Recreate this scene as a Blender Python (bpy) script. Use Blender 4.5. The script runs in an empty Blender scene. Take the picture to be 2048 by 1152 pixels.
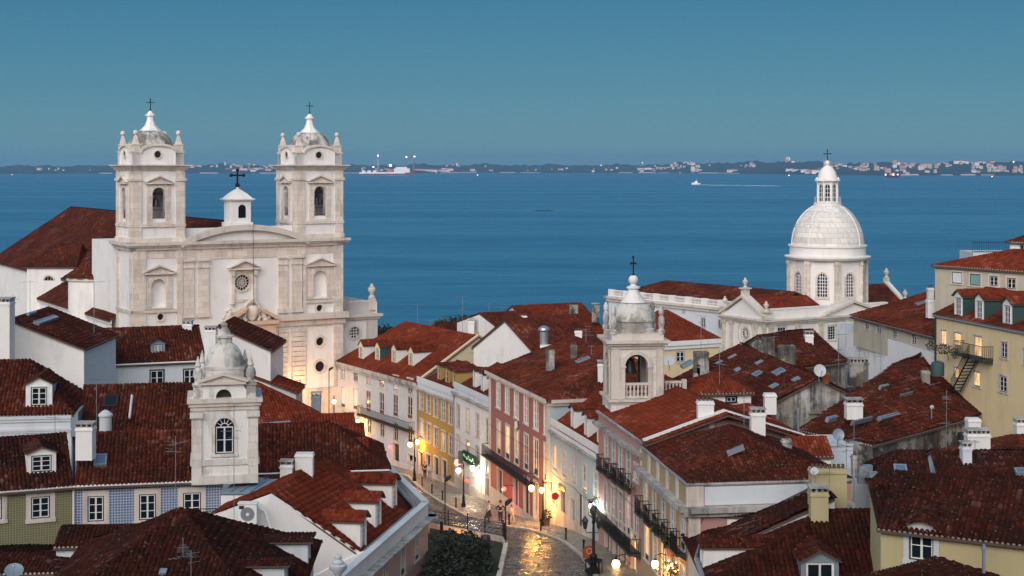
import bpy, math, random
import numpy as np
from mathutils import Vector, Matrix

RNG = random.Random(7)
SC = bpy.context.scene
COL = SC.collection
PI = math.pi

# ------------------------------------------------------------------ camera
F, CX, HY, ZC = 3000.0, 1024.0, 331.0, 40.0      # photo pixels (2048 wide), eye height above the water
cam_d = bpy.data.cameras.new('camera')
cam = bpy.data.objects.new('camera', cam_d)
COL.objects.link(cam)
cam.location = (0, 0, ZC)
cam.rotation_euler = (PI / 2, 0, 0)
cam_d.sensor_width = 36
cam_d.lens = 36 * F / 2048
cam_d.shift_y = (HY - 576) / 2048
cam_d.clip_start = 1
cam_d.clip_end = 60000
SC.camera = cam

# ------------------------------------------------------------------ world, sun, exposure
SUN_EL, SUN_AZ = math.radians(12), math.radians(197)   # azimuth clockwise from +Y: behind the camera
w = bpy.data.worlds.new('World')
SC.world = w
w.use_nodes = True
nt = w.node_tree
nt.nodes.clear()
sky = nt.nodes.new('ShaderNodeTexSky')
sky.sky_type = 'NISHITA'
sky.sun_disc = False
sky.sun_elevation = SUN_EL
sky.sun_rotation = SUN_AZ
sky.altitude = 0
sky.air_density = 1.0
sky.dust_density = 0.3
sky.ozone_density = 4.0
bg = nt.nodes.new('ShaderNodeBackground')
bg.inputs['Strength'].default_value = 0.010
# the blue hour: teal at the horizon, deeper above it, zenith brightened for fill light, the same all round
tc = nt.nodes.new('ShaderNodeTexCoord')
sx = nt.nodes.new('ShaderNodeSeparateXYZ')
nt.links.new(tc.outputs['Generated'], sx.inputs[0])
rp = nt.nodes.new('ShaderNodeValToRGB')
mr = nt.nodes.new('ShaderNodeMapRange')
mr.inputs[1].default_value = -0.1; mr.inputs[2].default_value = 0.9
nt.links.new(sx.outputs[2], mr.inputs[0])
nt.links.new(mr.outputs[0], rp.inputs[0])
els = rp.color_ramp.elements
els.new(.5); els.new(.6); els.new(.7); els.new(.8)
for e, (p, c) in zip(els, [(0, (.07, .20, .27)), (.095, (.115, .285, .345)), (.15, (.058, .225, .335)), (.21, (.026, .165, .290)), (.45, (.13, .27, .40)), (1, (.20, .33, .46))]):
    e.position = p; e.color = (*c, 1)
bg2 = nt.nodes.new('ShaderNodeBackground')
bg2.inputs['Strength'].default_value = 0.66
nt.links.new(rp.outputs[0], bg2.inputs['Color'])
mx = nt.nodes.new('ShaderNodeAddShader')
wo = nt.nodes.new('ShaderNodeOutputWorld')
hs = nt.nodes.new('ShaderNodeHueSaturation')
hs.inputs['Saturation'].default_value = 1.0
nt.links.new(sky.outputs[0], hs.inputs['Color'])
nt.links.new(hs.outputs[0], bg.inputs['Color'])
nt.links.new(bg.outputs[0], mx.inputs[0])
nt.links.new(bg2.outputs[0], mx.inputs[1])
nt.links.new(mx.outputs[0], wo.inputs['Surface'])

sun_d = bpy.data.lights.new('sun', 'SUN')
sun_d.energy = 4.9
sun_d.angle = math.radians(84)
sun_d.color = (1.0, 0.90, 0.84)
sun = bpy.data.objects.new('sun', sun_d)
COL.objects.link(sun)
to_sun = Vector((math.sin(SUN_AZ) * math.cos(SUN_EL), math.cos(SUN_AZ) * math.cos(SUN_EL), math.sin(SUN_EL)))
sun.rotation_euler = (-to_sun).to_track_quat('-Z', 'Y').to_euler()
sun.location = (0, -80, 120)

SC.view_settings.view_transform = 'Standard'
SC.view_settings.look = 'None'
SC.view_settings.exposure = 0.4
SC.view_settings.gamma = 1.0
SC.view_settings.use_curve_mapping = False
SC.cycles.use_denoising = True
SC.cycles.max_bounces = 6
SC.cycles.sample_clamp_indirect = 4

# ------------------------------------------------------------------ pixel -> place
def at(px, py, Y):
    return Vector(((px - CX) * Y / F, Y, ZC - (py - HY) * Y / F))
def zat(px, py, z):
    return at(px, py, F * (ZC - z) / (py - HY))
STREET = [(60, 15.2), (80, 14.4), (95, 13.6), (107, 12.9), (115, 12.0), (128, 9.9), (145, 8.3), (162, 7.4), (178, 6.8), (215, 4.5), (330, .9), (365, -1.0), (430, -4)]
def street_z(Y):
    for (a, za), (b, zb) in zip(STREET, STREET[1:]):
        if Y <= b:
            t = max(0, (Y - a) / (b - a))
            return za + (zb - za) * t
    return STREET[-1][1]
def gnd(px, py, up=0.0):
    lo, hi = 50.0, 400.0
    for _ in range(50):
        m = (lo + hi) / 2
        if at(px, py, m).z > street_z(m) + up: lo = m
        else: hi = m
    return at(px, py, lo)

# ------------------------------------------------------------------ materials
MATS = {}
def _mat(name):
    m = bpy.data.materials.new(name)
    m.use_nodes = True
    n = m.node_tree.nodes
    return m, n, m.node_tree.links, n['Principled BSDF']
def rgb(c): return (c[0], c[1], c[2], 1)
def _noise(n, l, vec, scale, detail=4, rough=.6):
    t = n.new('ShaderNodeTexNoise')
    t.inputs['Scale'].default_value = scale
    t.inputs['Detail'].default_value = detail
    t.inputs['Roughness'].default_value = rough
    l.new(vec, t.inputs['Vector'])
    return t.outputs['Fac']
def _ramp(n, l, fac, stops):
    r = n.new('ShaderNodeValToRGB')
    e = r.color_ramp.elements
    while len(e) < len(stops): e.new(0.5)
    for k, (p, c) in enumerate(stops):
        e[k].position = p
        e[k].color = rgb(c) if not isinstance(c, (int, float)) else (c, c, c, 1)
    l.new(fac, r.inputs['Fac'])
    return r.outputs['Color']
def _mix(n, l, fac, a, b, bt='MIX'):
    m = n.new('ShaderNodeMix')
    m.data_type = 'RGBA'
    m.blend_type = bt
    for s, v in ((0, fac), (6, a), (7, b)):
        if hasattr(v, 'links'): l.new(v, m.inputs[s])
        elif s == 0: m.inputs[s].default_value = v
        else: m.inputs[s].default_value = rgb(v)
    return m.outputs[2]
def _map(n, l, vec, sc, rot=(0, 0, 0)):
    m = n.new('ShaderNodeMapping')
    m.inputs['Scale'].default_value = sc
    m.inputs['Rotation'].default_value = rot
    l.new(vec, m.inputs['Vector'])
    return m.outputs[0]
def _bump(n, l, h, b, strength=.3, dist=.02):
    k = n.new('ShaderNodeBump')
    k.inputs['Strength'].default_value = strength
    k.inputs['Distance'].default_value = dist
    l.new(h, k.inputs['Height'])
    l.new(k.outputs[0], b.inputs['Normal'])

def plain(name, col, rough=.6, metal=0.0, emit=None, estr=0.0, spec=.5):
    if name in MATS: return MATS[name]
    m, n, l, b = _mat(name)
    b.inputs['Base Color'].default_value = rgb(col)
    b.inputs['Roughness'].default_value = rough
    b.inputs['Metallic'].default_value = metal
    b.inputs['Specular IOR Level'].default_value = spec
    if emit:
        b.inputs['Emission Color'].default_value = rgb(emit)
        b.inputs['Emission Strength'].default_value = estr
    elif rough > .25:
        g = n.new('ShaderNodeNewGeometry')
        f = _noise(n, l, g.outputs['Position'], 3.0)
        l.new(_mix(n, l, f, [c * .8 for c in col], [min(1, c * 1.15) for c in col]), b.inputs['Base Color'])
    MATS[name] = m
    return m

def plaster(name, col, dirt=(.22, .19, .15), amt=.5, lo=.52, hi=.78, patch=None, patch_amt=0.0, rough=.9):
    """lime plaster: mottled, with streaks that run down and patches of grime"""
    if name in MATS: return MATS[name]
    m, n, l, b = _mat(name)
    g = n.new('ShaderNodeNewGeometry').outputs['Position']
    base = _mix(n, l, _noise(n, l, g, .7, 5), [c * .9 for c in col], [min(1, c * 1.06) for c in col])
    st = _noise(n, l, _map(n, l, g, (1.6, 1.6, .16)), 1.0, 6, .65)
    bl = _noise(n, l, g, .33, 6, .7)
    mm = n.new('ShaderNodeMath'); mm.operation = 'ADD'; l.new(st, mm.inputs[0]); l.new(bl, mm.inputs[1])
    m2 = n.new('ShaderNodeMath'); m2.operation = 'MULTIPLY'; l.new(mm.outputs[0], m2.inputs[0]); m2.inputs[1].default_value = .5
    f = _ramp(n, l, m2.outputs[0], [(lo, 0.0), (hi, amt)])
    c = _mix(n, l, f, base, dirt)
    if patch:
        pf = _ramp(n, l, _noise(n, l, g, .55, 7, .72), [(.50, 0.0), (.56, patch_amt)])
        pc = _mix(n, l, _noise(n, l, g, 3.0, 5), [k * .6 for k in patch], [min(1, k * 1.3) for k in patch])
        c = _mix(n, l, pf, c, pc)
    l.new(c, b.inputs['Base Color'])
    b.inputs['Roughness'].default_value = rough
    _bump(n, l, _noise(n, l, g, 6.0, 6), b, .35, .02)
    MATS[name] = m
    return m

def stone(name, col, ang=0.0, bw=1.1, bh=.45, mortar=.02, contrast=.5, dirt_lo=.5):
    """limestone ashlar; ang turns the joints to the wall's direction"""
    if name in MATS: return MATS[name]
    m, n, l, b = _mat(name)
    g = n.new('ShaderNodeNewGeometry').outputs['Position']
    r = _map(n, l, g, (1, 1, 1), (0, 0, -ang))
    sp = n.new('ShaderNodeSeparateXYZ'); l.new(r, sp.inputs[0])
    ad = n.new('ShaderNodeMath'); ad.operation = 'ADD'; l.new(sp.outputs[0], ad.inputs[0]); l.new(sp.outputs[1], ad.inputs[1])
    cb = n.new('ShaderNodeCombineXYZ'); l.new(ad.outputs[0], cb.inputs[0]); l.new(sp.outputs[2], cb.inputs[1])
    bt = n.new('ShaderNodeTexBrick')
    bt.inputs['Scale'].default_value = 1.0
    bt.inputs['Brick Width'].default_value = bw
    bt.inputs['Row Height'].default_value = bh
    bt.inputs['Mortar Size'].default_value = mortar
    bt.inputs['Color1'].default_value = rgb([c * 1.08 for c in col])
    bt.inputs['Color2'].default_value = rgb([c * .86 for c in col])
    bt.inputs['Mortar'].default_value = rgb([c * contrast for c in col])
    l.new(cb.outputs[0], bt.inputs['Vector'])
    st = _noise(n, l, _map(n, l, g, (1.3, 1.3, .3)), 1.0, 6, .7)
    f = _ramp(n, l, st, [(dirt_lo, 0.0), (dirt_lo + .25, .55)])
    c = _mix(n, l, f, bt.outputs['Color'], (.25, .2, .14))
    c = _mix(n, l, _ramp(n, l, _noise(n, l, g, 5.0, 6, .7), [(.56, 0.0), (.7, .4)]), c, (.16, .14, .11))
    l.new(c, b.inputs['Base Color'])
    b.inputs['Roughness'].default_value = .85
    _bump(n, l, _noise(n, l, g, 5.0, 6), b, .4, .03)
    MATS[name] = m
    return m

def tiles_mat(name, a, b_, c_, old=(.05, .045, .035), old_amt=.6, lichen=.0, pale=.035):
    """clay tiles: each piece has its own tone (attribute rnd), soot and lichen over the whole"""
    if name in MATS: return MATS[name]
    m, n, l, b = _mat(name)
    at_ = n.new('ShaderNodeAttribute'); at_.attribute_name = 'rnd'
    col = _ramp(n, l, at_.outputs['Fac'], [(0.0, [k * .55 for k in a]), (.22, a), (.6, b_), (.90, c_), (1.0, [min(1, k * 1.2 + pale) for k in c_])])
    g = n.new('ShaderNodeNewGeometry').outputs['Position']
    f = _ramp(n, l, _noise(n, l, g, .45, 7, .75), [(.43, 0.0), (.60, old_amt)])
    col = _mix(n, l, f, col, old)
    f2 = _ramp(n, l, _noise(n, l, g, 7.5, 2, .6), [(.66, 0.0), (.70, lichen)])
    col = _mix(n, l, f2, col, (.40, .36, .30))
    l.new(col, b.inputs['Base Color'])
    b.inputs['Roughness'].default_value = .85
    b.inputs['Specular IOR Level'].default_value = .05
    _bump(n, l, _noise(n, l, g, 14.0, 4), b, .4, .012)
    MATS[name] = m
    return m

def lit_mat(name, col, lo, hi):
    """a lit room behind curtains: brightness varies across the panes"""
    if name in MATS: return MATS[name]
    m, n, l, b = _mat(name)
    g = n.new('ShaderNodeNewGeometry').outputs['Position']
    f = _noise(n, l, _map(n, l, g, (2.2, 2.2, .7)), 1.0, 3, .6)
    r = n.new('ShaderNodeMapRange'); l.new(f, r.inputs[0])
    r.inputs[1].default_value = .35; r.inputs[2].default_value = .7; r.inputs[3].default_value = lo; r.inputs[4].default_value = hi
    l.new(r.outputs[0], b.inputs['Emission Strength'])
    b.inputs['Emission Color'].default_value = rgb(col)
    b.inputs['Base Color'].default_value = (.2, .14, .08, 1)
    b.inputs['Roughness'].default_value = .2
    MATS[name] = m
    return m

def azulejo(name, ground, motif, period, ang=0.0):
    """printed wall tiles, a small repeating flower, flat print"""
    if name in MATS: return MATS[name]
    m, n, l, b = _mat(name)
    g = n.new('ShaderNodeNewGeometry').outputs['Position']
    sp = n.new('ShaderNodeSeparateXYZ'); l.new(_map(n, l, g, (1, 1, 1), (0, 0, -ang)), sp.inputs[0])
    def sn(out, k, fn='SINE'):
        a = n.new('ShaderNodeMath'); a.operation = 'MULTIPLY'; l.new(out, a.inputs[0]); a.inputs[1].default_value = k
        s = n.new('ShaderNodeMath'); s.operation = fn; l.new(a.outputs[0], s.inputs[0]); return s.outputs[0]
    def op(o, x, y):
        a = n.new('ShaderNodeMath'); a.operation = o
        for i, v in enumerate((x, y)):
            if hasattr(v, 'links'): l.new(v, a.inputs[i])
            else: a.inputs[i].default_value = v
        return a.outputs[0]
    k = 2 * PI / period
    x, z = sp.outputs[0], sp.outputs[2]
    p1 = op('MULTIPLY', sn(x, k), sn(z, k))
    p2 = op('MULTIPLY', sn(x, k * 2, 'COSINE'), sn(z, k * 2, 'COSINE'))
    v = op('ADD', op('ABSOLUTE', p1, 0), op('MULTIPLY', p2, .35))
    f = _ramp(n, l, v, [(.36, 0.0), (.44, 1.0)])
    c = _mix(n, l, f, ground, motif)
    c = _mix(n, l, _ramp(n, l, _noise(n, l, g, .8, 5), [(.4, 0.0), (.9, .5)]), c, [q * .6 for q in ground])
    c = _mix(n, l, _ramp(n, l, _noise(n, l, g, 2.0, 5, .7), [(.55, 0.0), (.75, .5)]), c, (.12, .11, .10))
    l.new(c, b.inputs['Base Color'])
    b.inputs['Roughness'].default_value = .45
    MATS[name] = m
    return m

# ------------------------------------------------------------------ mesh building
class Frame:
    """a vertical plane: o origin, u along it (left to right seen from outside), n outward; coordinates (s, d, h)"""
    def __init__(f, o, u, n=None):
        f.o = Vector((o[0], o[1])); f.u = Vector((u[0], u[1])).normalized()
        f.n = Vector((f.u.y, -f.u.x)) if n is None else Vector((n[0], n[1])).normalized()
    def p(f, s, d, h):
        q = f.o + f.u * s + f.n * d
        return Vector((q.x, q.y, h))
    def hit(f, px, py, d=0.0):
        r = Vector(((px - CX) / F, 1.0))
        t = (f.o.dot(f.n) + d) / r.dot(f.n)
        return (r * t - f.o).dot(f.u), ZC - (py - HY) / F * t
    def rect(f, x0, y0, x1, y1, d=0.0):
        a, b = f.hit(x0, y0, d), f.hit(x1, y1, d)
        m = f.hit((x0 + x1) / 2, y0, d)[1], f.hit((x0 + x1) / 2, y1, d)[1]
        return min(a[0], b[0]), max(a[0], b[0]), min(m), max(m)
    def sub(f, s, d=0.0):
        q = f.p(s, d, 0)
        return Frame((q.x, q.y), f.u, f.n)
def frame_pts(a, b): return Frame((a.x, a.y), (b.x - a.x, b.y - a.y))
WORLD = Frame((0, 0), (1, 0), (0, 1))

class MB:
    def __init__(s): s.v, s.f, s.m = [], [], []
    def add(s, vs, fs, mi=0):
        o = len(s.v)
        s.v += [tuple(v) for v in vs]
        s.f += [tuple(o + i for i in f) for f in fs]
        s.m += [mi] * len(fs)
        return s
    def box(s, fr, s0, s1, d0, d1, h0, h1, mi=0):
        P = [fr.p(a, b, c) for c in (h0, h1) for b in (d0, d1) for a in (s0, s1)]
        return s.add(P, [(0, 1, 3, 2), (4, 6, 7, 5), (0, 4, 5, 1), (2, 3, 7, 6), (0, 2, 6, 4), (1, 5, 7, 3)], mi)
    def poly(s, pts, mi=0): return s.add(pts, [tuple(range(len(pts)))], mi)
    def prism(s, fr, pts, d0, d1, mi=0):
        """outline pts (s, h) pushed out from d0 to d1"""
        n = len(pts)
        P = [fr.p(a, d1, h) for a, h in pts] + [fr.p(a, d0, h) for a, h in pts]
        fs = [tuple(range(n)), tuple(range(2 * n - 1, n - 1, -1))] + [(i, i + n, (i + 1) % n + n, (i + 1) % n) for i in range(n)]
        return s.add(P, fs, mi)
    def strip(s, fr, inner, outer, d0, d1, mi=0, closed=False):
        """band between two outlines of equal length, pushed out d0..d1"""
        n = len(inner)
        P = [fr.p(x, d1, h) for x, h in inner] + [fr.p(x, d1, h) for x, h in outer] + [fr.p(x, d0, h) for x, h in inner] + [fr.p(x, d0, h) for x, h in outer]
        fs = []
        for i in range(n if closed else n - 1):
            j = (i + 1) % n
            fs += [(i, n + i, n + j, j), (2 * n + i, 2 * n + j, 3 * n + j, 3 * n + i), (i, j, 2 * n + j, 2 * n + i), (n + i, 3 * n + i, 3 * n + j, n + j)]
        if not closed:
            for i in (0, n - 1): fs.append((i, n + i, 3 * n + i, 2 * n + i))
        return s.add(P, fs, mi)
    def disc(s, fr, cs, ch, r, d, n=20, mi=0, ry=None):
        ry = ry or r
        return s.poly([fr.p(cs + r * math.cos(2 * PI * i / n), d, ch + ry * math.sin(2 * PI * i / n)) for i in range(n)], mi)
    def ring(s, fr, cs, ch, r0, r1, d0, d1, n=20, a0=0, a1=2 * PI, mi=0, k=1.0):
        full = abs(a1 - a0 - 2 * PI) < 1e-6
        m = n if full else n + 1
        A = [a0 + (a1 - a0) * i / n for i in range(m)]
        return s.strip(fr, [(cs + r0 * math.cos(t), ch + r0 * k * math.sin(t)) for t in A], [(cs + r1 * math.cos(t), ch + r1 * k * math.sin(t)) for t in A], d0, d1, mi, full)
    def lathe(s, c, prof, n=16, rot=0.0, mi=0, cap=True, k=1.0, a1=2 * PI):
        P, fs = [], []
        full = abs(a1 - 2 * PI) < 1e-6
        m = n if full else n + 1
        for r, z in prof:
            for i in range(m):
                t = rot + a1 * i / n
                P.append((c[0] + r * math.cos(t), c[1] + r * k * math.sin(t), c[2] + z))
        for j in range(len(prof) - 1):
            for i in range(n):
                a, b = j * m + i, j * m + (i + 1) % m
                fs.append((a, b, b + m, a + m))
        if cap:
            fs.append(tuple(range(m))[::-1]); fs.append(tuple(range((len(prof) - 1) * m, len(prof) * m)))
        return s.add(P, fs, mi)
    def ball(s, c, r, n=10, mi=0):
        h = max(4, n // 2)
        return s.lathe(c, [(max(r * math.sin(PI * j / h), r * .02), -r * math.cos(PI * j / h)) for j in range(h + 1)], n, 0, mi)
    def tube(s, pts, r, n=6, mi=0):
        pts = [Vector(p) for p in pts]
        P, fs = [], []
        for i, p in enumerate(pts):
            t = (pts[min(i + 1, len(pts) - 1)] - pts[max(i - 1, 0)]).normalized()
            x = t.cross(Vector((0, 0, 1)) if abs(t.z) < .9 else Vector((1, 0, 0))).normalized()
            y = t.cross(x)
            rr = r[i] if isinstance(r, (list, tuple)) else r
            P += [p + x * (rr * math.cos(2 * PI * k / n)) + y * (rr * math.sin(2 * PI * k / n)) for k in range(n)]
        for i in range(len(pts) - 1):
            fs += [(i * n + k, i * n + (k + 1) % n, (i + 1) * n + (k + 1) % n, (i + 1) * n + k) for k in range(n)]
        fs += [tuple(range(n))[::-1], tuple(range((len(pts) - 1) * n, len(pts) * n))]
        return s.add(P, fs, mi)
    def wall(s, fr, s0, s1, h0, h1, holes=(), d=0.0, mi=0):
        """a wall sheet with rectangular openings"""
        S = sorted({s0, s1, *[min(max(k, s0), s1) for q in holes for k in q[:2]]})
        H = sorted({h0, h1, *[min(max(k, h0), h1) for q in holes for k in q[2:4]]})
        for a, b in zip(S, S[1:]):
            for c, e in zip(H, H[1:]):
                ms, mh = (a + b) / 2, (c + e) / 2
                if any(q[0] < ms < q[1] and q[2] < mh < q[3] for q in holes): continue
                s.poly([fr.p(a, d, c), fr.p(b, d, c), fr.p(b, d, e), fr.p(a, d, e)], mi)
        return s
    def build(s, name, mats, parent=None, smooth=False, origin=None):
        me = bpy.data.meshes.new(name)
        o = bpy.data.objects.new(name, me)
        off = Vector((0, 0, 0))
        if parent is not None:
            r = parent
            while r.parent: r = r.parent
            off = r.location.copy()
            o.parent = parent
        elif origin is not None:
            off = Vector(origin); o.location = off
        elif s.v:
            a = np.array(s.v)
            off = Vector((float(a[:, 0].mean()), float(a[:, 1].mean()), float(a[:, 2].min()))); o.location = off
        me.from_pydata([(v[0] - off.x, v[1] - off.y, v[2] - off.z) for v in s.v], [], s.f)
        if not isinstance(mats, (list, tuple)): mats = [mats]
        for k in mats: me.materials.append(k)
        if len(mats) > 1: me.polygons.foreach_set('material_index', s.m)
        if smooth:
            me.polygons.foreach_set('use_smooth', [True] * len(s.f))
            try: me.set_sharp_from_angle(angle=math.radians(40))
            except Exception: pass
        me.update()
        COL.objects.link(o)
        return o

def tag(o, label=None, cat=None, group=None, kind=None):
    if label: o['label'] = label
    if cat: o['category'] = cat
    if group: o['group'] = group
    if kind: o['kind'] = kind
    return o
def thing(name, label, cat, loc, group=None):
    o = bpy.data.objects.new(name, None)
    o.empty_display_size = .5
    COL.objects.link(o)
    o.location = loc
    return tag(o, label, cat, group)
def copy_tree(o, parent=None):
    c = o.copy(); COL.objects.link(c)
    if parent is not None: c.parent = parent
    for ch in list(o.children): copy_tree(ch, c)
    return c
# ------------------------------------------------------------------ materials in use
M = dict(
    white=plaster('white_plaster', (.78, .76, .73), amt=.45),
    cool=plaster('cool_white_plaster', (.62, .65, .68), amt=.45),
    dull=plaster('dull_yellow_plaster', (.46, .39, .21), amt=.5),
    greyw=plaster('grey_white_plaster', (.52, .54, .56), amt=.6),
    cream=plaster('cream_plaster', (.68, .58, .38), amt=.4),
    yellow=plaster('pale_yellow_plaster', (.74, .58, .33), amt=.45),
    ochre=plaster('ochre_plaster', (.40, .30, .17), amt=.6),
    gold=plaster('golden_yellow_plaster', (.39, .255, .07), amt=.6),
    pink=plaster('pink_plaster', (.45, .24, .21), amt=.65),
    red=plaster('dull_red_plaster', (.34, .13, .115), amt=.5),
    aqua=plaster('pale_aqua_plaster', (.42, .52, .53), amt=.55),
    beige=plaster('worn_beige_plaster', (.52, .47, .36), amt=.75, lo=.45),
    worn=plaster('decayed_grey_plaster', (.50, .49, .46), dirt=(.06, .055, .05), amt=.95, lo=.43, hi=.54, patch=(.24, .21, .16), patch_amt=.7),
    ruin=plaster('blackened_ruined_plaster', (.16, .145, .12), dirt=(.03, .028, .024), amt=.9, lo=.42, hi=.56, patch=(.40, .38, .35), patch_amt=.75),
    whitewall=plaster('streaked_white_plaster', (.82, .81, .80), dirt=(.22, .20, .19), amt=.55, lo=.52, hi=.68),
    lime=stone('pale_limestone', (.71, .62, .54), math.radians(31), 1.2, .62, .016, .72, .5),
    lime0=stone('pale_limestone_blocks', (.62, .54, .45), 0.0, 1.0, .5, .016, .55),
    trim=plaster('limestone_trim', (.63, .56, .49), dirt=(.14, .12, .10), amt=.7, lo=.49, hi=.70),
    cornice=plaster('grey_stone_cornice', (.48, .46, .43), dirt=(.07, .065, .06), amt=.9, lo=.44, hi=.64),
    lead=plain('lead_flashing', (.26, .31, .36), .5, .3),
    iron=plain('black_iron', (.010, .010, .012), .6, .0, spec=.25),
    metal=plain('galvanised_metal', (.42, .45, .48), .4, .7),
    aerial=plain('weathered_aluminium', (.30, .31, .33), .5, .6),
    paint=plain('white_paint', (.78, .78, .77), .45),
    dgreen=plain('dark_green_paint', (.02, .04, .03), .5),
    brown=plain('brown_wood', (.10, .05, .03), .6),
    black=plain('black_paint', (.02, .02, .022), .5),
    glass=plain('dark_window_glass', (.010, .014, .020), .12, spec=.12),
    dim=plain('curtained_window', (.30, .32, .34), .2),
    dusk=plain('half_drawn_curtain', (.07, .075, .085), .15),
    slab=plain('dark_balcony_slab', (.045, .043, .042), .8),
    shut=plain('white_shutter', (.66, .67, .68), .6),
    gshut=plain('faded_green_shutter', (.20, .34, .32), .6),
    lit=lit_mat('lit_window', (1.0, .50, .16), .35, 1.7),
    litsoft=lit_mat('softly_lit_window', (1.0, .60, .30), .02, .55),
    hole=plain('dark_interior', (.012, .010, .009), .95),
    teal=plain('dark_green_slate', (.03, .07, .065), .7),
)
T = dict(
    dark=tiles_mat('old_dark_clay_tile', (.062, .013, .007), (.085, .018, .009), (.125, .032, .018), (.028, .013, .009), .65, .5),
    mid=tiles_mat('worn_clay_tile', (.100, .020, .009), (.130, .026, .012), (.17, .042, .022), (.030, .015, .010), .65, .4),
    red=tiles_mat('clean_red_clay_tile', (.150, .026, .011), (.185, .033, .014), (.22, .048, .023), (.055, .018, .011), .45, .05, .03),
    deep=tiles_mat('foreground_dim_clay_tile', (.038, .009, .0055), (.050, .012, .007), (.075, .021, .013), (.020, .011, .008), .8, .4),  # darker clay tile: dimness of the foreground is put into the colour
    fresh=tiles_mat('new_orange_clay_tile', (.32, .085, .040), (.38, .105, .05), (.42, .13, .065), (.20, .06, .035), .35, .03),
)
MORTAR = plain('pale_mortar', (.50, .46, .40), .9)
SLAB = plain('roof_underside', (.10, .06, .045), .9)

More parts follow.
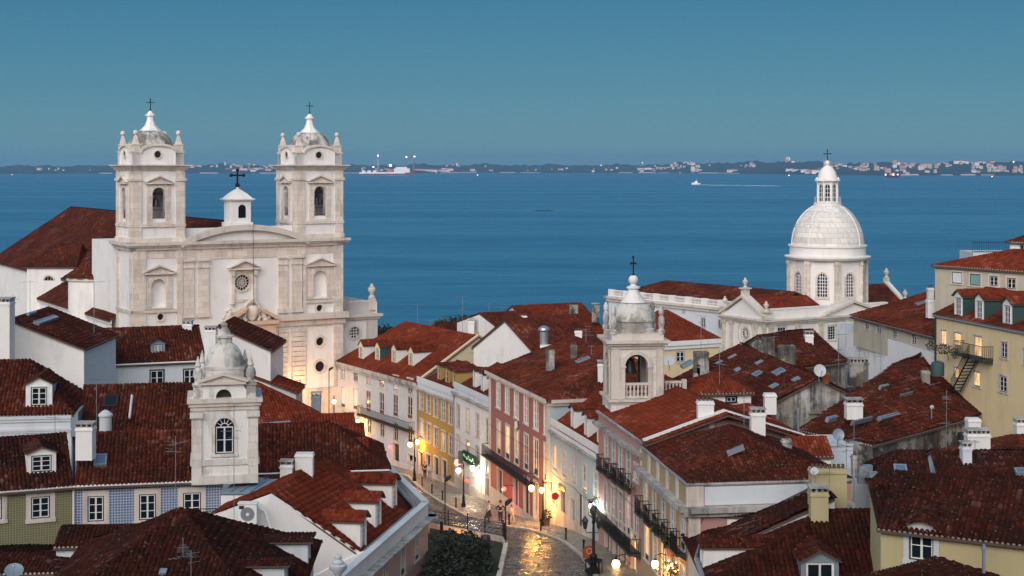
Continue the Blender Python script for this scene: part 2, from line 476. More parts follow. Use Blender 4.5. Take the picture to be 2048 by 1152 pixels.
# ------------------------------------------------------------------ clay tile roofs
class TileAcc:
    def __init__(s, seed): s.V, s.Q, s.A, s.Mi, s.n = [], [], [], [], 0; s.r = np.random.default_rng(seed)
    def plane(s, poly, pitch=.25, course=.38, amp=.11, lip=True, eave=False, rough=1.0):
        e0 = np.array(poly[0]); U = np.array(poly[1]) - e0; U /= np.linalg.norm(U)
        N = np.zeros(3)
        P = [np.array(p) for p in poly]
        for i in range(1, len(P) - 1): N += np.cross(P[i] - P[0], P[i + 1] - P[0])
        N /= np.linalg.norm(N)
        if N[2] < 0: N = -N
        Vd = np.cross(N, U)
        if Vd[2] < 0: Vd = -Vd
        uv = np.array([((p - e0) @ U, (p - e0) @ Vd) for p in P])
        u0, u1 = uv[:, 0].min(), uv[:, 0].max()
        ncol = max(1, int(round((u1 - u0) / pitch)))
        pitch = (u1 - u0) / ncol
        rows = []
        for i in range(ncol):
            uc = u0 + (i + .5) * pitch
            vs = []
            for a, b in zip(uv, np.roll(uv, -1, 0)):
                if (a[0] - uc) * (b[0] - uc) <= 0 and abs(a[0] - b[0]) > 1e-9:
                    vs.append(a[1] + (b[1] - a[1]) * (uc - a[0]) / (b[0] - a[0]))
            if len(vs) < 2: continue
            v0, v1 = min(vs), max(vs)
            j0, j1 = math.floor(v0 / course), math.ceil(v1 / course)
            for j in range(j0, j1):
                a, b = max(v0, j * course), min(v1, (j + 1) * course)
                if b - a > .02: rows.append((uc, a, b))
        if not rows: return
        R = np.array(rows); n = len(R)
        rnd = s.r.random(n)
        ph_ = s.r.random(4) * 6.28; cu, cv = R[:, 0], (R[:, 1] + R[:, 2]) / 2
        rnd = np.clip(rnd * .78 + .11 + .2 * np.sin(cu * .55 + ph_[0]) * np.sin(cv * .9 + ph_[1]), 0, 1)
        sag = .028 * max(0, rough - .5) * (np.sin(cu * .8 + ph_[2]) + np.sin(cv * 1.1 + cu * .35 + ph_[3]) + 2)
        jn = (s.r.random(n) - .3) * .016 * rough + sag; ju = (s.r.random(n) - .5) * .016 * rough; tw = (s.r.random(n) - .5) * .02 * rough
        pu = np.array([-.5, -.24, 0, .24, .5]) * pitch; ph = np.array([0, .8, 1, .8, 0]) * amp
        k = 15 if lip else 10
        X = np.zeros((n, k, 3))
        for q in range(5):
            lowu, topu = R[:, 0] + pu[q] + ju + tw, R[:, 0] + pu[q] + ju - tw
            hl, ht = ph[q] + .036 + jn, ph[q] + .002 + jn
            X[:, q] = e0 + lowu[:, None] * U + R[:, 1][:, None] * Vd + hl[:, None] * N
            X[:, 5 + q] = e0 + topu[:, None] * U + (R[:, 2] + .02)[:, None] * Vd + ht[:, None] * N
            if lip: X[:, 10 + q] = e0 + lowu[:, None] * U + (R[:, 1] + .004)[:, None] * Vd + (hl - .045)[:, None] * N
        base = s.n + np.arange(n)[:, None] * k
        for q in range(4):
            s.Q.append(base + np.array([[q, q + 1, q + 6, q + 5]])); s.Mi.append(np.zeros(n, np.int32))
            if lip:
                s.Q.append(base + np.array([[q + 10, q + 11, q + 1, q]])); s.Mi.append(np.zeros(n, np.int32))
        s.V.append(X.reshape(-1, 3)); s.A.append(np.repeat(rnd, k)); s.n += n * k
        if eave:                                    # mortar plugs in the open ends at the eave
            E = R[np.abs(R[:, 1] - R[:, 1].min()) < .05]
            if len(E):
                Y = np.zeros((len(E), 4, 3))
                for q, (du, dh) in enumerate(((-.3, .0), (.3, .0), (.2, amp * .95), (-.2, amp * .95))):
                    Y[:, q] = e0 + (E[:, 0] + du * pitch)[:, None] * U + (E[:, 1] - .012)[:, None] * Vd + (dh + .03) * N
                b2 = s.n + np.arange(len(E))[:, None] * 4
                s.Q.append(b2 + np.array([[0, 1, 2, 3]])); s.Mi.append(np.ones(len(E), np.int32))
                s.V.append(Y.reshape(-1, 3)); s.A.append(np.full(len(E) * 4, .5)); s.n += len(E) * 4
    def build(s, name, mats, parent):
        V = np.concatenate(s.V); Q = np.concatenate(s.Q); A = np.concatenate(s.A); Mi = np.concatenate(s.Mi)
        r = parent
        while r.parent: r = r.parent
        V = V - np.array(r.location)
        me = bpy.data.meshes.new(name)
        me.vertices.add(len(V)); me.vertices.foreach_set('co', V.astype(np.float32).ravel())
        me.loops.add(len(Q) * 4); me.loops.foreach_set('vertex_index', Q.astype(np.int32).ravel())
        me.polygons.add(len(Q)); me.polygons.foreach_set('loop_start', np.arange(0, len(Q) * 4, 4, dtype=np.int32))
        for k in mats: me.materials.append(k)
        me.polygons.foreach_set('material_index', Mi)
        a = me.attributes.new('rnd', 'FLOAT', 'POINT'); a.data.foreach_set('value', A.astype(np.float32))
        me.update(calc_edges=True)
        o = bpy.data.objects.new(name, me); COL.objects.link(o); o.parent = parent
        o['kind'] = 'stuff'
        return o

_RID = {}
def ridge_mesh(mat):
    """one half-round ridge tile along +X, 0.44 long"""
    if mat.name in _RID: return _RID[mat.name]
    P, fs = [], []
    for x, r, dz in ((0, .15, .025), (.44, .13, 0)):
        for i in range(7):
            t = PI * i / 6
            P.append((x, r * math.cos(t), r * .8 * math.sin(t) + dz - .03))
    for i in range(6): fs.append((i, i + 1, i + 8, i + 7))
    fs.append(tuple(range(7)))
    me = bpy.data.meshes.new('ridge_tile'); me.from_pydata(P, [], fs)
    me.materials.append(mat)
    a = me.attributes.new('rnd', 'FLOAT', 'POINT'); a.data.foreach_set('value', [.6] * len(P))
    _RID[mat.name] = me
    return me
def ridge(p, q, mat, parent, single=True):
    """a row of ridge tiles from p to q"""
    p, q = Vector(p), Vector(q)
    L = (q - p).length
    n = max(1, int(L / .40))
    d = (q - p) / n
    X = d.normalized(); Yv = Vector((0, 0, 1)).cross(X).normalized(); Z = X.cross(Yv)
    me = ridge_mesh(mat)
    r = parent
    while r.parent: r = r.parent
    if single:
        for i in range(n):
            o = bpy.data.objects.new('ridge_tile', me); COL.objects.link(o); o.parent = parent
            a = RNG.uniform(-.03, .03)
            Xr = (X + Yv * a).normalized(); Yr = Z.cross(Xr)
            o.matrix_local = Matrix.Translation(p + d * i + Z * RNG.uniform(.03, .06) - r.location) @ Matrix((Xr, Yr, Z)).transposed().to_4x4()
    else:
        b = MB()
        for i in range(n):
            for f_ in [0]:
                vs = [p + d * i + X * v.co.x + Yv * v.co.y + Z * (v.co.z + .05) for v in me.vertices]
                b.add(vs, [tuple(f.vertices) for f in me.polygons])
        o = b.build('ridge', mat, parent)
        return o

# ------------------------------------------------------------------ windows
def window(parent, fr, s0, s1, h0, h1, style='case', sw=.14, sill=True, sash=None, outer=None, pane=None, cols=2, rows=3, arch=False, dep=.16, surr=None, d=0.0, single=False, name='window'):
    """stone surround, recessed sash and panes; the opening is s0..s1, h0..h1 on wall plane d"""
    sash = sash or M['paint']; outer = outer or M['dgreen']; surr = surr or M['trim']; pane = pane or M['glass']
    W_, H_ = s1 - s0, h1 - h0
    b = MB()
    fw = min(.07, W_ * .09); t = min(.045, W_ * .05) * (.62 if dep < .08 else 1)
    zi, zo = d - dep, d - dep + min(.06, dep * .6)
    top = h1 - W_ / 2 if arch else h1
    # outer frame (dark), sash (white)
    b.box(fr, s0, s0 + fw, zi, zo, h0, top, 1); b.box(fr, s1 - fw, s1, zi, zo, h0, top, 1)
    b.box(fr, s0 + fw, s1 - fw, zi, zo, h0, h0 + fw, 1)
    if arch: b.ring(fr, (s0 + s1) / 2, top, W_ / 2 - fw, W_ / 2, zi, zo, 12, 0, PI, 1)
    else: b.box(fr, s0 + fw, s1 - fw, zi, zo, h1 - fw, h1, 1)
    a0, a1, c0, c1 = s0 + fw, s1 - fw, h0 + fw, (top if arch else h1 - fw)
    if style == 'french':                      # panelled foot, light above
        c0 = h0 + H_ * .16
        b.box(fr, a0, a1, zi, zo - .01, h0 + fw, c0, 1)
    z2 = zo + .008
    if cols == 2:
        cm = (a0 + a1) / 2
        for x0, x1 in ((a0, cm - .006), (cm + .006, a1)):
            b.box(fr, x0, x0 + t, zi + .01, z2, c0, c1); b.box(fr, x1 - t, x1, zi + .01, z2, c0, c1)
            b.box(fr, x0 + t, x1 - t, zi + .01, z2, c0, c0 + t); b.box(fr, x0 + t, x1 - t, zi + .01, z2, c1 - t, c1)
            for r in range(1, rows):
                hh = c0 + (c1 - c0) * r / rows
                b.box(fr, x0 + t, x1 - t, zi + .012, z2 - .008, hh - t * .4, hh + t * .4)
    else:
        b.box(fr, a0, a0 + t, zi + .01, z2, c0, c1); b.box(fr, a1 - t, a1, zi + .01, z2, c0, c1)
        b.box(fr, a0 + t, a1 - t, zi + .01, z2, c0, c0 + t); b.box(fr, a0 + t, a1 - t, zi + .01, z2, c1 - t, c1)
        for r in range(1, rows):
            hh = c0 + (c1 - c0) * r / rows
            b.box(fr, a0 + t, a1 - t, zi + .012, z2 - .008, hh - t * .4, hh + t * .4)
        for q in range(1, cols):
            xx = a0 + (a1 - a0) * q / cols
            b.box(fr, xx - t * .4, xx + t * .4, zi + .014, z2 - .004, c0 + t, c1 - t)
    if arch:
        cm = (s0 + s1) / 2; R = W_ / 2 - fw
        b.box(fr, a0, a1, zi + .01, z2, top - t * .6, top + t * .6)
        b.ring(fr, cm, top, R * .42, R * .42 + t, zi + .01, z2, 10, 0, PI)
        for k in range(1, 6 if W_ > 1 else 4):
            q = PI * k / (6 if W_ > 1 else 4)
            c_, s_ = math.cos(q), math.sin(q)
            e = Vector((-s_, c_)) * t * .4
            b.prism(fr, [(cm + R * .42 * c_ - e.x, top + R * .42 * s_ - e.y), (cm + R * c_ - e.x, top + R * s_ - e.y), (cm + R * c_ + e.x, top + R * s_ + e.y), (cm + R * .42 * c_ + e.x, top + R * .42 * s_ + e.y)], zi + .012, z2 - .004)
    w_ = b.build(name, [sash, outer], parent)
    # glass
    zg = zi + .022
    pl = pane if isinstance(pane, list) else None
    if single and cols == 2:
        cm = (a0 + a1) / 2
        for ci, (x0, x1) in enumerate(((a0 + t, cm - t), (cm + t, a1 - t))):
            for r in range(rows):
                p = MB().poly([fr.p(x0 - .01, zg, c0 + (c1 - c0) * r / rows), fr.p(x1 + .01, zg, c0 + (c1 - c0) * r / rows), fr.p(x1 + .01, zg, c0 + (c1 - c0) * (r + 1) / rows), fr.p(x0 - .01, zg, c0 + (c1 - c0) * (r + 1) / rows)])
                p.build('pane', pl[(ci + 2 * r) % len(pl)] if pl else pane, w_)
        if arch:
            p = MB(); cmx = (s0 + s1) / 2
            p.poly([fr.p(cmx + (W_ / 2 - .02) * math.cos(PI * i / 12), zg, top + (W_ / 2 - .02) * math.sin(PI * i / 12)) for i in range(13)])
            p.build('pane', pane if not pl else pl[0], w_)
    else:
        p = MB()
        pts = [fr.p(s0 + .02, zg, h0 + .02), fr.p(s1 - .02, zg, h0 + .02)]
        if arch: pts += [fr.p((s0 + s1) / 2 + (W_ / 2 - .02) * math.cos(PI * i / 12), zg, top + (W_ / 2 - .02) * math.sin(PI * i / 12)) for i in range(13)]
        else: pts += [fr.p(s1 - .02, zg, h1 - .02), fr.p(s0 + .02, zg, h1 - .02)]
        p.poly(pts)
        if pl: pane = pl[0]
        p.build('pane', pane, w_)
    # surround
    q = MB(); P0, P1 = zi - .02, d + min(.05, dep * .45)
    q.box(fr, s0 - sw, s0, P0, P1, h0, top); q.box(fr, s1, s1 + sw, P0, P1, h0, top)
    if arch:
        cm = (s0 + s1) / 2
        q.ring(fr, cm, top, W_ / 2, W_ / 2 + sw, P0, P1, 14, 0, PI)
        arc = [(cm + (W_ / 2 + sw * .5) * math.cos(PI * i / 12), top + (W_ / 2 + sw * .5) * math.sin(PI * i / 12)) for i in range(13)]
        q.prism(fr, [(s1 + .004, top)] + arc[1:7] + [(cm, h1 + .004), (s1 + .004, h1 + .004)], d - .05, d - .002)
        q.prism(fr, [(s0 - .004, h1 + .004), (cm, h1 + .004)] + arc[6:12] + [(s0 - .004, top)], d - .05, d - .002)
    else: q.box(fr, s0 - sw, s1 + sw, P0, P1 + .01, h1, h1 + sw * 1.15)
    q.box(fr, s0 - sw - .04, s1 + sw + .04, P0, P1 + (.06 if sill else 0), h0 - sw * .8, h0)
    q.build('surround', surr, w_)
    return w_

def railing(parent, name, pts, h=.95, gap=.13, mat=None, rails=(0.08, .95), r=.017, slab=None):
    """iron balcony front: uprights and rails along a plan polyline of points at floor level"""
    mat = mat or M['iron']
    b = MB()
    for a, c in zip(pts, pts[1:]):
        a, c = Vector(a), Vector(c)
        for k in rails: b.tube([a + Vector((0, 0, k)), c + Vector((0, 0, k))], r * 1.5, 4)
        n = max(1, int((c - a).length / gap))
        for i in range(n + 1):
            q = a + (c - a) * i / n
            b.tube([q, q + Vector((0, 0, h))], r, 3)
    return b.build(name, mat, parent)
def balcony(parent, fr, s0, s1, h, out=.7, mat=None, slab=None, gap=.14, hh=.95, base=0.0):
    b = MB()
    b.box(fr, s0, s1, base + .002, base + out, h - .13, h)
    n = max(2, int((s1 - s0) / 1.4))
    for i in range(n + 1):
        x = s0 + .1 + (s1 - s0 - .2) * i / n
        b.prism(Frame(fr.p(x, base + .002, 0), fr.n, fr.u), [(0, h - .13), (out * .7, h - .13), (0, h - .4)], -.05, .05)
    o = b.build('balcony', M['slab'], parent)
    railing(o, 'railing', [fr.p(s0 + .03, base + .02, h), fr.p(s0 + .03, base + out - .04, h), fr.p(s1 - .03, base + out - .04, h), fr.p(s1 - .03, base + .02, h)], hh, gap, mat)
    return o

# ------------------------------------------------------------------ houses
class House:
    n_seed = 0
    def __init__(H, name, label, L, R, Y=None, z=None, depth=8, base=4, wall='white', root=None, cat='house', group=None, tile='mid', ridge_single=True):
        House.n_seed += 1
        H.rng = random.Random(House.n_seed * 13 + 5)
        if Y is not None: z = at(L[0], L[1], Y).z
        H.ze = z; H.base = base; H.D = depth
        H.P0, H.P1 = zat(L[0], L[1], z), zat(R[0], R[1], z)
        H.f = frame_pts(H.P0, H.P1)
        H.W = (H.P1 - H.P0).length
        f = H.f
        H.P2, H.P3 = f.p(H.W, -depth, z), f.p(0, -depth, z)
        H.r = frame_pts(H.P1, H.P2); H.b = frame_pts(H.P2, H.P3); H.l = frame_pts(H.P3, H.P0)
        c = f.p(H.W / 2, -depth / 2, base)
        H.root = root or thing(name, label, cat, c, group)
        H.wall_m = M[wall] if isinstance(wall, str) else wall
        H.holes = {'f': [], 'r': [], 'b': [], 'l': []}
        H.wallmats = {}
        H.tops = MB()
        H.tile = tile; H.single = ridge_single
        H.roofo = None
        H.top = {'f': z, 'r': z, 'b': z, 'l': z}
        H.rp = None
    def L(H, s, q, z): return H.f.p(s, -q, z)
    def side(H, k): return {'f': (H.f, H.W), 'r': (H.r, H.D), 'b': (H.b, H.W), 'l': (H.l, H.D)}[k]
    def win(H, k, rects, px=True, **kw):
        fr, Wd = H.side(k)
        out = []
        for q in rects:
            s0, s1, h0, h1 = fr.rect(*q) if px else q
            H.holes[k].append((s0, s1, h0, h1))
            out.append(window(H.root, fr, s0, s1, h0, h1, **kw))
        return out
    def row(H, k, c0, c1, n, w, h, panes=None, skip=(), **kw):
        kw.setdefault('dep', .075)
        """n windows evenly spaced between two photo points (centres), w x h metres"""
        fr, Wd = H.side(k)
        a, b = fr.hit(*c0), fr.hit(*c1)
        res = []
        for i in range(n):
            if i in skip: continue
            t = i / max(1, n - 1)
            s, z = a[0] + (b[0] - a[0]) * t, a[1] + (b[1] - a[1]) * t
            kk = dict(kw)
            if panes and panes.get(i) is not None: kk['pane'] = panes[i]
            elif 'pane' not in kw: kk['pane'] = H.rng.choice([M['glass']] * 5 + [M['dusk'], M['dusk'], M['dim']])
            H.holes[k].append((s - w / 2, s + w / 2, z - h / 2, z + h / 2))
            res.append((window(H.root, fr, s - w / 2, s + w / 2, z - h / 2, z + h / 2, **kk), s, z))
        return res
    def door(H, k, px, w, h, mat=None, z=None, panel=True):
        fr, _ = H.side(k)
        s, zz = fr.hit(*px)
        h0 = zz if z is None else z
        H.holes[k].append((s - w / 2, s + w / 2, h0 - 1.5, h0 + h))
        b = MB()
        b.box(fr, s - w / 2, s + w / 2, -.24, -.2, h0 - 1.5, h0 + h)
        for x in (-.25, .25):
            for y0, y1 in ((.12, .42), (.5, .9)):
                b.box(fr, s + w * (x - .19), s + w * (x + .19), -.2, -.17, h0 + h * y0, h0 + h * y1)
        o = b.build('door', mat or M['dgreen'], H.root)
        q = MB(); sw = .16
        q.box(fr, s - w / 2 - sw, s - w / 2, -.26, .05, h0 - 1.4, h0 + h); q.box(fr, s + w / 2, s + w / 2 + sw, -.26, .05, h0 - 1.4, h0 + h)
        q.box(fr, s - w / 2 - sw, s + w / 2 + sw, -.26, .06, h0 + h, h0 + h + sw)
        q.build('door_surround', M['trim'], o)
        return o, s, h0
    def trimbox(H, k, name, h0, h1, out, mat='cornice', ext=.1, s=None, inn=.0):
        fr, Wd = H.side(k)
        a, b = (-ext, Wd + ext) if s is None else s
        m = MB()
        m.box(fr, a, b, inn + .002, out, h0 + (h1 - h0) * .45, h1)
        m.box(fr, a, b, inn + .001, out * .55, h0, h0 + (h1 - h0) * .45 - .001)
        return m.build(name, M[mat], H.root)
    def walls(H, names=None, mats=None):
        """four wall sheets with the openings cut; each facade that differs gets its own mesh"""
        mats = mats or {}
        b = MB(); own = {}
        for k in 'frbl':
            fr, Wd = H.side(k)
            t = MB() if k in mats else b
            t.wall(fr, 0, Wd, H.base, H.top[k], H.holes[k])
            if k in mats: t.build('wall', M[mats[k]] if isinstance(mats[k], str) else mats[k], H.root)
        b.v += []
        if H.tops.v: 
            o = len(b.v); b.v += H.tops.v; b.f += [tuple(i + o for i in f) for f in H.tops.f]; b.m += H.tops.m
        if b.v: return b.build('wall', H.wall_m, H.root)
    def roof(H, kind='x', rise=2.0, hl=0.0, hr=0.0, ov=.3, rf=.5, pitch=.25, course=.38, lip=True, eave=True, tile=None, gable_ov=.15, rough=1.0, ridges=True, zoff=0.0, name='roof', faces=None):
        z, W, D, p = H.ze + zoff, H.W, H.D, H.L
        planes, rid = [], []
        m = T[tile or H.tile]
        if kind == 'x':
            dm = D * rf; zr = z + rise
            k = rise / dm; zo = z - ov * k; kb = rise / (D - dm); zb = z - ov * kb
            oL = ov if hl > 0 else gable_ov; oR = ov if hr > 0 else gable_ov
            rl, rr = (hl if hl > 0 else -gable_ov), (W - hr if hr > 0 else W + gable_ov)
            planes.append([p(-oL, -ov, zo), p(W + oR, -ov, zo), p(rr, dm, zr), p(rl, dm, zr)])
            planes.append([p(W + oR, D + ov, zb), p(-oL, D + ov, zb), p(rl, dm, zr), p(rr, dm, zr)])
            if hl > 0: planes.append([p(-oL, D + ov, zb), p(-oL, -ov, zo), p(rl, dm, zr)]); rid += [(p(-oL, -ov, zo), p(rl, dm, zr)), (p(-oL, D + ov, zb), p(rl, dm, zr))]
            else: H.tops.poly([p(0, 0, z), p(0, dm, zr - .02), p(0, D, z)])
            if hr > 0: planes.append([p(W + oR, -ov, zo), p(W + oR, D + ov, zb), p(rr, dm, zr)]); rid += [(p(W + oR, -ov, zo), p(rr, dm, zr)), (p(W + oR, D + ov, zb), p(rr, dm, zr))]
            else: H.tops.poly([p(W, 0, z), p(W, D, z), p(W, dm, zr - .02)])
            if rr - rl > .3: rid.append((p(rl, dm, zr), p(rr, dm, zr)))
        elif kind == 'y':
            sm = W * rf; zr = z + rise
            kl, kr = rise / sm, rise / (W - sm); zl, zR = z - ov * kl, z - ov * kr
            oF = ov if hl > 0 else gable_ov; oB = ov if hr > 0 else gable_ov
            qf, qb = (hl if hl > 0 else -gable_ov), (D - hr if hr > 0 else D + gable_ov)
            planes.append([p(-ov, D + oB, zl), p(-ov, -oF, zl), p(sm, qf, zr), p(sm, qb, zr)])
            planes.append([p(W + ov, -oF, zR), p(W + ov, D + oB, zR), p(sm, qb, zr), p(sm, qf, zr)])
            if hl > 0: planes.append([p(-ov, -oF, zl), p(W + ov, -oF, zR), p(sm, qf, zr)]); rid += [(p(-ov, -oF, zl), p(sm, qf, zr)), (p(W + ov, -oF, zR), p(sm, qf, zr))]
            else: H.tops.poly([p(0, 0, z), p(W, 0, z), p(sm, 0, zr - .02)])
            if hr > 0: planes.append([p(W + ov, D + oB, zR), p(-ov, D + oB, zl), p(sm, qb, zr)]); rid += [(p(-ov, D + oB, zl), p(sm, qb, zr)), (p(W + ov, D + oB, zR), p(sm, qb, zr))]
            else: H.tops.poly([p(W, D, z), p(0, D, z), p(sm, D, zr - .02)])
            if qb - qf > .3: rid.append((p(sm, qf, zr), p(sm, qb, zr)))
        elif kind == 'shedR':      # high on the left, falls to the right
            k = rise / W; zl, zr = z + rise + ov * 0, z - ov * k
            planes.append([p(W + ov, -gable_ov, zr), p(W + ov, D + gable_ov, zr), p(0, D + gable_ov, zl), p(0, -gable_ov, zl)])
            H.tops.poly([p(0, 0, z), p(W, 0, z), p(0, 0, zl - .02)]); H.tops.poly([p(0, D, z), p(0, D, zl), p(W, D, z)]); H.tops.poly([p(0, 0, z), p(0, 0, zl), p(0, D, zl), p(0, D, z)])
        elif kind == 'shedF':      # falls to the front
            k = rise / D; zf, zb = z - ov * k, z + rise
            planes.append([p(-gable_ov, -ov, zf), p(W + gable_ov, -ov, zf), p(W + gable_ov, D, zb), p(-gable_ov, D, zb)])
            H.tops.poly([p(0, 0, z), p(0, D, zb), p(0, D, z)]); H.tops.poly([p(W, 0, z), p(W, D, z), p(W, D, zb)]); H.tops.poly([p(0, D, z), p(0, D, zb), p(W, D, zb), p(W, D, z)])
        elif kind == 'flat':
            b = MB().poly([p(0, 0, z - .02), p(W, 0, z - .02), p(W, D, z - .02), p(0, D, z - .02)])
            H.roofo = b.build(name, M['greyw'], H.root); return H.roofo
        if H.tops.v:
            for f_ in H.tops.f: MB().poly([H.tops.v[i] for i in f_]).build('gable', H.wall_m, H.root)
            H.tops = MB()
        return H.roof_from(planes, rid, m, pitch, course, lip, eave, rough, ridges, name)
    def roof_from(H, planes, rid, m, pitch=.25, course=.38, lip=True, eave=True, rough=1.0, ridges=True, name='roof'):
        b = MB()
        for P in planes:
            n = len(P)
            vs = [Vector(q) for q in P] + [Vector(q) - Vector((0, 0, .12)) for q in P]
            b.add(vs, [tuple(range(n)), tuple(range(2 * n - 1, n - 1, -1))] + [(i, i + n, (i + 1) % n + n, (i + 1) % n) for i in range(n)])
        H.roofo = b.build(name, SLAB, H.root)
        t = TileAcc(House.n_seed * 7 + len(planes))
        for P in planes: t.plane(P, pitch, course, .11 * pitch / .25, lip, eave, rough)
        t.build('roof_tiles', [m, MORTAR], H.roofo)
        if ridges:
            for a, c in rid: ridge(a, c, m, H.roofo, H.single)
        H.planes = planes
        return H.roofo
    def gutter(H, k='f', drop=.12, mat='paint', ov=.3, sag=0):
        fr, Wd = H.side(k)
        b = MB(); b.tube([fr.p(-ov, ov + .05, H.ze - drop), fr.p(Wd + ov, ov + .05, H.ze - drop - sag)], .07, 6)
        return b.build('gutter', M[mat], H.root)
    def chimney(H, px0, px1, py0, py1, Y, dd=.7, mat='white', cap='slab', name='chimney', slots=True, ang=None):
        """box stack given by its photo outline at depth Y; cap on little legs"""
        a, c = at(px0, py0, Y), at(px1, py1, Y)
        fr = Frame((a.x, Y), (1, 0)) if ang is None else Frame((a.x, Y), (math.cos(ang), math.sin(ang)))
        wd = c.x - a.x
        b = MB()
        b.box(fr, 0, wd, -dd, 0, c.z - .6, a.z)
        b.box(fr, -.05, wd + .05, -dd - .05, .05, a.z - .22, a.z - .12)
        o = b.build(name, M[mat] if isinstance(mat, str) else mat, H.root)
        q = MB()
        if cap == 'slab':
            n = max(2, int(wd / .28))
            for i in range(n + 1):
                x = wd * i / n
                q.box(fr, max(0, x - .05), min(wd, x + .05), -dd, 0, a.z + .001, a.z + .2)
            q.box(fr, -.06, wd + .06, -dd - .06, .06, a.z + .201, a.z + .28)
        elif cap == 'pots':
            n = max(2, int(wd / .22))
            for i in range(n): q.lathe(fr.p(wd * (i + .5) / n, -dd / 2, a.z), [(.10, 0), (.08, .16), (.09, .22)], 8)
        if q.v: q.build('chimney_cap', M['brown'] if cap == 'pots' else M['cornice'], o)
        return o
    def dormer(H, plane, px, py, wd, ht, rise=.35, fr_dir=None, style='gable', wall='white', tile=None, face='white', win=(.62, .8), cols=2, rows=3, back=None, arch=False, ov=.12, hang=.18, sash=None, outer=None, pane=None, single=False, pitch=.2, sidewall=None, surr=None):
        """dormer whose front foot centre is at photo point (px, py) on roof plane `plane` (4 points, eave first)"""
        P = [Vector(q) for q in H.planes[plane]]
        U = (P[1] - P[0]).normalized()
        N = (P[1] - P[0]).cross(P[2] - P[0]).normalized()
        if N.z < 0: N = -N
        ray = Vector(((px - CX) / F, 1, -(py - HY) / F)); o = Vector((0, 0, ZC))
        t = (P[0] - o).dot(N) / ray.dot(N)
        C = o + ray * t
        inn = Vector((-N.x, -N.y, 0)).normalized()      # into the roof, horizontal
        slope = math.hypot(N.x, N.y) / N.z                # rise per metre going in
        fr = Frame((C.x, C.y), (U.x, U.y), (-inn.x, -inn.y))
        z0 = C.z - .05; zt = z0 + ht
        back = back or (ht + rise) / slope
        bw = ht / slope
        h = wd / 2
        b = MB()
        ww, wh = wd * win[0], ht * win[1]
        hb = z0 + ht * (1 - win[1]) * .45
        hole = (-ww / 2, ww / 2, hb, hb + wh)
        b.wall(fr, -h, h, z0 - .3, zt, [hole])
        if style == 'gable': b.poly([fr.p(-h, 0, zt), fr.p(h, 0, zt), fr.p(0, 0, zt + rise)])
        dm = b.build('dormer', M[face], H.root)
        for x in (-h, h):
            sd = MB(); sd.poly([fr.p(x, 0, z0 - .3), fr.p(x, 0, zt), fr.p(x, -bw, zt), fr.p(x, 0, z0)])
            if style == 'shed': sd.poly([fr.p(x, 0, zt), fr.p(x, -back, z0 + slope * back), fr.p(x, -bw, zt)])
            sd.build('cheek', M[sidewall or wall], dm)
        window(dm, fr, *hole, cols=cols, rows=rows, sw=.06, arch=arch, sill=False, dep=.08, sash=sash, outer=outer, pane=pane, single=False, surr=surr or M[face], name='dormer_window')
        planes = []
        if style == 'gable':
            dx = ov / h * rise
            for sg in (-1, 1):
                e = [fr.p(sg * (h + ov), hang, zt - dx), fr.p(sg * (h + ov), -bw - .1 * 0, zt - dx), fr.p(0, -back, zt + rise), fr.p(0, hang, zt + rise)]
                planes.append(e if sg > 0 else [e[1], e[0], e[3], e[2]])
        else:
            planes.append([fr.p(-h - ov, hang, zt - hang * .12), fr.p(h + ov, hang, zt - hang * .12), fr.p(h + ov, -back, z0 + slope * back), fr.p(-h - ov, -back, z0 + slope * back)])
        s = MB()
        for Q in planes:
            n = len(Q); vs = [q for q in Q] + [q - Vector((0, 0, .07)) for q in Q]
            s.add(vs, [tuple(range(n)), tuple(range(2 * n - 1, n - 1, -1))] + [(i, i + n, (i + 1) % n + n, (i + 1) % n) for i in range(n)])
        s.build('dormer_roof', SLAB, dm)
        ta = TileAcc(int(px * 3 + py))
        for Q in planes: ta.plane(Q, pitch, .34, .05, True, False)
        ta.build('dormer_tiles', [T[tile or H.tile], MORTAR], dm)
        return dm
    def skylight(H, plane, x0, y0, x1, y1, mat=None, frame='lead'):
        P = [Vector(q) for q in H.planes[plane]]
        U = (P[1] - P[0]).normalized(); N = (P[1] - P[0]).cross(P[2] - P[0]).normalized()
        if N.z < 0: N = -N
        Vd = N.cross(U)
        if Vd.z < 0: Vd = -Vd
        def hit(px, py):
            ray = Vector(((px - CX) / F, 1, -(py - HY) / F)); o = Vector((0, 0, ZC))
            return o + ray * ((P[0] - o).dot(N) / ray.dot(N))
        a, c = hit(x0, y1), hit(x1, y0)
        u0, u1 = sorted(((a - P[0]).dot(U), (c - P[0]).dot(U))); v0, v1 = sorted(((a - P[0]).dot(Vd), (c - P[0]).dot(Vd)))
        X = lambda u, v, n: P[0] + U * u + Vd * v + N * n
        def bx(b, u0, u1, v0, v1, n0, n1):
            Q = [X(u, v, n) for n in (n0, n1) for v in (v0, v1) for u in (u0, u1)]
            b.add(Q, [(0, 1, 3, 2), (4, 6, 7, 5), (0, 4, 5, 1), (2, 3, 7, 6), (0, 2, 6, 4), (1, 5, 7, 3)])
        b = MB(); k = .1
        bx(b, u0, u1, v0, v0 + k, 0, .34); bx(b, u0, u1, v1 - k, v1, 0, .34); bx(b, u0, u0 + k, v0 + k, v1 - k, 0, .339); bx(b, u1 - k, u1, v0 + k, v1 - k, 0, .339)
        o = b.build('skylight', M[frame], H.roofo)
        p = MB().poly([X(u0 + k, v0 + k, .31), X(u1 - k, v0 + k, .31), X(u1 - k, v1 - k, .31), X(u0 + k, v1 - k, .31)])
        p.build('pane', mat or SKYGLASS, o)
        return o
SKYGLASS = plain('skylight_glass', (.10, .16, .22), .12)
HAZE = 8e-5
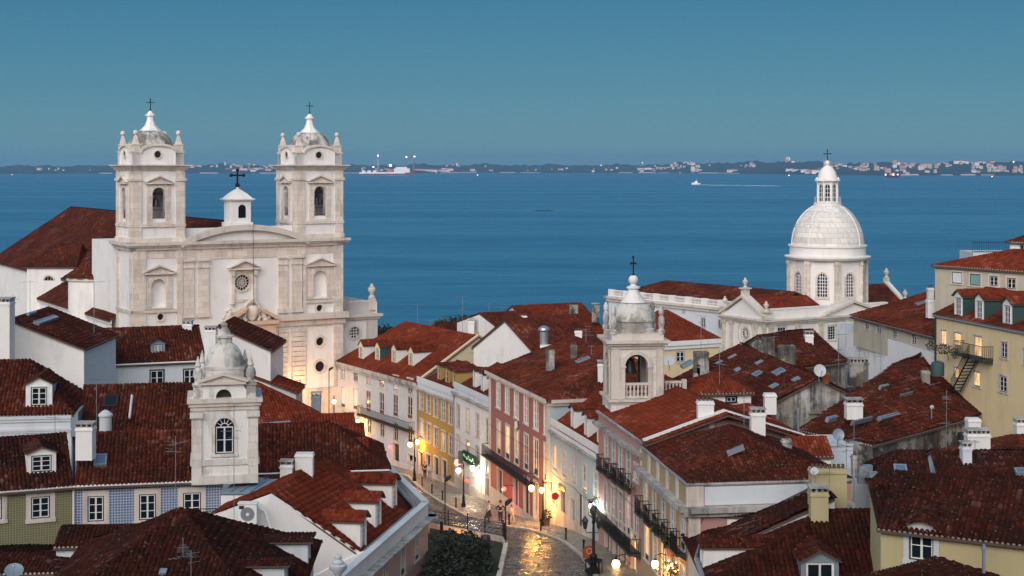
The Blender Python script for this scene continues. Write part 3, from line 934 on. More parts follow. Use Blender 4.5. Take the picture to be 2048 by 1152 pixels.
# ------------------------------------------------------------------ setting: land, water, far shore
def ground_z(x, y):
    if y < 60:
        prof = [(-260, 92), (-120, 88), (-60, 70), (-25, 50), (-6, 37.2), (6, 36.2), (12, 27), (35, 18), (60, 14.2)]  # unseen hill behind the camera, raised to block glow and dim the foreground
        if y <= prof[0][0]: return prof[0][1]
        for (a, za), (b, zb) in zip(prof, prof[1:]):
            if y <= b: return za + (zb - za) * (y - a) / (b - a)
    z = street_z(y) - 1.0
    if y > 110:
        z += max(0, min(1, (-x - 22) / 25)) * max(0, (1 - max(0, y - 200) / 130)) * 5
        z += max(0, min(1, (x - 12) / 25)) * max(0, (1 - max(0, y - 260) / 90)) * min(1, (y - 110) / 60) * 2
    return z
def earth_mat():
    m, n, l, b = _mat('earth')
    g = n.new('ShaderNodeNewGeometry').outputs['Position']
    l.new(_ramp(n, l, _noise(n, l, g, .2, 6), [(.35, (.04, .045, .03)), (.65, (.12, .10, .08))]), b.inputs['Base Color'])
    b.inputs['Roughness'].default_value = .95
    return m
def grid_mesh(name, xs, ys, fz, mat, smooth=True):
    b = MB()
    n = len(xs)
    b.v = [(x, y, fz(x, y)) for y in ys for x in xs]
    b.f = [(j * n + i, j * n + i + 1, (j + 1) * n + i + 1, (j + 1) * n + i) for j in range(len(ys) - 1) for i in range(n - 1)]
    b.m = [0] * len(b.f)
    return b.build(name, mat, smooth=smooth)
o = grid_mesh('ground', [-400 + 10 * i for i in range(91)], [-260, -200, -120, -60, -25, -6, 6, 12, 35, 60] + [60 + 8 * i for i in range(1, 47)], ground_z, earth_mat())
tag(o, kind='structure')

def water_mat():
    m, n, l, b = _mat('sea_water')
    g = n.new('ShaderNodeNewGeometry').outputs['Position']
    band = _noise(n, l, _map(n, l, g, (.0012, .007, 1)), 1.0, 5, .6)
    fine = _noise(n, l, _map(n, l, g, (.02, .085, 1)), 1.0, 7, .75)
    c = _mix(n, l, _ramp(n, l, band, [(.38, 0.2), (.66, .8)]), (.006, .080, .18), (.014, .145, .26))
    c = _mix(n, l, _ramp(n, l, fine, [(.40, 0.0), (.62, .9)]), c, (.026, .19, .32))
    l.new(c, b.inputs['Base Color'])
    r = _ramp(n, l, band, [(.40, .34), (.60, .22)])
    l.new(r, b.inputs['Roughness'])
    b.inputs['IOR'].default_value = 1.33
    b.inputs['Specular IOR Level'].default_value = .26
    w1 = _noise(n, l, _map(n, l, g, (.10, .35, 1)), 1.0, 5, .6)
    w2 = _noise(n, l, _map(n, l, g, (.9, 1.6, 1)), 1.0, 3, .6)
    a = n.new('ShaderNodeMath'); a.operation = 'MULTIPLY_ADD'; l.new(w2, a.inputs[0]); a.inputs[1].default_value = .25; l.new(w1, a.inputs[2])
    _bump(n, l, a.outputs[0], b, .85, 1.0)
    return m
b = MB(); b.poly([(-9000, 250, 0), (9000, 250, 0), (9000, 12000, 0), (-9000, 12000, 0)])
tag(b.build('water', water_mat()), kind='structure')

SHORE = [(-400, 333, 348), (0, 331.5, 347.5), (200, 331.5, 347), (380, 330.5, 347), (470, 329, 347), (560, 331, 347), (700, 330.5, 346.5), (860, 329.5, 346), (1000, 329.5, 345.5), (1150, 330, 345.5), (1300, 329.5, 346), (1370, 326, 346.5), (1420, 325.5, 346.5), (1500, 325, 347.5), (1570, 322, 348.5), (1640, 325.5, 350), (1700, 326, 350.5), (1800, 327.5, 351), (1880, 328, 351), (1930, 323.5, 351), (1990, 323.5, 351), (2048, 326, 351.5), (2500, 326, 352)]
def shore_at(px):
    for (a, t, w_), (b, t2, w2) in zip(SHORE, SHORE[1:]):
        if px <= b:
            k = max(0, (px - a) / (b - a)); return t + (t2 - t) * k, w_ + (w2 - w_) * k
    return SHORE[-1][1:]
def shore_pt(px, v, rng=None):
    """v 0 at the water, 1 on the crest"""
    t, w_ = shore_at(px)
    Y0 = F * ZC / (w_ - HY)
    Y = Y0 + 900 * v
    zt = max(ZC - (t - HY) / F * (Y0 + 900), 6)
    prof = 0 if v <= 0 else (.16 + .84 * min(1, v) ** .8)
    z = zt * prof
    if v > 0: z *= 1 + .16 * (math.sin(px * .071 + v * 5) * math.sin(px * .023 + 1.3)) + .06 * math.sin(px * .31 + v * 9)
    return Vector(((px - CX) * Y / F, Y, z))
def hill_mat():
    m, n, l, b = _mat('wooded_hill')
    g = n.new('ShaderNodeNewGeometry').outputs['Position']
    f = _noise(n, l, _map(n, l, g, (.01, .006, .03)), 1.0, 7, .7)
    l.new(_ramp(n, l, f, [(.36, (.008, .018, .016)), (.58, (.02, .035, .028)), (.68, (.09, .075, .06)), (.76, (.15, .13, .11))]), b.inputs['Base Color'])
    b.inputs['Roughness'].default_value = .95
    return m
b = MB()
pxs = list(range(-400, 2501, 6)); vs = [-.02, 0.001, .06, .25, .5, .75, 1.0, 1.3]
for v in vs:
    for px in pxs:
        p = shore_pt(px, v)
        if v < 0: p.z = -3
        if v > 1: p.z -= 20
        elif v > .1: p.z += RNG.uniform(-1, 1) * 3.0
        b.v.append(tuple(p))
n = len(pxs)
b.f = [(j * n + i, j * n + i + 1, (j + 1) * n + i + 1, (j + 1) * n + i) for j in range(len(vs) - 1) for i in range(n - 1)]
b.m = [0] * len(b.f)
tag(b.build('far_hills', hill_mat(), smooth=True), kind='structure')
# pale strip of quays at the water's edge
b = MB()
for a in range(200, 2040, 40):
    if RNG.random() < .35: continue
    p, q = shore_pt(a, 0), shore_pt(a + RNG.randint(20, 40), 0)
    fr = frame_pts(p, q); L = (q - p).length
    b.box(fr, 0, L, .5, 12, -2, RNG.uniform(3, 6))
tag(b.build('quay', plain('pale_quay', (.42, .37, .33), .9)), kind='structure')

# the far town: small pale houses
def far_house_mesh(k):
    b = MB(); w_, d_, h_ = [(16, 14, 9), (26, 15, 12), (14, 14, 18), (42, 18, 10), (22, 20, 24), (60, 20, 9)][k]
    fr = Frame((-w_ / 2, -d_ / 2), (1, 0))
    b.box(fr, 0, w_, -d_, 0, -8, h_)
    b.add([fr.p(-.8, .8, h_), fr.p(w_ + .8, .8, h_), fr.p(w_ + .8, -d_ - .8, h_), fr.p(-.8, -d_ - .8, h_), fr.p(w_ * .25, -d_ / 2, h_ + 4), fr.p(w_ * .75, -d_ / 2, h_ + 4)], [(0, 1, 5, 4), (1, 2, 5), (2, 3, 4, 5), (3, 0, 4)], 1)
    for r in range(int(h_ / 6)):
        for i in range(int(w_ / 6)):
            b.box(fr, 2 + i * 6, 4.2 + i * 6, .0, .3, 2 + r * 5.5, 5 + r * 5.5, 2)
    return b
FARWALL = [plain('far_pale_wall', (.66, .58, .52), .9), plain('far_pink_wall', (.56, .40, .34), .9), plain('far_white_wall', (.75, .72, .70), .9)]
FARROOF = plain('far_tile_roof', (.24, .09, .06), .9)
protos = []
for k in range(6):
    for wm in range(3):
        b = far_house_mesh(k); me = b.build('far_house', [FARWALL[wm], FARROOF, M['hole']], origin=(0, 0, 0))
        protos.append(me)
rngf = random.Random(3)
spots = []
def cluster(x0, x1, v0, v1, n, kinds=(0, 1, 2), sc=1.0):
    for _ in range(n):
        spots.append((rngf.uniform(x0, x1), rngf.uniform(v0, v1), rngf.choice(kinds), sc * rngf.uniform(.5, .95)))
cluster(60, 140, .1, .4, 5); cluster(380, 545, .2, 1.0, 22); cluster(445, 550, .0, .3, 10, (3, 5, 1), 1.3); cluster(700, 780, .05, .4, 8)
cluster(838, 900, .0, .15, 8, (3, 5), 1.2); cluster(890, 920, .5, .9, 6); cluster(930, 1260, .0, .6, 14)
cluster(1275, 1345, .0, .35, 16, (0, 1, 3)); cluster(1335, 1400, .0, .9, 34, (0, 1, 2)); cluster(1385, 1400, .0, .1, 2, (4,), 1.2)
cluster(1450, 1470, .0, .1, 3, (3, 5)); cluster(1480, 1520, .4, .8, 8); cluster(1570, 1592, .85, 1.0, 5, (0, 4), 1.1); cluster(1580, 1640, .0, .12, 6, (3, 5), 1.2)
cluster(1640, 1720, .1, .9, 22); cluster(1720, 1880, .0, .95, 52, (0, 1, 2, 4)); cluster(1890, 1985, .6, 1.0, 24, (0, 1)); cluster(1930, 2060, .0, .5, 34, (0, 1, 2, 4))
for i, (px, v, k, sc) in enumerate(spots):
    p = shore_pt(px, v)
    o = bpy.data.objects.new('far_house', protos[k * 3 + rngf.randrange(3)].data)
    COL.objects.link(o)
    o.location = p; o.rotation_euler.z = rngf.uniform(-.5, .5); o.scale = (sc, sc, sc * rngf.uniform(.7, 1.1))
    tag(o, 'tiny pale house among many on the far shore beyond the water', 'house', 'houses of the far shore town')
for o in protos: bpy.data.objects.remove(o)

# lit lamps along the far shore
LAMPMAT = [plain('shore_lamp_warm', (1, .8, .5), .5, 0, (1.0, .72, .42), 4.0), plain('shore_lamp_pink', (1, .5, .4), .5, 0, (1.0, .50, .42), 3.5), plain('shore_lamp_white', (1, .95, .9), .5, 0, (1.0, .92, .85), 4.0)]
lp = []
for m in LAMPMAT:
    b = MB(); b.ball((0, 0, 0), 4.2, 8); b.lathe((0, 0, -9), [(.5, 0), (.4, 9)], 4)
    lp.append(b.build('shore_light', m, origin=(0, 0, 0)))
for px, py, k in [(2, 344, 0), (14, 341, 0), (24, 349.5, 1), (113, 337.5, 1), (118, 337.5, 0), (92, 340, 0), (174, 341, 1), (180, 340, 0), (421, 338, 1), (689, 333.5, 2), (694, 333.5, 2), (878, 334, 1), (1049, 338, 0), (1101, 338, 1), (1202, 330.5, 0), (1217, 334.5, 0), (1258, 335, 0), (1262, 335, 2), (1285, 325.5, 0), (1310, 332.5, 0), (1297, 336, 0), (1419, 330.5, 0), (1420, 334, 0), (1338, 338, 0), (1362, 333, 2), (1748, 341.5, 0), (1790, 338, 0), (1795, 342, 0), (1806, 339, 0), (1815, 337.5, 0), (1834, 343, 2), (1852, 340, 0), (1876, 343, 1), (1917, 342, 0), (1986, 342, 0), (1987, 345, 0), (1984, 353.5, 0), (2027, 323.5, 0), (1578, 351, 0), (955, 350.5, 2), (1923, 350, 0), (1727, 334, 2)]:
    t, w_ = shore_at(px)
    Y0 = F * ZC / (w_ - HY)
    Y = min(F * ZC / (py - HY) - 20, Y0) if py > w_ else Y0 + max(0, min(1, (w_ - py) / max(1, w_ - t))) * 820 - 30
    o = bpy.data.objects.new('shore_light', lp[k].data); COL.objects.link(o); o.location = at(px, py, Y)
    s = RNG.uniform(.4, .68); o.scale = (s, s, s)
    tag(o, 'small glowing lamp among the lights of the far shore', 'light', 'lit lamps on the far shore')
for o in lp: bpy.data.objects.remove(o)

# dusk air over the water: one even box of haze
xs_, ys_, zs_ = (-9500, 9500), (-420, 12600), (-9, 118)
hb = MB(); hb.add([(x, y, z) for z in zs_ for y in ys_ for x in xs_], [(0, 2, 3, 1), (4, 5, 7, 6), (0, 1, 5, 4), (2, 6, 7, 3), (0, 4, 6, 2), (1, 3, 7, 5)])
hz = hb.build('haze', [], origin=(0, 0, 0))
hm = bpy.data.materials.new('evening_haze'); hm.use_nodes = True
hn = hm.node_tree.nodes; hn.clear()
ho = hn.new('ShaderNodeOutputMaterial'); hv = hn.new('ShaderNodeVolumePrincipled')
hv.inputs['Color'].default_value = (.30, .60, .96, 1); hv.inputs['Density'].default_value = HAZE; hv.inputs['Anisotropy'].default_value = .2
hm.node_tree.links.new(hv.outputs[0], ho.inputs['Volume'])
hz.data.materials.append(hm); hz['kind'] = 'stuff'
# ------------------------------------------------------------------ the big white church with two bell towers
def cross_iron(b, c, h, wd, r=.09, mi=0, fr=None, blobs=True):
    """iron cross standing at point c"""
    fr = fr or Frame((c[0], c[1]), (1, 0))
    q = lambda s, z: fr.p(s, 0, c[2] + z)
    b.tube([q(0, 0), q(0, h)], r, 6, mi)
    b.tube([q(-wd / 2, h * .66), q(wd / 2, h * .66)], r, 6, mi)
    if blobs:
        for s, z in ((0, h), (-wd / 2, h * .66), (wd / 2, h * .66)):
            b.ball(q(s, z), r * 1.9, 6, mi)
    b.ball(q(0, .05), r * 2.6, 8, mi)
def urn(b, c, h, r, mi=0):
    b.lathe(c, [(r * .8, 0), (r * .8, h * .12), (r * .35, h * .2), (r * .45, h * .3), (r, h * .55), (r * .95, h * .68), (r * .45, h * .8), (r * .5, h * .86), (r * .2, h)], 10, 0, mi)
def spire(b, c, h, r, mi=0):
    """square-footed pinnacle with a ball"""
    b.lathe(c, [(r * 1.4, 0), (r * 1.4, h * .28), (r * 1.6, h * .28), (r * 1.6, h * .33)], 4, PI / 4 + CH_A, mi)
    b.lathe((c[0], c[1], c[2] + h * .33), [(r * 1.1, 0), (r * .35, h * .42)], 4, PI / 4 + CH_A, mi)
    b.ball((c[0], c[1], c[2] + h * .86), r * .72, 10, mi)
def pediment(b, fr, s0, s1, h, rise, d, out, mi=0, t=.22):
    """triangular hood over an opening"""
    m = (s0 + s1) / 2
    b.box(fr, s0, s1, d, d + out, h, h + t * .8, mi)
    b.prism(fr, [(s0 - .05, h + t * .8 + .002), (m, h + rise), (m, h + rise + t), (s0 - .15, h + t * 1.0)], d, d + out * 1.1, mi)
    b.prism(fr, [(s1 + .05, h + t * .8 + .002), (s1 + .15, h + t * 1.0), (m, h + rise + t), (m, h + rise)], d, d + out * 1.1, mi)
    b.prism(fr, [(s0 + .1, h + t * .8 + .001), (s1 - .1, h + t * .8 + .001), (m, h + rise - .05)], d, d + out * .35, mi)
def archpts(cm, top, r, n=14): return [(cm + r * math.cos(PI * i / n), top + r * math.sin(PI * i / n)) for i in range(n + 1)]
def arch_wall(b, fr, s0, s1, h0, h1, a0, a1, b0, top, d, mi=0, n=14):
    """wall sheet s0..s1, h0..h1 with an arched opening a0..a1 from sill b0 to springing `top`"""
    r = (a1 - a0) / 2; cm = (a0 + a1) / 2
    b.poly([fr.p(s0, d, h0), fr.p(s1, d, h0), fr.p(s1, d, b0), fr.p(s0, d, b0)], mi)
    b.poly([fr.p(s0, d, b0), fr.p(a0, d, b0), fr.p(a0, d, top), fr.p(s0, d, top)], mi)
    b.poly([fr.p(a1, d, b0), fr.p(s1, d, b0), fr.p(s1, d, top), fr.p(a1, d, top)], mi)
    A = archpts(cm, top, r, n)
    for k in range(n // 2):
        b.poly([fr.p(*[A[k][0], d, A[k][1]]), fr.p(s1, d, top + (h1 - top) * k / (n // 2)), fr.p(s1, d, top + (h1 - top) * (k + 1) / (n // 2)), fr.p(A[k + 1][0], d, A[k + 1][1])], mi)
        j = n - k
        b.poly([fr.p(A[j][0], d, A[j][1]), fr.p(A[j - 1][0], d, A[j - 1][1]), fr.p(s0, d, top + (h1 - top) * (k + 1) / (n // 2)), fr.p(s0, d, top + (h1 - top) * k / (n // 2))], mi)
    b.poly([fr.p(A[n // 2][0], d, A[n // 2][1]), fr.p(s1, d, h1), fr.p(s0, d, h1)], mi)

CH_A = math.radians(31)
CU = Vector((math.cos(CH_A), math.sin(CH_A)))
CO = at(265, 487, 163)
CF = Frame((CO.x, CO.y), CU)                                  # facade plane
CBK = CF.p(0, 0, 0)
church = thing('church', 'big white church with two domed bell towers and a round window over its curved pediment', 'church', CF.p(12, -8, 7))
CW = CF.hit(685, 480)[0]                                      # facade width
TW = 5.8
cb, c_main, c_up = 8.0, CF.hit(265, 490)[1], CF.hit(265, 331)[1]
CWALL = plaster('church_white_plaster', (.80, .77, .74), dirt=(.30, .25, .19), amt=.5, lo=.5, hi=.8)
STONE = M['lime']
DOMEST = plaster('weathered_dome_plaster', (.60, .57, .52), dirt=(.09, .08, .07), amt=.9, lo=.45, hi=.6, patch=(.15, .14, .13), patch_amt=.8)
# frames of the other sides
CLs = Frame(CF.p(0, -TW, 0), -CF.n)                           # left flank of the left tower, seen from the left
assert True
SL0, SR0 = 0.0, CW - TW
h_low0, h_low1 = CF.hit(640, 648)[1], CF.hit(640, 625)[1]     # string course across the right half

# ---- central wall
def oculus(parent, fr, cs, ch, r, d, rim=.28, grid=False, name='oculus'):
    b = MB(); b.ring(fr, cs, ch, r, r + rim, d - .35, d + .09, 20)
    o = b.build(name, STONE, parent)
    MB().disc(fr, cs, ch, r, d - .3, 20).build('dark_backing', M['glass'] if grid else M['hole'], o)
    if grid:
        g = MB()
        for k in (-.5, 0, .5):
            e = math.sqrt(max(0, 1 - k * k)) * r
            g.box(fr, cs + k * r - .04, cs + k * r + .04, d - .29, d - .24, ch - e, ch + e)
            g.box(fr, cs - e, cs + e, d - .288, d - .242, ch + k * r - .04, ch + k * r + .04)
        g.build('window_bars', M['paint'], o)
    return o
ocs = [(321, 634, 6.5), (639, 616, 7), (640, 683, 9), (640, 733, 11)]
oc = []
for px, py, rp in ocs:
    s, h = CF.hit(px, py); oc.append((s, h, rp * 168 / F))
rs, rh = CF.hit(484, 565); rr = 15.5 * 169 / F
holes = [(s - r - .05, s + r + .05, h - r - .05, h + r + .05) for s, h, r in oc] + [(rs - rr - .05, rs + rr + .05, rh - rr - .05, rh + rr + .05)]
nl, nr = CF.rect(302, 558, 331, 614), CF.rect(626, 541, 653, 594)
niche = [nl, nr]
b = MB()
b.wall(CF, 0, CW, cb, c_main, holes + [(a, c, e, f) for a, c, e, f in niche])
fk = Frame(CF.p(CW, 0, 0), -CF.n); b.wall(fk, 0, 16, cb, c_main)                       # right flank
fl = Frame(CF.p(0, -16, 0), CF.n); b.wall(fl, 0, 16, cb, c_main)                       # left flank
for (s0, s1, h0, h1) in holes:                                                         # square rims behind the round frames
    b.ring(CF, (s0 + s1) / 2, (h0 + h1) / 2, (s1 - s0) / 2 * .96, (s1 - s0) / 2 * 1.5, -.02, -.001, 20)
b.poly([CF.p(0, 0, c_main), CF.p(CW, 0, c_main), CF.p(CW, -16, c_main), CF.p(0, -16, c_main)])
b.build('wall', CWALL, church)
for s, h, r in oc: oculus(church, CF, s, h, r, 0)
# rose window
o = MB(); o.ring(CF, rs, rh, rr, rr + .22, -.35, .1, 24)
rose = o.build('rose_window', STONE, church)
MB().disc(CF, rs, rh, rr, -.2, 24).build('pane', M['glass'], rose)
g = MB()
for rad in (.28, .62):
    g.ring(CF, rs, rh, rr * rad - .035, rr * rad + .035, -.19, -.1, 20)
for k in range(14):
    t = 2 * PI * k / 14; e = Vector((-math.sin(t), math.cos(t))) * .028
    c_, s_ = math.cos(t), math.sin(t)
    g.prism(CF, [(rs + rr * .28 * c_ - e.x, rh + rr * .28 * s_ - e.y), (rs + rr * c_ - e.x, rh + rr * s_ - e.y), (rs + rr * c_ + e.x, rh + rr * s_ + e.y), (rs + rr * .28 * c_ + e.x, rh + rr * .28 * s_ + e.y)], -.188, -.11)
g.ring(CF, rs, rh, .02, .14, -.19, -.09, 10)
g.build('tracery', M['trim'], rose)
q = MB()
s0, s1, h0, h1 = CF.rect(462, 541, 511, 604)
for a in (s0, s1 - .34): q.box(CF, a, a + .34, .001, .3, h0, h1 + .1)
q.box(CF, s0 + .35, s1 - .35, .001, .12, h1 - .35, h1 + .1); q.box(CF, s0 + .35, s1 - .35, .001, .14, h0, h0 + .3)
for a in (s0 - .1, s1 - .3): q.box(CF, a, a + .4, .302, .5, h1 - .55, h1 + .1); q.lathe(CF.p(a + .2, .3, h0 - .35), [(.1, 0), (.3, .25), (.26, .5)], 8)
pediment(q, CF, s0 - .35, s1 + .35, h1 + .12, .95, .001, .65)
# spandrels round the rose
q.ring(CF, rs, rh, rr + .22, rr + .34, .0, .06, 24)
q.build('window_hood', STONE, church)
# niches with pediments
for (s0, s1, h0, h1) in niche:
    n_ = MB(); r = (s1 - s0) / 2; cm = (s0 + s1) / 2; top = h1 - r
    n_.poly([CF.p(s0, -.55, h0), CF.p(s1, -.55, h0), CF.p(s1, -.55, h1), CF.p(s0, -.55, h1)])
    n_.box(CF, s0 - .001, s1 + .001, -.55, .001, h0 - .1, h0); 
    n_.strip(CF, [(s0, h0)] + archpts(cm, top, r)[::-1] + [(s1, h0)], [(s0 - .01, h0)] + archpts(cm, top, r + .01)[::-1] + [(s1 + .01, h0)], -.55, 0)
    no = n_.build('niche', CWALL, church)
    f = MB()
    A = archpts(cm, top, r)
    f.prism(CF, [(s1, top)] + A[1:8] + [(s1 + .002, h1 + .002)], -.06, .02); f.prism(CF, [(s0, top), (s0 - .002, h1 + .002)] + A[7:14], -.06, .02)
    f.ring(CF, cm, top, r, r + .3, .0, .14, 14, 0, PI)
    f.box(CF, s0 - .3, s0, .001, .14, h0, top); f.box(CF, s1, s1 + .3, .001, .14, h0, top)
    f.box(CF, s0 - .75, s0 - .32, .001, .1, h0, h1 + .5); f.box(CF, s1 + .32, s1 + .75, .001, .1, h0, h1 + .5)
    f.box(CF, s0 - .3, s1 + .3, .001, .1, top + r + .31, h1 + .5)
    pediment(f, CF, s0 - .95, s1 + .95, h1 + .52, .85, .001, .45)
    f.box(CF, s0 - .8, s1 + .8, .001, .2, h0 - .22, h0 - .101)
    f.build('niche_frame', STONE, no)

# ---- pilasters, friezes, cornices
def pil(px0, px1, hh0, hh1, out=.16, name='pilaster', fr=CF, py=560, cap=True, mat=STONE, s=None):
    if s is None: a, c = fr.hit(px0, py)[0], fr.hit(px1, py)[0]
    else: a, c = s
    b = MB(); b.box(fr, a, c, .001, out, hh0, hh1)
    if cap:
        b.box(fr, a - .08, c + .08, .001, out + .1, hh1 - .95, hh1 - .8)
        b.box(fr, a - .12, c + .12, .001, out + .18, hh1 - .2, hh1 - .002)
        b.box(fr, a - .1, c + .1, .001, out + .1, hh0, hh0 + .5)
    return b.build(name, mat, church)
h_fr0 = CF.hit(480, 516)[1]                                   # underside of the frieze
for a, c in ((367, 387), (396, 417), (556, 574), (583, 603)): pil(a, c, h_low1 + .2, h_fr0, .22)
pil(0, 0, cb, c_main - .6, .2, s=(0, CF.hit(291, 560)[0]), cap=False)
pil(0, 0, cb, c_main - .6, .2, s=(CF.hit(353, 560)[0], CF.hit(364, 560)[0]), cap=False)
pil(0, 0, cb, c_main - .6, .2, s=(CF.hit(605, 560)[0], CF.hit(611, 560)[0]), cap=False)
pil(0, 0, cb, c_main - .6, .2, s=(CF.hit(666, 560)[0], CW), cap=False)
pil(0, 0, cb, c_main - .6, .16, fr=fl, s=(10.4, 11.2), cap=False)
pil(0, 0, cb, c_main - .6, .16, fr=fl, s=(15.2, 16.0), cap=False)
# lower giant pilasters with banded blocks
for a, c in ((556, 574), (583, 609)):
    s0, s1 = CF.hit(a, 720)[0], CF.hit(c, 720)[0]
    b = MB(); z = cb
    while z < h_low0 - .9:
        b.box(CF, s0, s1, .001, .34, z, z + .5); z += .56
    b.box(CF, s0 - .05, s1 + .05, .001, .42, z, z + .3)
    b.build('pilaster', STONE, church)
# frieze
b = MB(); sA, sB = CF.hit(352, 510)[0], CF.hit(611, 510)[0]
b.box(CF, sA, sB, .001, .1, h_fr0, c_main - .62)
b.box(CF, 0, sA, .001, .06, h_fr0 + .25, c_main - .62); b.box(CF, sB, CW, .001, .06, h_fr0 + .25, c_main - .62)
b.build('frieze', STONE, church)
def cornice(name, segs, h0, h1, out):
    b = MB()
    st = [(0, .35, .45), (.35, .6, .7), (.6, 1.0, 1.0)]
    for (fr, a, c) in segs:
        for i, (u, v, k) in enumerate(st):
            b.box(fr, a - out * k, c + out * k, .0 - .3, out * k - .002 * i, h0 + (h1 - h0) * u, h0 + (h1 - h0) * v)
    return b.build(name, M['trim'], church)
cornice('main_cornice', [(CF, 0, CW), (fl, 10.2, 16), (fk, 0, 5.8)], c_main - .62, c_main + .22, .75)
# string course of the lower storey
sC = CF.hit(436, 640)[0]
b = MB()
for u, v, k in ((0, .5, .5), (.5, 1, 1.0)):
    b.box(CF, CF.hit(545, 640)[0], CW + .5 * k, .001, .75 * k, h_low0 + (h_low1 - h_low0) * u, h_low0 + (h_low1 - h_low0) * v)
b.box(CF, CF.hit(436, 660)[0], CF.hit(545, 640)[0], .001, .5, h_low0 - .3, h_low0 + .25)
b.box(CF, 0, CF.hit(353, 560)[0], .001, .25, CF.hit(320, 625)[1], CF.hit(320, 619)[1]); b.box(CF, CF.hit(611, 600)[0], CW, .001, .25, CF.hit(640, 605)[1], CF.hit(640, 599)[1])
b.box(fl, 10.2, 16, .001, .2, CF.hit(320, 625)[1], CF.hit(320, 619)[1])
b.box(CF, -.1, CW + .3, .001, .5, cb, CF.hit(640, 775)[1])
b.build('string_course', M['trim'], church)
# window-less lower panels in stone behind the portal, portal pediment with coat of arms
b = MB()
p0, p1 = CF.hit(455, 660)[0], CF.hit(545, 660)[0]; pm = (p0 + p1) / 2; ph = CF.hit(500, 648)[1]
b.box(CF, p0, p1, .001, 1.0, ph - 9, ph)
b.box(CF, p0 - .3, p1 + .3, .001, 1.3, ph + .001, ph + .4)
for sg in (-1, 1):
    e = (p1 - p0) / 2 + .3
    b.prism(CF, [(pm + sg * e, ph + .402), (pm + sg * .9, ph + 1.5), (pm + sg * .9, ph + 1.85), (pm + sg * (e + .1), ph + .8)], .001, 1.2)
    b.lathe(CF.p(pm + sg * .75, .6, ph + 1.5), [(.1, 0), (.32, .12), (.34, .35), (.1, .5)], 10)
b.build('portal', plaster('portal_stone', (.58, .42, .30), dirt=(.2, .14, .1), amt=.6), church)
b = MB()
ah = CF.hit(488, 622)[1]
b.lathe(CF.p(pm, .55, ah - 1.1), [(.1, 0), (.5, .3), (.72, .9), (.75, 1.4), (.5, 1.75), (.1, 1.8)], 12, 0, 0, True, .45)
for k in range(9):
    t = PI * (.05 + .9 * k / 8)
    b.ball(CF.p(pm + .85 * math.cos(t), .6, ah + .35 + .75 * math.sin(t)), .22, 7)
for sg in (-1, 1):
    for k in range(6): b.ball(CF.p(pm + sg * (.85 + .08 * math.sin(k * 2)), .6, ah + .3 - k * .26), .19 + .04 * math.sin(k * 1.7), 7)
for k in range(5): b.ball(CF.p(pm - .3 + .15 * k, .65, ah + 1.15 + .12 * math.sin(k)), .17, 7)
b.build('coat_of_arms', STONE, church, True)
for px, sg in ((448, 1), (531, -1)):
    s, h = CF.hit(px, 655); b = MB()
    for k, (ds, dz, r) in enumerate(((0, .2, .5), (.1, .6, .48), (.22, 1.0, .42), (.4, 1.35, .36), (.5, 1.7, .3), (.42, 2.05, .26), (.15, 1.9, .2), (-.2, 1.2, .25), (-.4, .8, .2))):
        b.ball(CF.p(s + sg * ds, .55, h + dz), r, 8)
    b.build('angel_figure', STONE, church, True)

# ---- curved central pediment
a0, a1 = CF.hit(355, 490)[0], CF.hit(618, 482)[0]
am = (a0 + a1) / 2; hh = c_main + .1
rise = CF.hit(488, 447)[1] - hh - .1
half = (a1 - a0) / 2; R = (half ** 2 + rise ** 2) / (2 * rise)
def arc(r_in, n=28):
    zc = hh + rise - R; t = math.asin(min(1, half / R))
    return [(am + (R - r_in) * math.sin(-t + 2 * t * i / n), zc + (R - r_in) * math.cos(-t + 2 * t * i / n)) for i in range(n + 1)]
b = MB(); b.prism(CF, arc(.3) + [(a1 - .4, hh - .1), (a0 + .4, hh - .1)], -1.2, -.05)
b.build('pediment', CWALL, church)
b = MB(); b.strip(CF, arc(.62), arc(0), -.3, .7)
b.build('curved_cornice', M['trim'], church)
b = MB()
s0, s1 = CF.hit(367, 470)[0], CF.hit(420, 470)[0]; b.box(CF, TW, s1 + 3, -2.2, -1.3, c_main, CF.hit(380, 458)[1])
b.build('parapet', CWALL, church); b = MB()
b.box(CF, CF.hit(540, 470)[0], CW - TW, -2.2, -1.3, c_main, CF.hit(590, 452)[1])
b.build('parapet', CWALL, church)
# little bell-cote on top with its cross
s0, s1, h0, h1 = CF.rect(462, 402, 501, 444); k0, k1, j0, j1 = CF.rect(476, 409, 491, 436)
b = MB(); km = (k0 + k1) / 2; kt = j1 - (k1 - k0) / 2; dd = s1 - s0
h0 -= .5
arch_wall(b, CF, s0, s1, h0, h1, k0, k1, j0, kt, .1)
for fr_ in (Frame(CF.p(s1, .1, 0), -CF.n), Frame(CF.p(s0, .1 - dd, 0), CF.n)): b.wall(fr_, 0, dd, h0, h1)
b.poly([CF.p(s1, .1 - dd, h0), CF.p(s0, .1 - dd, h0), CF.p(s0, .1 - dd, h1), CF.p(s1, .1 - dd, h1)])
b.box(CF, s0 - .25, s1 + .25, -dd, .3, h0, h0 + .45)
for k in range(2):
    o_ = .18 + k * .18
    b.box(CF, s0 - o_, s1 + o_, .1 - dd - o_, .1 + o_, h1 + k * .14, h1 + .14 + k * .14)
c = CF.p((s0 + s1) / 2, .1 - dd / 2, h1 + .28)
b.lathe(c, [(dd * .82, 0), (dd * .5, .55), (dd * .2, .95), (.16, 1.1), (.2, 1.5)], 4, PI / 4 + CH_A)
bc = b.build('bell_cote', CWALL, church)
g = MB(); g.poly([CF.p(k0, -.1, j0), CF.p(k1, -.1, j0), CF.p(k1, -.1, j1), CF.p(k0, -.1, j1)], 1)
for i in range(1, 3): x = k0 + (k1 - k0) * i / 3; g.box(CF, x - .025, x + .025, -.08, -.03, j0, j1)
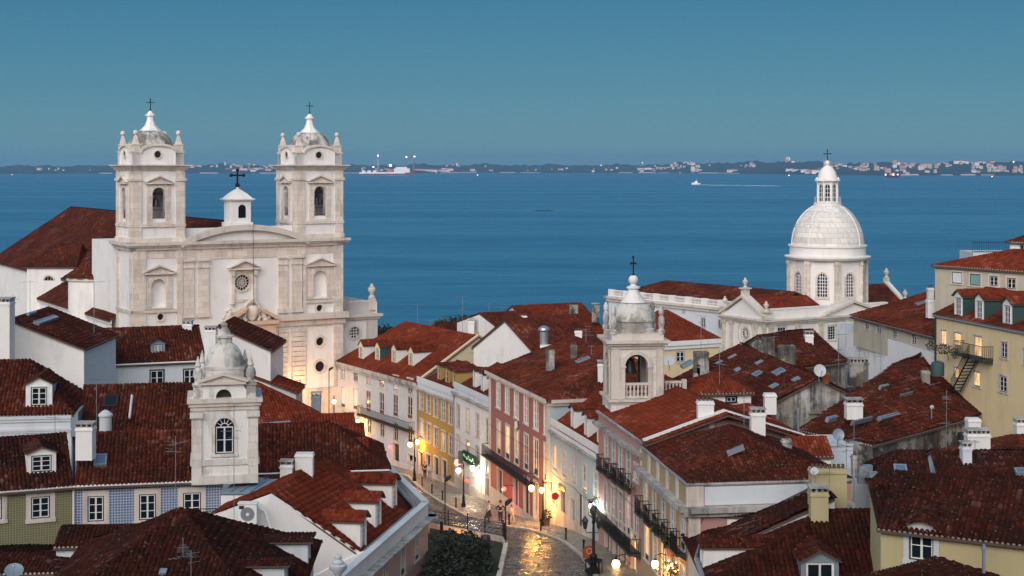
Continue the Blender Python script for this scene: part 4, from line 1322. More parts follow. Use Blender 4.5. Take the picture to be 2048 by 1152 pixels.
for i in range(1, 5): z = j0 + (j1 - j0) * i / 5; g.box(CF, k0, k1, -.078, -.032, z - .025, z + .025)
g.build('barred_window', [M['iron'], M['glass']], bc)
b = MB(); top = CF.hit(480, 340)[1]
cross_iron(b, (c.x, c.y, c.z + 1.45), top - c.z - 1.45, 1.5, .11, fr=Frame((c.x, c.y), CU)); b.build('iron_cross', M['iron'], bc)

# ---- the two bell towers
def tower(s0, name):
    f = Frame(CF.p(s0, 0, 0), CU)
    tw = TW
    faces = [f, Frame(f.p(tw, 0, 0), -CF.n), Frame(f.p(tw, -tw, 0), -CU), Frame(f.p(0, -tw, 0), CF.n)]
    z0 = c_main + .2
    zb = z0 + 1.7                                            # string course under the belfry
    zo0, ztop = zb + .9, zb + 3.6                              # sill, springing
    zc = c_up - .45
    ow = 1.45                                                 # belfry opening
    b = MB()
    for i, fr in enumerate(faces):
        arch_wall(b, fr, 0, tw, z0, zc, tw / 2 - ow / 2, tw / 2 + ow / 2, zo0, ztop, 0)
        arch_wall(b, fr, .4, tw - .4, z0, zc, tw / 2 - ow / 2, tw / 2 + ow / 2, zo0, ztop, -.75)
        A = [(tw / 2 - ow / 2, zo0)] + archpts(tw / 2, ztop, ow / 2)[::-1] + [(tw / 2 + ow / 2, zo0)]
        b.strip(fr, A, [(x, z + .002) for x, z in A], -.75, 0)
    b.poly([f.p(.4, -.4, zo0 - .3), f.p(tw - .4, -.4, zo0 - .3), f.p(tw - .4, .4 - tw, zo0 - .3), f.p(.4, .4 - tw, zo0 - .3)])
    t = b.build(name, CWALL, church)
    # corner pilasters, belts, hoods
    b = MB()
    for fr in faces:
        for a, c in ((0, .98), (tw - .98, tw)):
            b.box(fr, a, c, .001, .14, z0, zc)
            b.box(fr, a - .14 if a == 0 else a - .1, c + .14 if c == tw else c + .1, .001, .27, zc - 1.25, zc - .95)
        b.box(fr, -.06, tw + .06, .002, .2, zb, zb + .3)
        b.box(fr, -.1, tw + .1, .002, .24, z0, z0 + .5)
        b.ring(fr, tw / 2, ztop, ow / 2, ow / 2 + .3, .001, .13, 14, 0, PI)
        for x in (tw / 2 - ow / 2 - .3, tw / 2 + ow / 2): b.box(fr, x, x + .3, .001, .13, zo0 - .2, ztop)
        for x in (tw / 2 - ow / 2 - .62, tw / 2 + ow / 2 + .32): b.box(fr, x, x + .3, .001, .08, zo0 - .5, ztop + 1.05)
        b.box(fr, tw / 2 - 1.4, tw / 2 + 1.4, .001, .2, zo0 - .6, zo0 - .35)
        pediment(b, fr, tw / 2 - 1.5, tw / 2 + 1.5, ztop + 1.1, .8, .001, .4, 0, .2)
    b.build('tower_stonework', STONE, t)
    # cornice
    b = MB()
    for k, (u, v) in enumerate(((0, .4), (.4, .75), (.75, 1.0))):
        e = (.3, .5, .72)[k]
        b.box(f, -e, tw + e, -tw - e, e, zc + (c_up - zc) * u * 1.2, zc + (c_up - zc) * v * 1.2)
    b.build('tower_cornice', M['trim'], t)
    # attic with curved gables and a round opening
    za = c_up + .1; ha = 2.05
    b = MB(); q = MB()
    for fr in faces:
        n = 12
        A = [(.3 + 0, za)] + [(1.0, za), (1.0, za + 1.2)] + [(tw / 2 + (tw / 2 - 1.0) * math.cos(PI - PI * i / n), za + 1.2 + (ha - 1.2) * math.sin(PI * i / n) ** .8) for i in range(1, n)] + [(tw - 1.0, za + 1.2), (tw - 1.0, za), (tw - .3, za)]
        A = [p for p in A if 1.0 <= p[0] <= tw - 1.0]
        b.prism(fr, A, -.6, -.1)
        oz = za + 1.12
        q.ring(fr, tw / 2 - .1, oz, .38, .52, -.12, .02, 14)
        top = [p for p in A if p[1] > za + .1]
        q.strip(fr, [(x, z - .0) for x, z in top], [(x + (x - tw / 2) * .06, z + .26) for x, z in top], -.62, .12)
        for x0, x1 in ((0.05, 1.0), (tw - 1.0, tw - .05)):
            b.box(fr, x0, x1, -.95, -.05, za, za + 1.3)
            q.box(fr, x0 - .06, x1 + .06, -1.0, .03, za + 1.302, za + 1.48)
    a = b.build('tower_attic', CWALL, t)
    q.build('attic_mouldings', STONE, a)
    for fr in faces: MB().disc(fr, tw / 2 - .1, za + 1.12, .4, -.09, 14).build('round_opening', M['hole'], a)
    # dome
    c = f.p(tw / 2, -tw / 2, za + .85)
    b = MB(); r = 2.5; hd = 3.2
    prof = [(r, 0), (r, .5)] + [(r * math.cos(x), .5 + (hd - .5) * math.sin(x)) for x in [PI / 2 * i / 10 for i in range(10)]]
    b.lathe(c, prof, 24)
    for k in range(8):
        t_ = CH_A + PI / 8 + PI / 4 * k
        b.tube([(c.x + (x + .03) * math.cos(t_), c.y + (x + .03) * math.sin(t_), c.z + z) for x, z in prof[1:]], .05, 4)
    b.build('tower_dome', DOMEST, t, True)
    b = MB(); b.lathe((c.x, c.y, c.z + hd - .3), [(1.2, 0), (1.05, .15), (.62, .6), (.42, 1.15), (.36, 1.6), (.58, 1.68), (.58, 1.82), (.4, 1.86), (.26, 2.1), (.1, 2.25)], 8, CH_A + PI / 8)
    b.build('lantern', CWALL, t)
    b = MB(); cross_iron(b, (c.x, c.y, c.z + hd + 1.95), 1.4, .85, .05, blobs=False); b.build('iron_cross', M['iron'], t)
    for x, y in ((.5, -.5), (tw - .5, -.5), (tw - .5, .5 - tw), (.5, .5 - tw)):
        b = MB(); p = f.p(x, y, za + 1.48); spire(b, p, 2.35, .4); b.build('pinnacle', STONE, t)
    # bells and balcony rails
    for fr in faces[:2] + faces[3:]:
        b = MB(); cx = fr.p(tw / 2, -1.0, ztop - 1.4)
        b.lathe(cx, [(.5, 0), (.42, .15), (.32, .55), (.28, .8), (.1, .95)], 12); b.tube([(cx.x, cx.y, cx.z + .95), (cx.x, cx.y, cx.z + 1.9)], .06)
        b.box(fr, tw / 2 - ow / 2 - .1, tw / 2 + ow / 2 + .1, -1.1, -.9, ztop - .1, ztop + .15)
        b.build('bell', plain('bronze_bell', (.05, .055, .045), .45, .7), t)
        railing(t, 'belfry_rail', [fr.p(tw / 2 - ow / 2 + .03, -.15, zo0), fr.p(tw / 2 + ow / 2 - .03, -.15, zo0)], .85, .16)
    return t
tower(SL0, 'left_tower'.replace('left_', 'bell_')); tower(SR0, 'bell_tower')

# ---- right wing with the gridded round window
zw = CF.hit(690, 632, -1.2)[1]; zp = CF.hit(690, 607, -1.2)[1]
sW = CF.hit(754, 640, -1.2)[0]
rs2, rh2 = CF.hit(709, 665, -1.2); r2 = 11.5 * 177 / F
wf = Frame(CF.p(0, -1.2, 0), CU)
b = MB(); b.wall(wf, CW, sW, cb, zw, [(rs2 - r2 - .05, rs2 + r2 + .05, rh2 - r2 - .05, rh2 + r2 + .05)])
b.ring(wf, rs2, rh2, r2, r2 * 1.5, -.02, -.001, 20)
wr = Frame(wf.p(sW, 0, 0), -CF.n); b.wall(wr, 0, 14, cb, zp)
b.wall(Frame(wf.p(0, -.5, 0), CU), CW, sW, zw, zp)
b.poly([wf.p(CW, 0, zw), wf.p(sW, 0, zw), wf.p(sW, -14, zw + .1), wf.p(CW, -14, zw + .1)])
b.box(wf, CW + .002, sW - .002, -.8, -.5, zw, zp)
wing = b.build('side_wing', CWALL, church)
oculus(wing, wf, rs2, rh2, r2, 0, .3, True, 'gridded_window')
b = MB(); b.box(wf, CW, sW + .3, -.3, .3, zw - .5, zw - .2); b.box(wf, CW, sW + .55, -.3, .55, zw - .198, zw + .1); b.box(wr, -.3, 14, -.3, .55, zw - .198, zw + .099)
b.box(wf, CW, sW + .15, -.9, .05 - .5, zp, zp + .2)
b.box(wf, sW - 1.4, sW, .001, .15, cb, zw - .5)
b.build('cornice', M['trim'], wing)
for s_, d_, k in ((sW - .4, -.6, 1), (CW + .9, -10, .9)):
    b = MB(); p = wf.p(s_, d_, zp + .2); b.box(Frame(p, CU), -.35, .35, -.35, .35, p.z - 1.2, p.z + .25); urn(b, (p.x, p.y, p.z + .25), 1.7 * k, .5 * k); b.build('stone_urn', STONE, wing, True)

# ---- nave, aisle and chapels behind the left tower
AX = -CF.n                                                    # into the depth
def CP(s, d, z): return CF.p(s, -d, z)
zr, ze, D0, D1 = at(455, 443, 173).z, 25.3, 4.0, 80.0
nm = 12.4; hwid = 10.2
b = MB()
for fr, L_ in ((Frame(CP(nm - hwid, D1, 0), CF.n), D1 - D0), (Frame(CP(nm + hwid, D0, 0), -CF.n), D1 - D0), (Frame(CP(nm + hwid, D1, 0), -CU), 2 * hwid)): b.wall(fr, 0, L_, 6, ze)
b.build('nave_wall', CWALL, church)
P = [[CP(nm - hwid - .4, D1 + .4, ze - .15), CP(nm - hwid - .4, D0, ze - .15), CP(nm, D0, zr), CP(nm, D1 - 7, zr)],
     [CP(nm + hwid + .4, D0, ze - .15), CP(nm + hwid + .4, D1 + .4, ze - .15), CP(nm, D1 - 7, zr), CP(nm, D0, zr)],
     [CP(nm + hwid + .4, D1 + .4, ze - .15), CP(nm - hwid - .4, D1 + .4, ze - .15), CP(nm, D1 - 7, zr)]]
def add_roof(root, planes, tile, pitch=.3, course=.5, ridges=(), single=False, lip=False, eave=False, name='roof', seed=1):
    b = MB()
    for Q in planes:
        n = len(Q); vs = [Vector(q) for q in Q] + [Vector(q) - Vector((0, 0, .15)) for q in Q]
        b.add(vs, [tuple(range(n)), tuple(range(2 * n - 1, n - 1, -1))] + [(i, i + n, (i + 1) % n + n, (i + 1) % n) for i in range(n)])
    o = b.build(name, SLAB, root)
    t = TileAcc(seed)
    for Q in planes: t.plane(Q, pitch, course, .06 * pitch / .22, lip, eave)
    t.build('roof_tiles', [T[tile], MORTAR], o)
    for a, c in ridges: ridge(a, c, T[tile], o, single)
    return o
add_roof(church, P, 'dark', ridges=[(CP(nm, D0, zr), CP(nm, D1 - 7, zr)), (CP(nm, D1 - 7, zr), CP(nm - hwid - .4, D1 + .4, ze - .15))], seed=11)
# aisle: wall with drip stains, lean-to roof
za = at(232, 646, 164.5).z
ai = Frame(CP(-.6, 44, 0), CF.n)
b = MB(); b.wall(ai, 0, 38.2, 6, za); b.wall(Frame(CP(3.5, 44, 0), -CU), 0, 4.1, 6, za)
aw = b.build('aisle_wall', M['whitewall'], church)
b = MB(); b.box(ai, 0, 38.2, .001, .25, za - .5, za - .25); b.box(ai, 0, 38.2, .001, .12, za - .25, za + .0); b.build('aisle_cornice', M['trim'], aw)
add_roof(church, [[CP(-.9, 44.2, za - .1), CP(-.9, 5.8, za - .1), CP(3.3, 5.8, za + 2.7), CP(3.3, 44.2, za + 2.7)]], 'dark', .26, .42, lip=True, seed=12, name='aisle_roof')
# round chapel and square chapel rising through the aisle
def rnd(px, Y, r, ytop, yapex, name):
    c = at(px, ytop, Y)
    b = MB(); b.lathe((c.x, c.y, c.z - 9), [(r, 0), (r, 9)], 28); w_ = b.build(name, CWALL, church, True)
    b = MB(); b.lathe((c.x, c.y, c.z - .45), [(r, 0), (r + .25, .1), (r + .25, .35), (r, .44)], 28); b.build('chapel_cornice', M['trim'], w_)
    za_ = at(px, yapex, Y).z
    pl = []
    n = 14
    for k in range(n):
        t0, t1 = 2 * PI * k / n, 2 * PI * (k + 1) / n
        e = r + .3
        pl.append([Vector((c.x + e * math.cos(t0), c.y + e * math.sin(t0), c.z)), Vector((c.x + e * math.cos(t1), c.y + e * math.sin(t1), c.z)), Vector((c.x, c.y, za_))])
    add_roof(w_, pl, 'mid', .26, .42, name='chapel_roof', seed=int(px))
    return w_
rnd(186, 179, 2.85, 553, 519, 'round_chapel')
sq = House('chapel', '', (54, 531), (150, 531), Y=196, depth=7, wall='white', root=church, tile='mid', ridge_single=False, base=6)
s, h = sq.f.hit(98, 561); r = 9 * 196 / F
sq.holes['f'].append((s - r, s + r, h, h + r))
b = MB(); b.prism(sq.f, archpts(s, h, r), -.3, -.2); b.build('lunette_window', M['glass'], church)
b = MB(); b.ring(sq.f, s, h, r - .02, r + .2, -.05, .06, 14, 0, PI); A = archpts(s, h, r); b.prism(sq.f, [(s + r, h)] + A[1:8] + [(s + r + .01, h + r + .01)], -.02, .02); b.prism(sq.f, [(s - r, h), (s - r - .01, h + r + .01)] + A[7:14], -.02, .02)
for x in (-.33, .33): b.box(sq.f, s + x * r - .03, s + x * r + .03, -.19, -.15, h, h + r * .9)
b.build('lunette_frame', M['trim'], church)
sq.walls(); sq.roof('x', 2.6, 3, .1, pitch=.26, course=.42, lip=False, eave=False)
# lightning rod cable down the facade
b = MB(); b.tube([CF.p(CF.hit(501, 470)[0], .8, c_main + 2.2), CF.p(CF.hit(502, 600)[0], .85, h_low1)], .025, 4); b.build('lightning_cable', M['black'], church)
# ------------------------------------------------------------------ the sloping street, pavements, garden
def sett_mat(name, a, b_, rough=(.12, .35), sc=1.0):
    m, n, l, b = _mat(name)
    g = n.new('ShaderNodeNewGeometry').outputs['Position']
    at_ = n.new('ShaderNodeAttribute'); at_.attribute_name = 'rnd'
    c = _mix(n, l, at_.outputs['Fac'], a, b_)
    c = _mix(n, l, _ramp(n, l, _noise(n, l, g, .5, 6, .7), [(.45, 0.0), (.7, .6)]), c, [k * .4 for k in a])
    l.new(c, b.inputs['Base Color'])
    r = n.new('ShaderNodeMapRange'); l.new(_noise(n, l, g, .8, 4), r.inputs[0])
    r.inputs[1].default_value = .3; r.inputs[2].default_value = .7; r.inputs[3].default_value = rough[0]; r.inputs[4].default_value = rough[1]
    l.new(r.outputs[0], b.inputs['Roughness'])
    v = n.new('ShaderNodeTexVoronoi'); v.inputs['Scale'].default_value = 9.0 * sc; l.new(g, v.inputs['Vector'])
    _bump(n, l, v.outputs['Distance'], b, .5, .02)
    return m
ROADM = sett_mat('worn_granite_setts', (.026, .024, .022), (.06, .055, .048), (.16, .36))
PAVEM = sett_mat('pale_limestone_setts', (.15, .135, .115), (.27, .245, .21), (.25, .5), 1.3)
KERBM = plain('kerb_stone', (.40, .37, .33), .6)
# facade line on the right (photo chain), kerb line, left road edge: X as a function of Y
def lin(tab, y):
    if y <= tab[0][0]: return tab[0][1]
    for (a, x0), (b, x1) in zip(tab, tab[1:]):
        if y <= b: return x0 + (x1 - x0) * (y - a) / (b - a)
    return tab[-1][1]
FACADE = [(60, 13.5), (84.3, 9.9), (96, 8.35), (107.8, 6.2), (120.1, 3.05), (137.2, -1.8), (148.2, -5.7), (157.6, -9.9), (175, -20.3), (182, -25)]
kerb_px = [(1190, 1152), (1164, 1113), (1117, 1080), (1067, 1063), (1013, 1054), (988, 1048), (948, 1039), (879, 1004), (833, 970), (816, 953)]
KERB = sorted([(p.y, p.x) for p in (gnd(*q) for q in kerb_px)] + [(60, 9.5), (86, 6.4), (185, -30.5)])
left_px = [(1006, 1151), (1026, 1108), (1013, 1094), (1008, 1080), (935, 1066), (860, 1052)]
LEFT = sorted([(p.y, p.x) for p in (gnd(*q) for q in left_px)] + [(60, 3.5), (96, .0), (150, -13), (185, -38)])
def strip_sheet(name, fl, fr_, ys, nx, up, mat, kind='structure'):
    b = MB(); n = nx + 1
    for y in ys:
        a, c = fl(y), fr_(y)
        b.v += [(a + (c - a) * i / nx, y, street_z(y) + up) for i in range(n)]
    b.f = [(j * n + i, j * n + i + 1, (j + 1) * n + i + 1, (j + 1) * n + i) for j in range(len(ys) - 1) for i in range(nx)]
    b.m = [0] * len(b.f)
    o = b.build(name, mat); tag(o, kind=kind); return o
YS = [60 + 2.5 * i for i in range(51)]
strip_sheet('road', lambda y: lin(LEFT, y) - .3, lambda y: lin(KERB, y) + .05, YS, 4, -.02, plain('road_bed', (.05, .045, .04), .5))
strip_sheet('pavement', lambda y: lin(KERB, y), lambda y: lin(FACADE, y) + .6, YS, 3, .12, plain('pavement_bed', (.16, .145, .125), .7))
strip_sheet('square', lambda y: -40, lambda y: lin(LEFT, y) - .3, [124 + 3 * i for i in range(22)], 2, .03, plain('square_paving', (.2, .18, .16), .6))
# kerb stones, one by one
pts = []
ys = 88.0
while ys < 172:
    pts.append(Vector((lin(KERB, ys), ys, street_z(ys)))); ys += 1.0
kroot = thing('kerb', 'pale stone kerb curving along the lit street pavement', 'kerb', pts[0])
for a, c in zip(pts, pts[1:]):
    fr = Frame((a.x, a.y), (c.x - a.x, c.y - a.y)); L = (c - a).length
    b = MB()
    dz = c.z - a.z
    P = [fr.p(s, d, (a.z if s < .5 else c.z) + h) for h in (-.1, .14) for d in (-.14, .14) for s in (.015, math.hypot(c.x - a.x, c.y - a.y) - .015)]
    b.add(P, [(0, 1, 3, 2), (4, 6, 7, 5), (0, 4, 5, 1), (2, 3, 7, 6), (0, 2, 6, 4), (1, 5, 7, 3)])
    b.build('kerb_stone', KERBM, kroot)
# setts of road and pavement as real stones
def setts(name, fl, fr_, y0, y1, sy, sx, up, h, mat, seed, diag=False):
    r = np.random.default_rng(seed)
    V, Q, A = [], [], []; n = 0
    y = y0; row = 0
    while y < y1:
        a, c = fl(y), fr_(y)
        x = a + (row % 2) * sx * .5
        while x < c - sx * .3:
            k = min(sx, c - x) * .93
            j = r.random(8) * .02
            zz = street_z(y) + up; z2 = street_z(y + sy) + up
            tx, ty = (r.random(2) - .5) * .02
            hh = h + r.random() * .012
            g = .03
            P = [(x, y, zz - .03), (x + k, y, zz - .03), (x + k, y + sy * .93, z2 - .03), (x, y + sy * .93, z2 - .03),
                 (x + g, y + g, zz + hh - tx - ty), (x + k - g, y + g, zz + hh + tx - ty), (x + k - g, y + sy * .93 - g, z2 + hh + tx + ty), (x + g, y + sy * .93 - g, z2 + hh - tx + ty)]
            V += P
            Q += [(n + 4, n + 5, n + 6, n + 7), (n, n + 1, n + 5, n + 4), (n + 1, n + 2, n + 6, n + 5), (n + 2, n + 3, n + 7, n + 6), (n + 3, n, n + 4, n + 7)]
            A += [r.random()] * 8; n += 8
            x += sx
        y += sy; row += 1
    me = bpy.data.meshes.new(name); me.from_pydata(V, [], Q); me.materials.append(mat)
    a = me.attributes.new('rnd', 'FLOAT', 'POINT'); a.data.foreach_set('value', A)
    o = bpy.data.objects.new(name, me); COL.objects.link(o); tag(o, kind='stuff'); return o
setts('road_setts', lambda y: lin(LEFT, y) - .3, lambda y: lin(KERB, y) - .12, 92, 176, .30, .42, .0, .012, ROADM, 5)
setts('pavement_setts', lambda y: lin(KERB, y) + .16, lambda y: lin(FACADE, y) + .1, 92, 172, .24, .26, .12, .008, PAVEM, 6)
# garden: lawn, low wall, iron fence, dark bush
GL = [(p.x, p.y) for p in (gnd(*q) for q in left_px)]
lawn = MB()
lp_ = [gnd(860, 1056, .3), gnd(935, 1070, .3), gnd(1004, 1085, .3), gnd(1008, 1098, .3), gnd(995, 1152, .3), gnd(985, 1200, .3), gnd(840, 1200, .3)]
lawn.poly(lp_)
tag(lawn.build('lawn', plain('short_grass', (.022, .030, .012), .95)), kind='structure')
gw = [gnd(860, 1056), gnd(935, 1070), gnd(1006, 1085), gnd(1012, 1097), gnd(1000, 1152), gnd(992, 1190)]
b = MB()
for a, c in zip(gw, gw[1:]):
    fr = frame_pts(a, c); L = math.hypot(c.x - a.x, c.y - a.y)
    P = [fr.p(s, d, (a.z if s < .5 else c.z) + h) for h in (-.4, .42) for d in (-.15, .15) for s in (0, L)]
    b.add(P, [(0, 1, 3, 2), (4, 6, 7, 5), (0, 4, 5, 1), (2, 3, 7, 6), (0, 2, 6, 4), (1, 5, 7, 3)])
tag(b.build('garden_wall', M['trim']), 'low stone kerb wall round the small street garden', 'wall')
fence = thing('iron_fence', 'black lattice iron fence round the small street garden', 'fence', gw[0])
for a, c in zip(gw[:2] + gw[1:2], gw[1:3]):
    pass
for a, c in ((gw[0], gw[1]), (gw[1], gw[2]), (gw[2], gw[3])):
    up = Vector((0, 0, .42)); L = (c - a).length; b = MB()
    n = max(1, int(L / .55))
    for i in range(n):
        p, q = a + (c - a) * i / n + up, a + (c - a) * (i + 1) / n + up
        for z0, z1 in ((.1, .5), (.5, .1), (.5, .9), (.9, .5)): b.tube([p + Vector((0, 0, z0)), q + Vector((0, 0, z1))], .018, 4)
    for z in (.06, .5, .95): b.tube([a + up + Vector((0, 0, z)), c + up + Vector((0, 0, z))], .025, 4)
    b.build('lattice_panel', M['iron'], fence)
    for i in range(max(2, int(L / 2.2)) + 1):
        p = a + (c - a) * i / max(2, int(L / 2.2)) + up
        b = MB(); b.tube([p - Vector((0, 0, .1)), p + Vector((0, 0, 1.1))], .045, 5); b.ball(p + Vector((0, 0, 1.15)), .07, 6); b.build('fence_post', M['iron'], fence)
LEAF = []
for i, c in enumerate([(.018, .030, .012), (.030, .048, .018), (.045, .065, .025)]):
    LEAF.append(plain('leaf_green_%s' % ['deep', 'mid', 'light'][i], c, .6))
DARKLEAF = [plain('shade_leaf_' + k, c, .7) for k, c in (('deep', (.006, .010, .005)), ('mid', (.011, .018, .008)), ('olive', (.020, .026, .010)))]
def foliage(name, blobs, n, size, mats, parent=None, seed=1, inner=.55):
    """leaf faces scattered through lumpy volumes; blobs = (centre, (rx, ry, rz))"""
    r = random.Random(seed); b = MB()
    tot = sum(k[1][0] * k[1][1] * k[1][2] for k in blobs)
    for c, (rx, ry, rz) in blobs:
        m = int(n * rx * ry * rz / tot)
        for _ in range(m):
            d = Vector((r.gauss(0, 1), r.gauss(0, 1), r.gauss(0, 1))).normalized() * (inner + (1 - inner) * r.random() ** .5) * r.uniform(.85, 1.12)
            p = Vector(c) + Vector((d.x * rx, d.y * ry, d.z * rz))
            u = Vector((r.gauss(0, 1), r.gauss(0, 1), r.gauss(0, .6))).normalized(); v = u.cross(Vector((r.gauss(0, 1), r.gauss(0, 1), r.gauss(0, 1)))).normalized()
            s = size * r.uniform(.6, 1.3)
            b.add([p - u * s, p + v * s * .5, p + u * s, p - v * s * .5], [(0, 1, 2, 3)], r.choices([0, 1, 2], [3, 4, 2])[0])
    return b.build(name, mats, parent)
def tree(name, label, cat, base, blobs, n, size, trunk_r=.15, seed=1, group=None, limbs=4, mats=None):
    t = thing(name, label, cat, base, group)
    b = MB(); cc = Vector(blobs[0][0])
    b.tube([Vector(base) - Vector((0, 0, .3)), Vector(base) + (cc - Vector(base)) * .5 + Vector((.1, 0, 0)), cc], [trunk_r, trunk_r * .75, trunk_r * .4], 7)
    for k in range(min(limbs, len(blobs) - 1)):
        q = Vector(blobs[k + 1][0]); b.tube([Vector(base) + (cc - Vector(base)) * .5, (cc + q) / 2, q], [trunk_r * .5, trunk_r * .35, trunk_r * .15], 5)
    b.build('trunk', M['brown'], t)
    o = foliage('crown', blobs, n, size, mats or LEAF, t, seed); o['kind'] = 'stuff'
    return t
bz = gnd(915, 1152, .3)
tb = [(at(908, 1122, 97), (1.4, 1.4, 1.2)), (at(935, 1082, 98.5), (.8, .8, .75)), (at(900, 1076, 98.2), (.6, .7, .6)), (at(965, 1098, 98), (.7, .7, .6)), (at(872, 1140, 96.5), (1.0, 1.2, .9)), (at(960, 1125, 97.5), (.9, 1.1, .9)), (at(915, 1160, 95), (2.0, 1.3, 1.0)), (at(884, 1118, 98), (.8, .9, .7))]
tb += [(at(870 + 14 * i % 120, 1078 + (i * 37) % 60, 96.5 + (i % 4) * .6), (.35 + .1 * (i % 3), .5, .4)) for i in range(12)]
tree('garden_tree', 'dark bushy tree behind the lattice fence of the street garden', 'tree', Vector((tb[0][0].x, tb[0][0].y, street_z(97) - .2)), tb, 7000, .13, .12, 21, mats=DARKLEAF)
# trees at the water's edge behind the roofs
k = 0
for px, py, Y, s in ((766, 668, 210, 1.6), (778, 676, 214, 1.3), (885, 660, 300, 2.6), (905, 656, 305, 3.0), (922, 664, 300, 2.2), (868, 664, 296, 2.0), (812, 672, 250, 1.6), (745, 672, 230, 1.6)):
    c = at(px, py, Y); k += 1
    base = Vector((c.x, c.y, street_z(Y) - .5))
    bl = [(c, (s, s, s * .8))] + [(c + Vector((RNG.uniform(-1, 1) * s * .8, RNG.uniform(-.5, .5) * s, RNG.uniform(-.9, .3) * s)), (s * .75, s * .75, s * .6)) for _ in range(4)]
    tree('shore_tree', ['dark round tree above the eave beside the church wing', 'small dark tree next to the church wing', 'broad dark tree by the water beyond the red roof', 'tallest dark tree of the clump by the water', 'low dark tree nearest the white gable house', 'dark tree at the near end of the clump by the water', 'dark bush peeping over the long red roof', 'dark bush below the church wing'][k - 1], 'tree', base, bl, 900, .28 * s / 2, .15, 40 + k, 'trees along the water')
# ------------------------------------------------------------------ houses down the right side of the street
def pz(fr, px, py): return fr.hit(px, py)
# A: long white house with dormers
TA = House('white_townhouse', 'long white four storey house with attic dormers and one long iron balcony', (676, 722), (835, 765), Y=175, depth=14.7, base=5, wall='greyw', tile='red', cat='townhouse')
TA.row('f', (686.5, 745), (820, 772), 6, 1.15, 1.45, rows=2, panes={0: M['dim'], 4: M['shut']})
TA.row('f', (686.5, 794), (820, 815), 6, 1.15, 2.3, style='french', rows=2, panes={0: M['shut'], 1: M['shut']}, outer=M['brown'])
TA.row('f', (689, 838), (820, 870), 6, 1.05, 1.9, rows=2, panes={0: M['litsoft'], 1: M['litsoft']}, skip=(1,))
s0, h0 = TA.f.hit(724, 828); s1, h1 = TA.f.hit(829, 848)
balcony(TA.root, TA.f, s0, s1, (h0 + h1) / 2 - .35, .7, slab=M['cornice'], gap=.17)
TA.door('f', (793, 936), 1.4, 2.6, M['dgreen'], z=street_z(162))
TA.win('f', [(762, 899, 774, 914), (816, 910, 833, 925)], outer=M['black'], rows=1)
TA.trimbox('f', 'eaves_cornice', TA.ze - .75, TA.ze - .02, .38)
TA.trimbox('f', 'plinth', 5, street_z(166) + .9, .06, 'trim')
TA.walls(mats={'r': 'cream', 'l': 'greyw'})
TA.roof('x', 4.4, 2.8, 0, ov=.2, lip=False, pitch=.24, course=.4, eave=False)
b = MB(); b.poly([TA.r.p(0, .003, TA.ze), TA.r.p(TA.D, .003, TA.ze), TA.r.p(TA.D / 2, .003, TA.ze + 4.38)]); b.build('gable', M['cream'], TA.root)
b = MB(); q = .02
for s0, s1, z0, z1 in ((0, TA.D / 2, TA.ze, TA.ze + 4.4), (TA.D / 2, TA.D, TA.ze + 4.4, TA.ze)):
    b.prism(TA.r, [(s0, z0 - .1), (s1, z1 - .1), (s1, z1 + .25), (s0, z0 + .25)], -.2, .12)
b.build('verge', M['cream'], TA.root)
window(TA.root, TA.r, *TA.r.rect(939, 692, 946, 704), sw=.06, cols=2, rows=2, dep=.02)
for k, (px, py) in enumerate(((722, 719), (755, 722), (788, 727), (822, 733))):
    TA.dormer(0, px, py, 1.25, 1.75, .55, win=(.6, .72), rows=2, cols=2, face='cream', sidewall='teal' if k == 1 else 'white', back=4.6, hang=.1)
b = MB(); s = TA.f.hit(840, 900)[0]; b.tube([TA.f.p(TA.W + .15, .1, TA.ze - .3), TA.f.p(TA.W + .15, .1, 7)], .06, 6); b.build('drainpipe', M['metal'], TA.root)
TA.chimney(948, 957, 664, 690, 163, .6, 'ochre', 'none')

# B: narrow golden-yellow house
B = House('yellow_townhouse', 'narrow golden yellow house with white parapet between two white houses', (835.6, 774), (909, 802), Y=157.6, depth=9, base=5, wall='gold', tile='mid', cat='townhouse')
B.row('f', (843, 800), (902, 829), 5, .95, 1.9, rows=3, outer=M['brown'])
B.row('f', (844, 858), (902, 890), 5, .95, 1.9, rows=3, outer=M['black'], panes={3: M['litsoft'], 0: M['shut']})
for px, py, w_, mt in ((842, 940, 1.2, M['brown']), (857, 945, 1.2, M['black']), (873, 948, 1.2, M['black']), (889, 955, 1.2, M['black'])):
    s = B.f.hit(px, py)[0]; Y = B.f.p(s, 0, 0).y; B.door('f', (px, py), w_, 2.3, mt, z=street_z(Y) + .1)
B.trimbox('f', 'parapet', B.ze, B.ze + 1.15, .12, 'cool', ext=0)
B.trimbox('f', 'cornice', B.ze - .3, B.ze - .002, .3)
B.trimbox('f', 'plinth', 5, street_z(153) + .7, .05, 'trim', ext=0)
B.walls()
B.roof('x', 2.3, 0, 0, ov=0, lip=False, eave=False, zoff=.2)
for px, py in ((878, 762), (894, 768), (908, 775)): B.dormer(0, px, py, 1.1, 1.7, .2, 'shed', win=(.55, .72), cols=1, rows=2, wall='gold', face='gold', outer=M['black'], back=3.2)

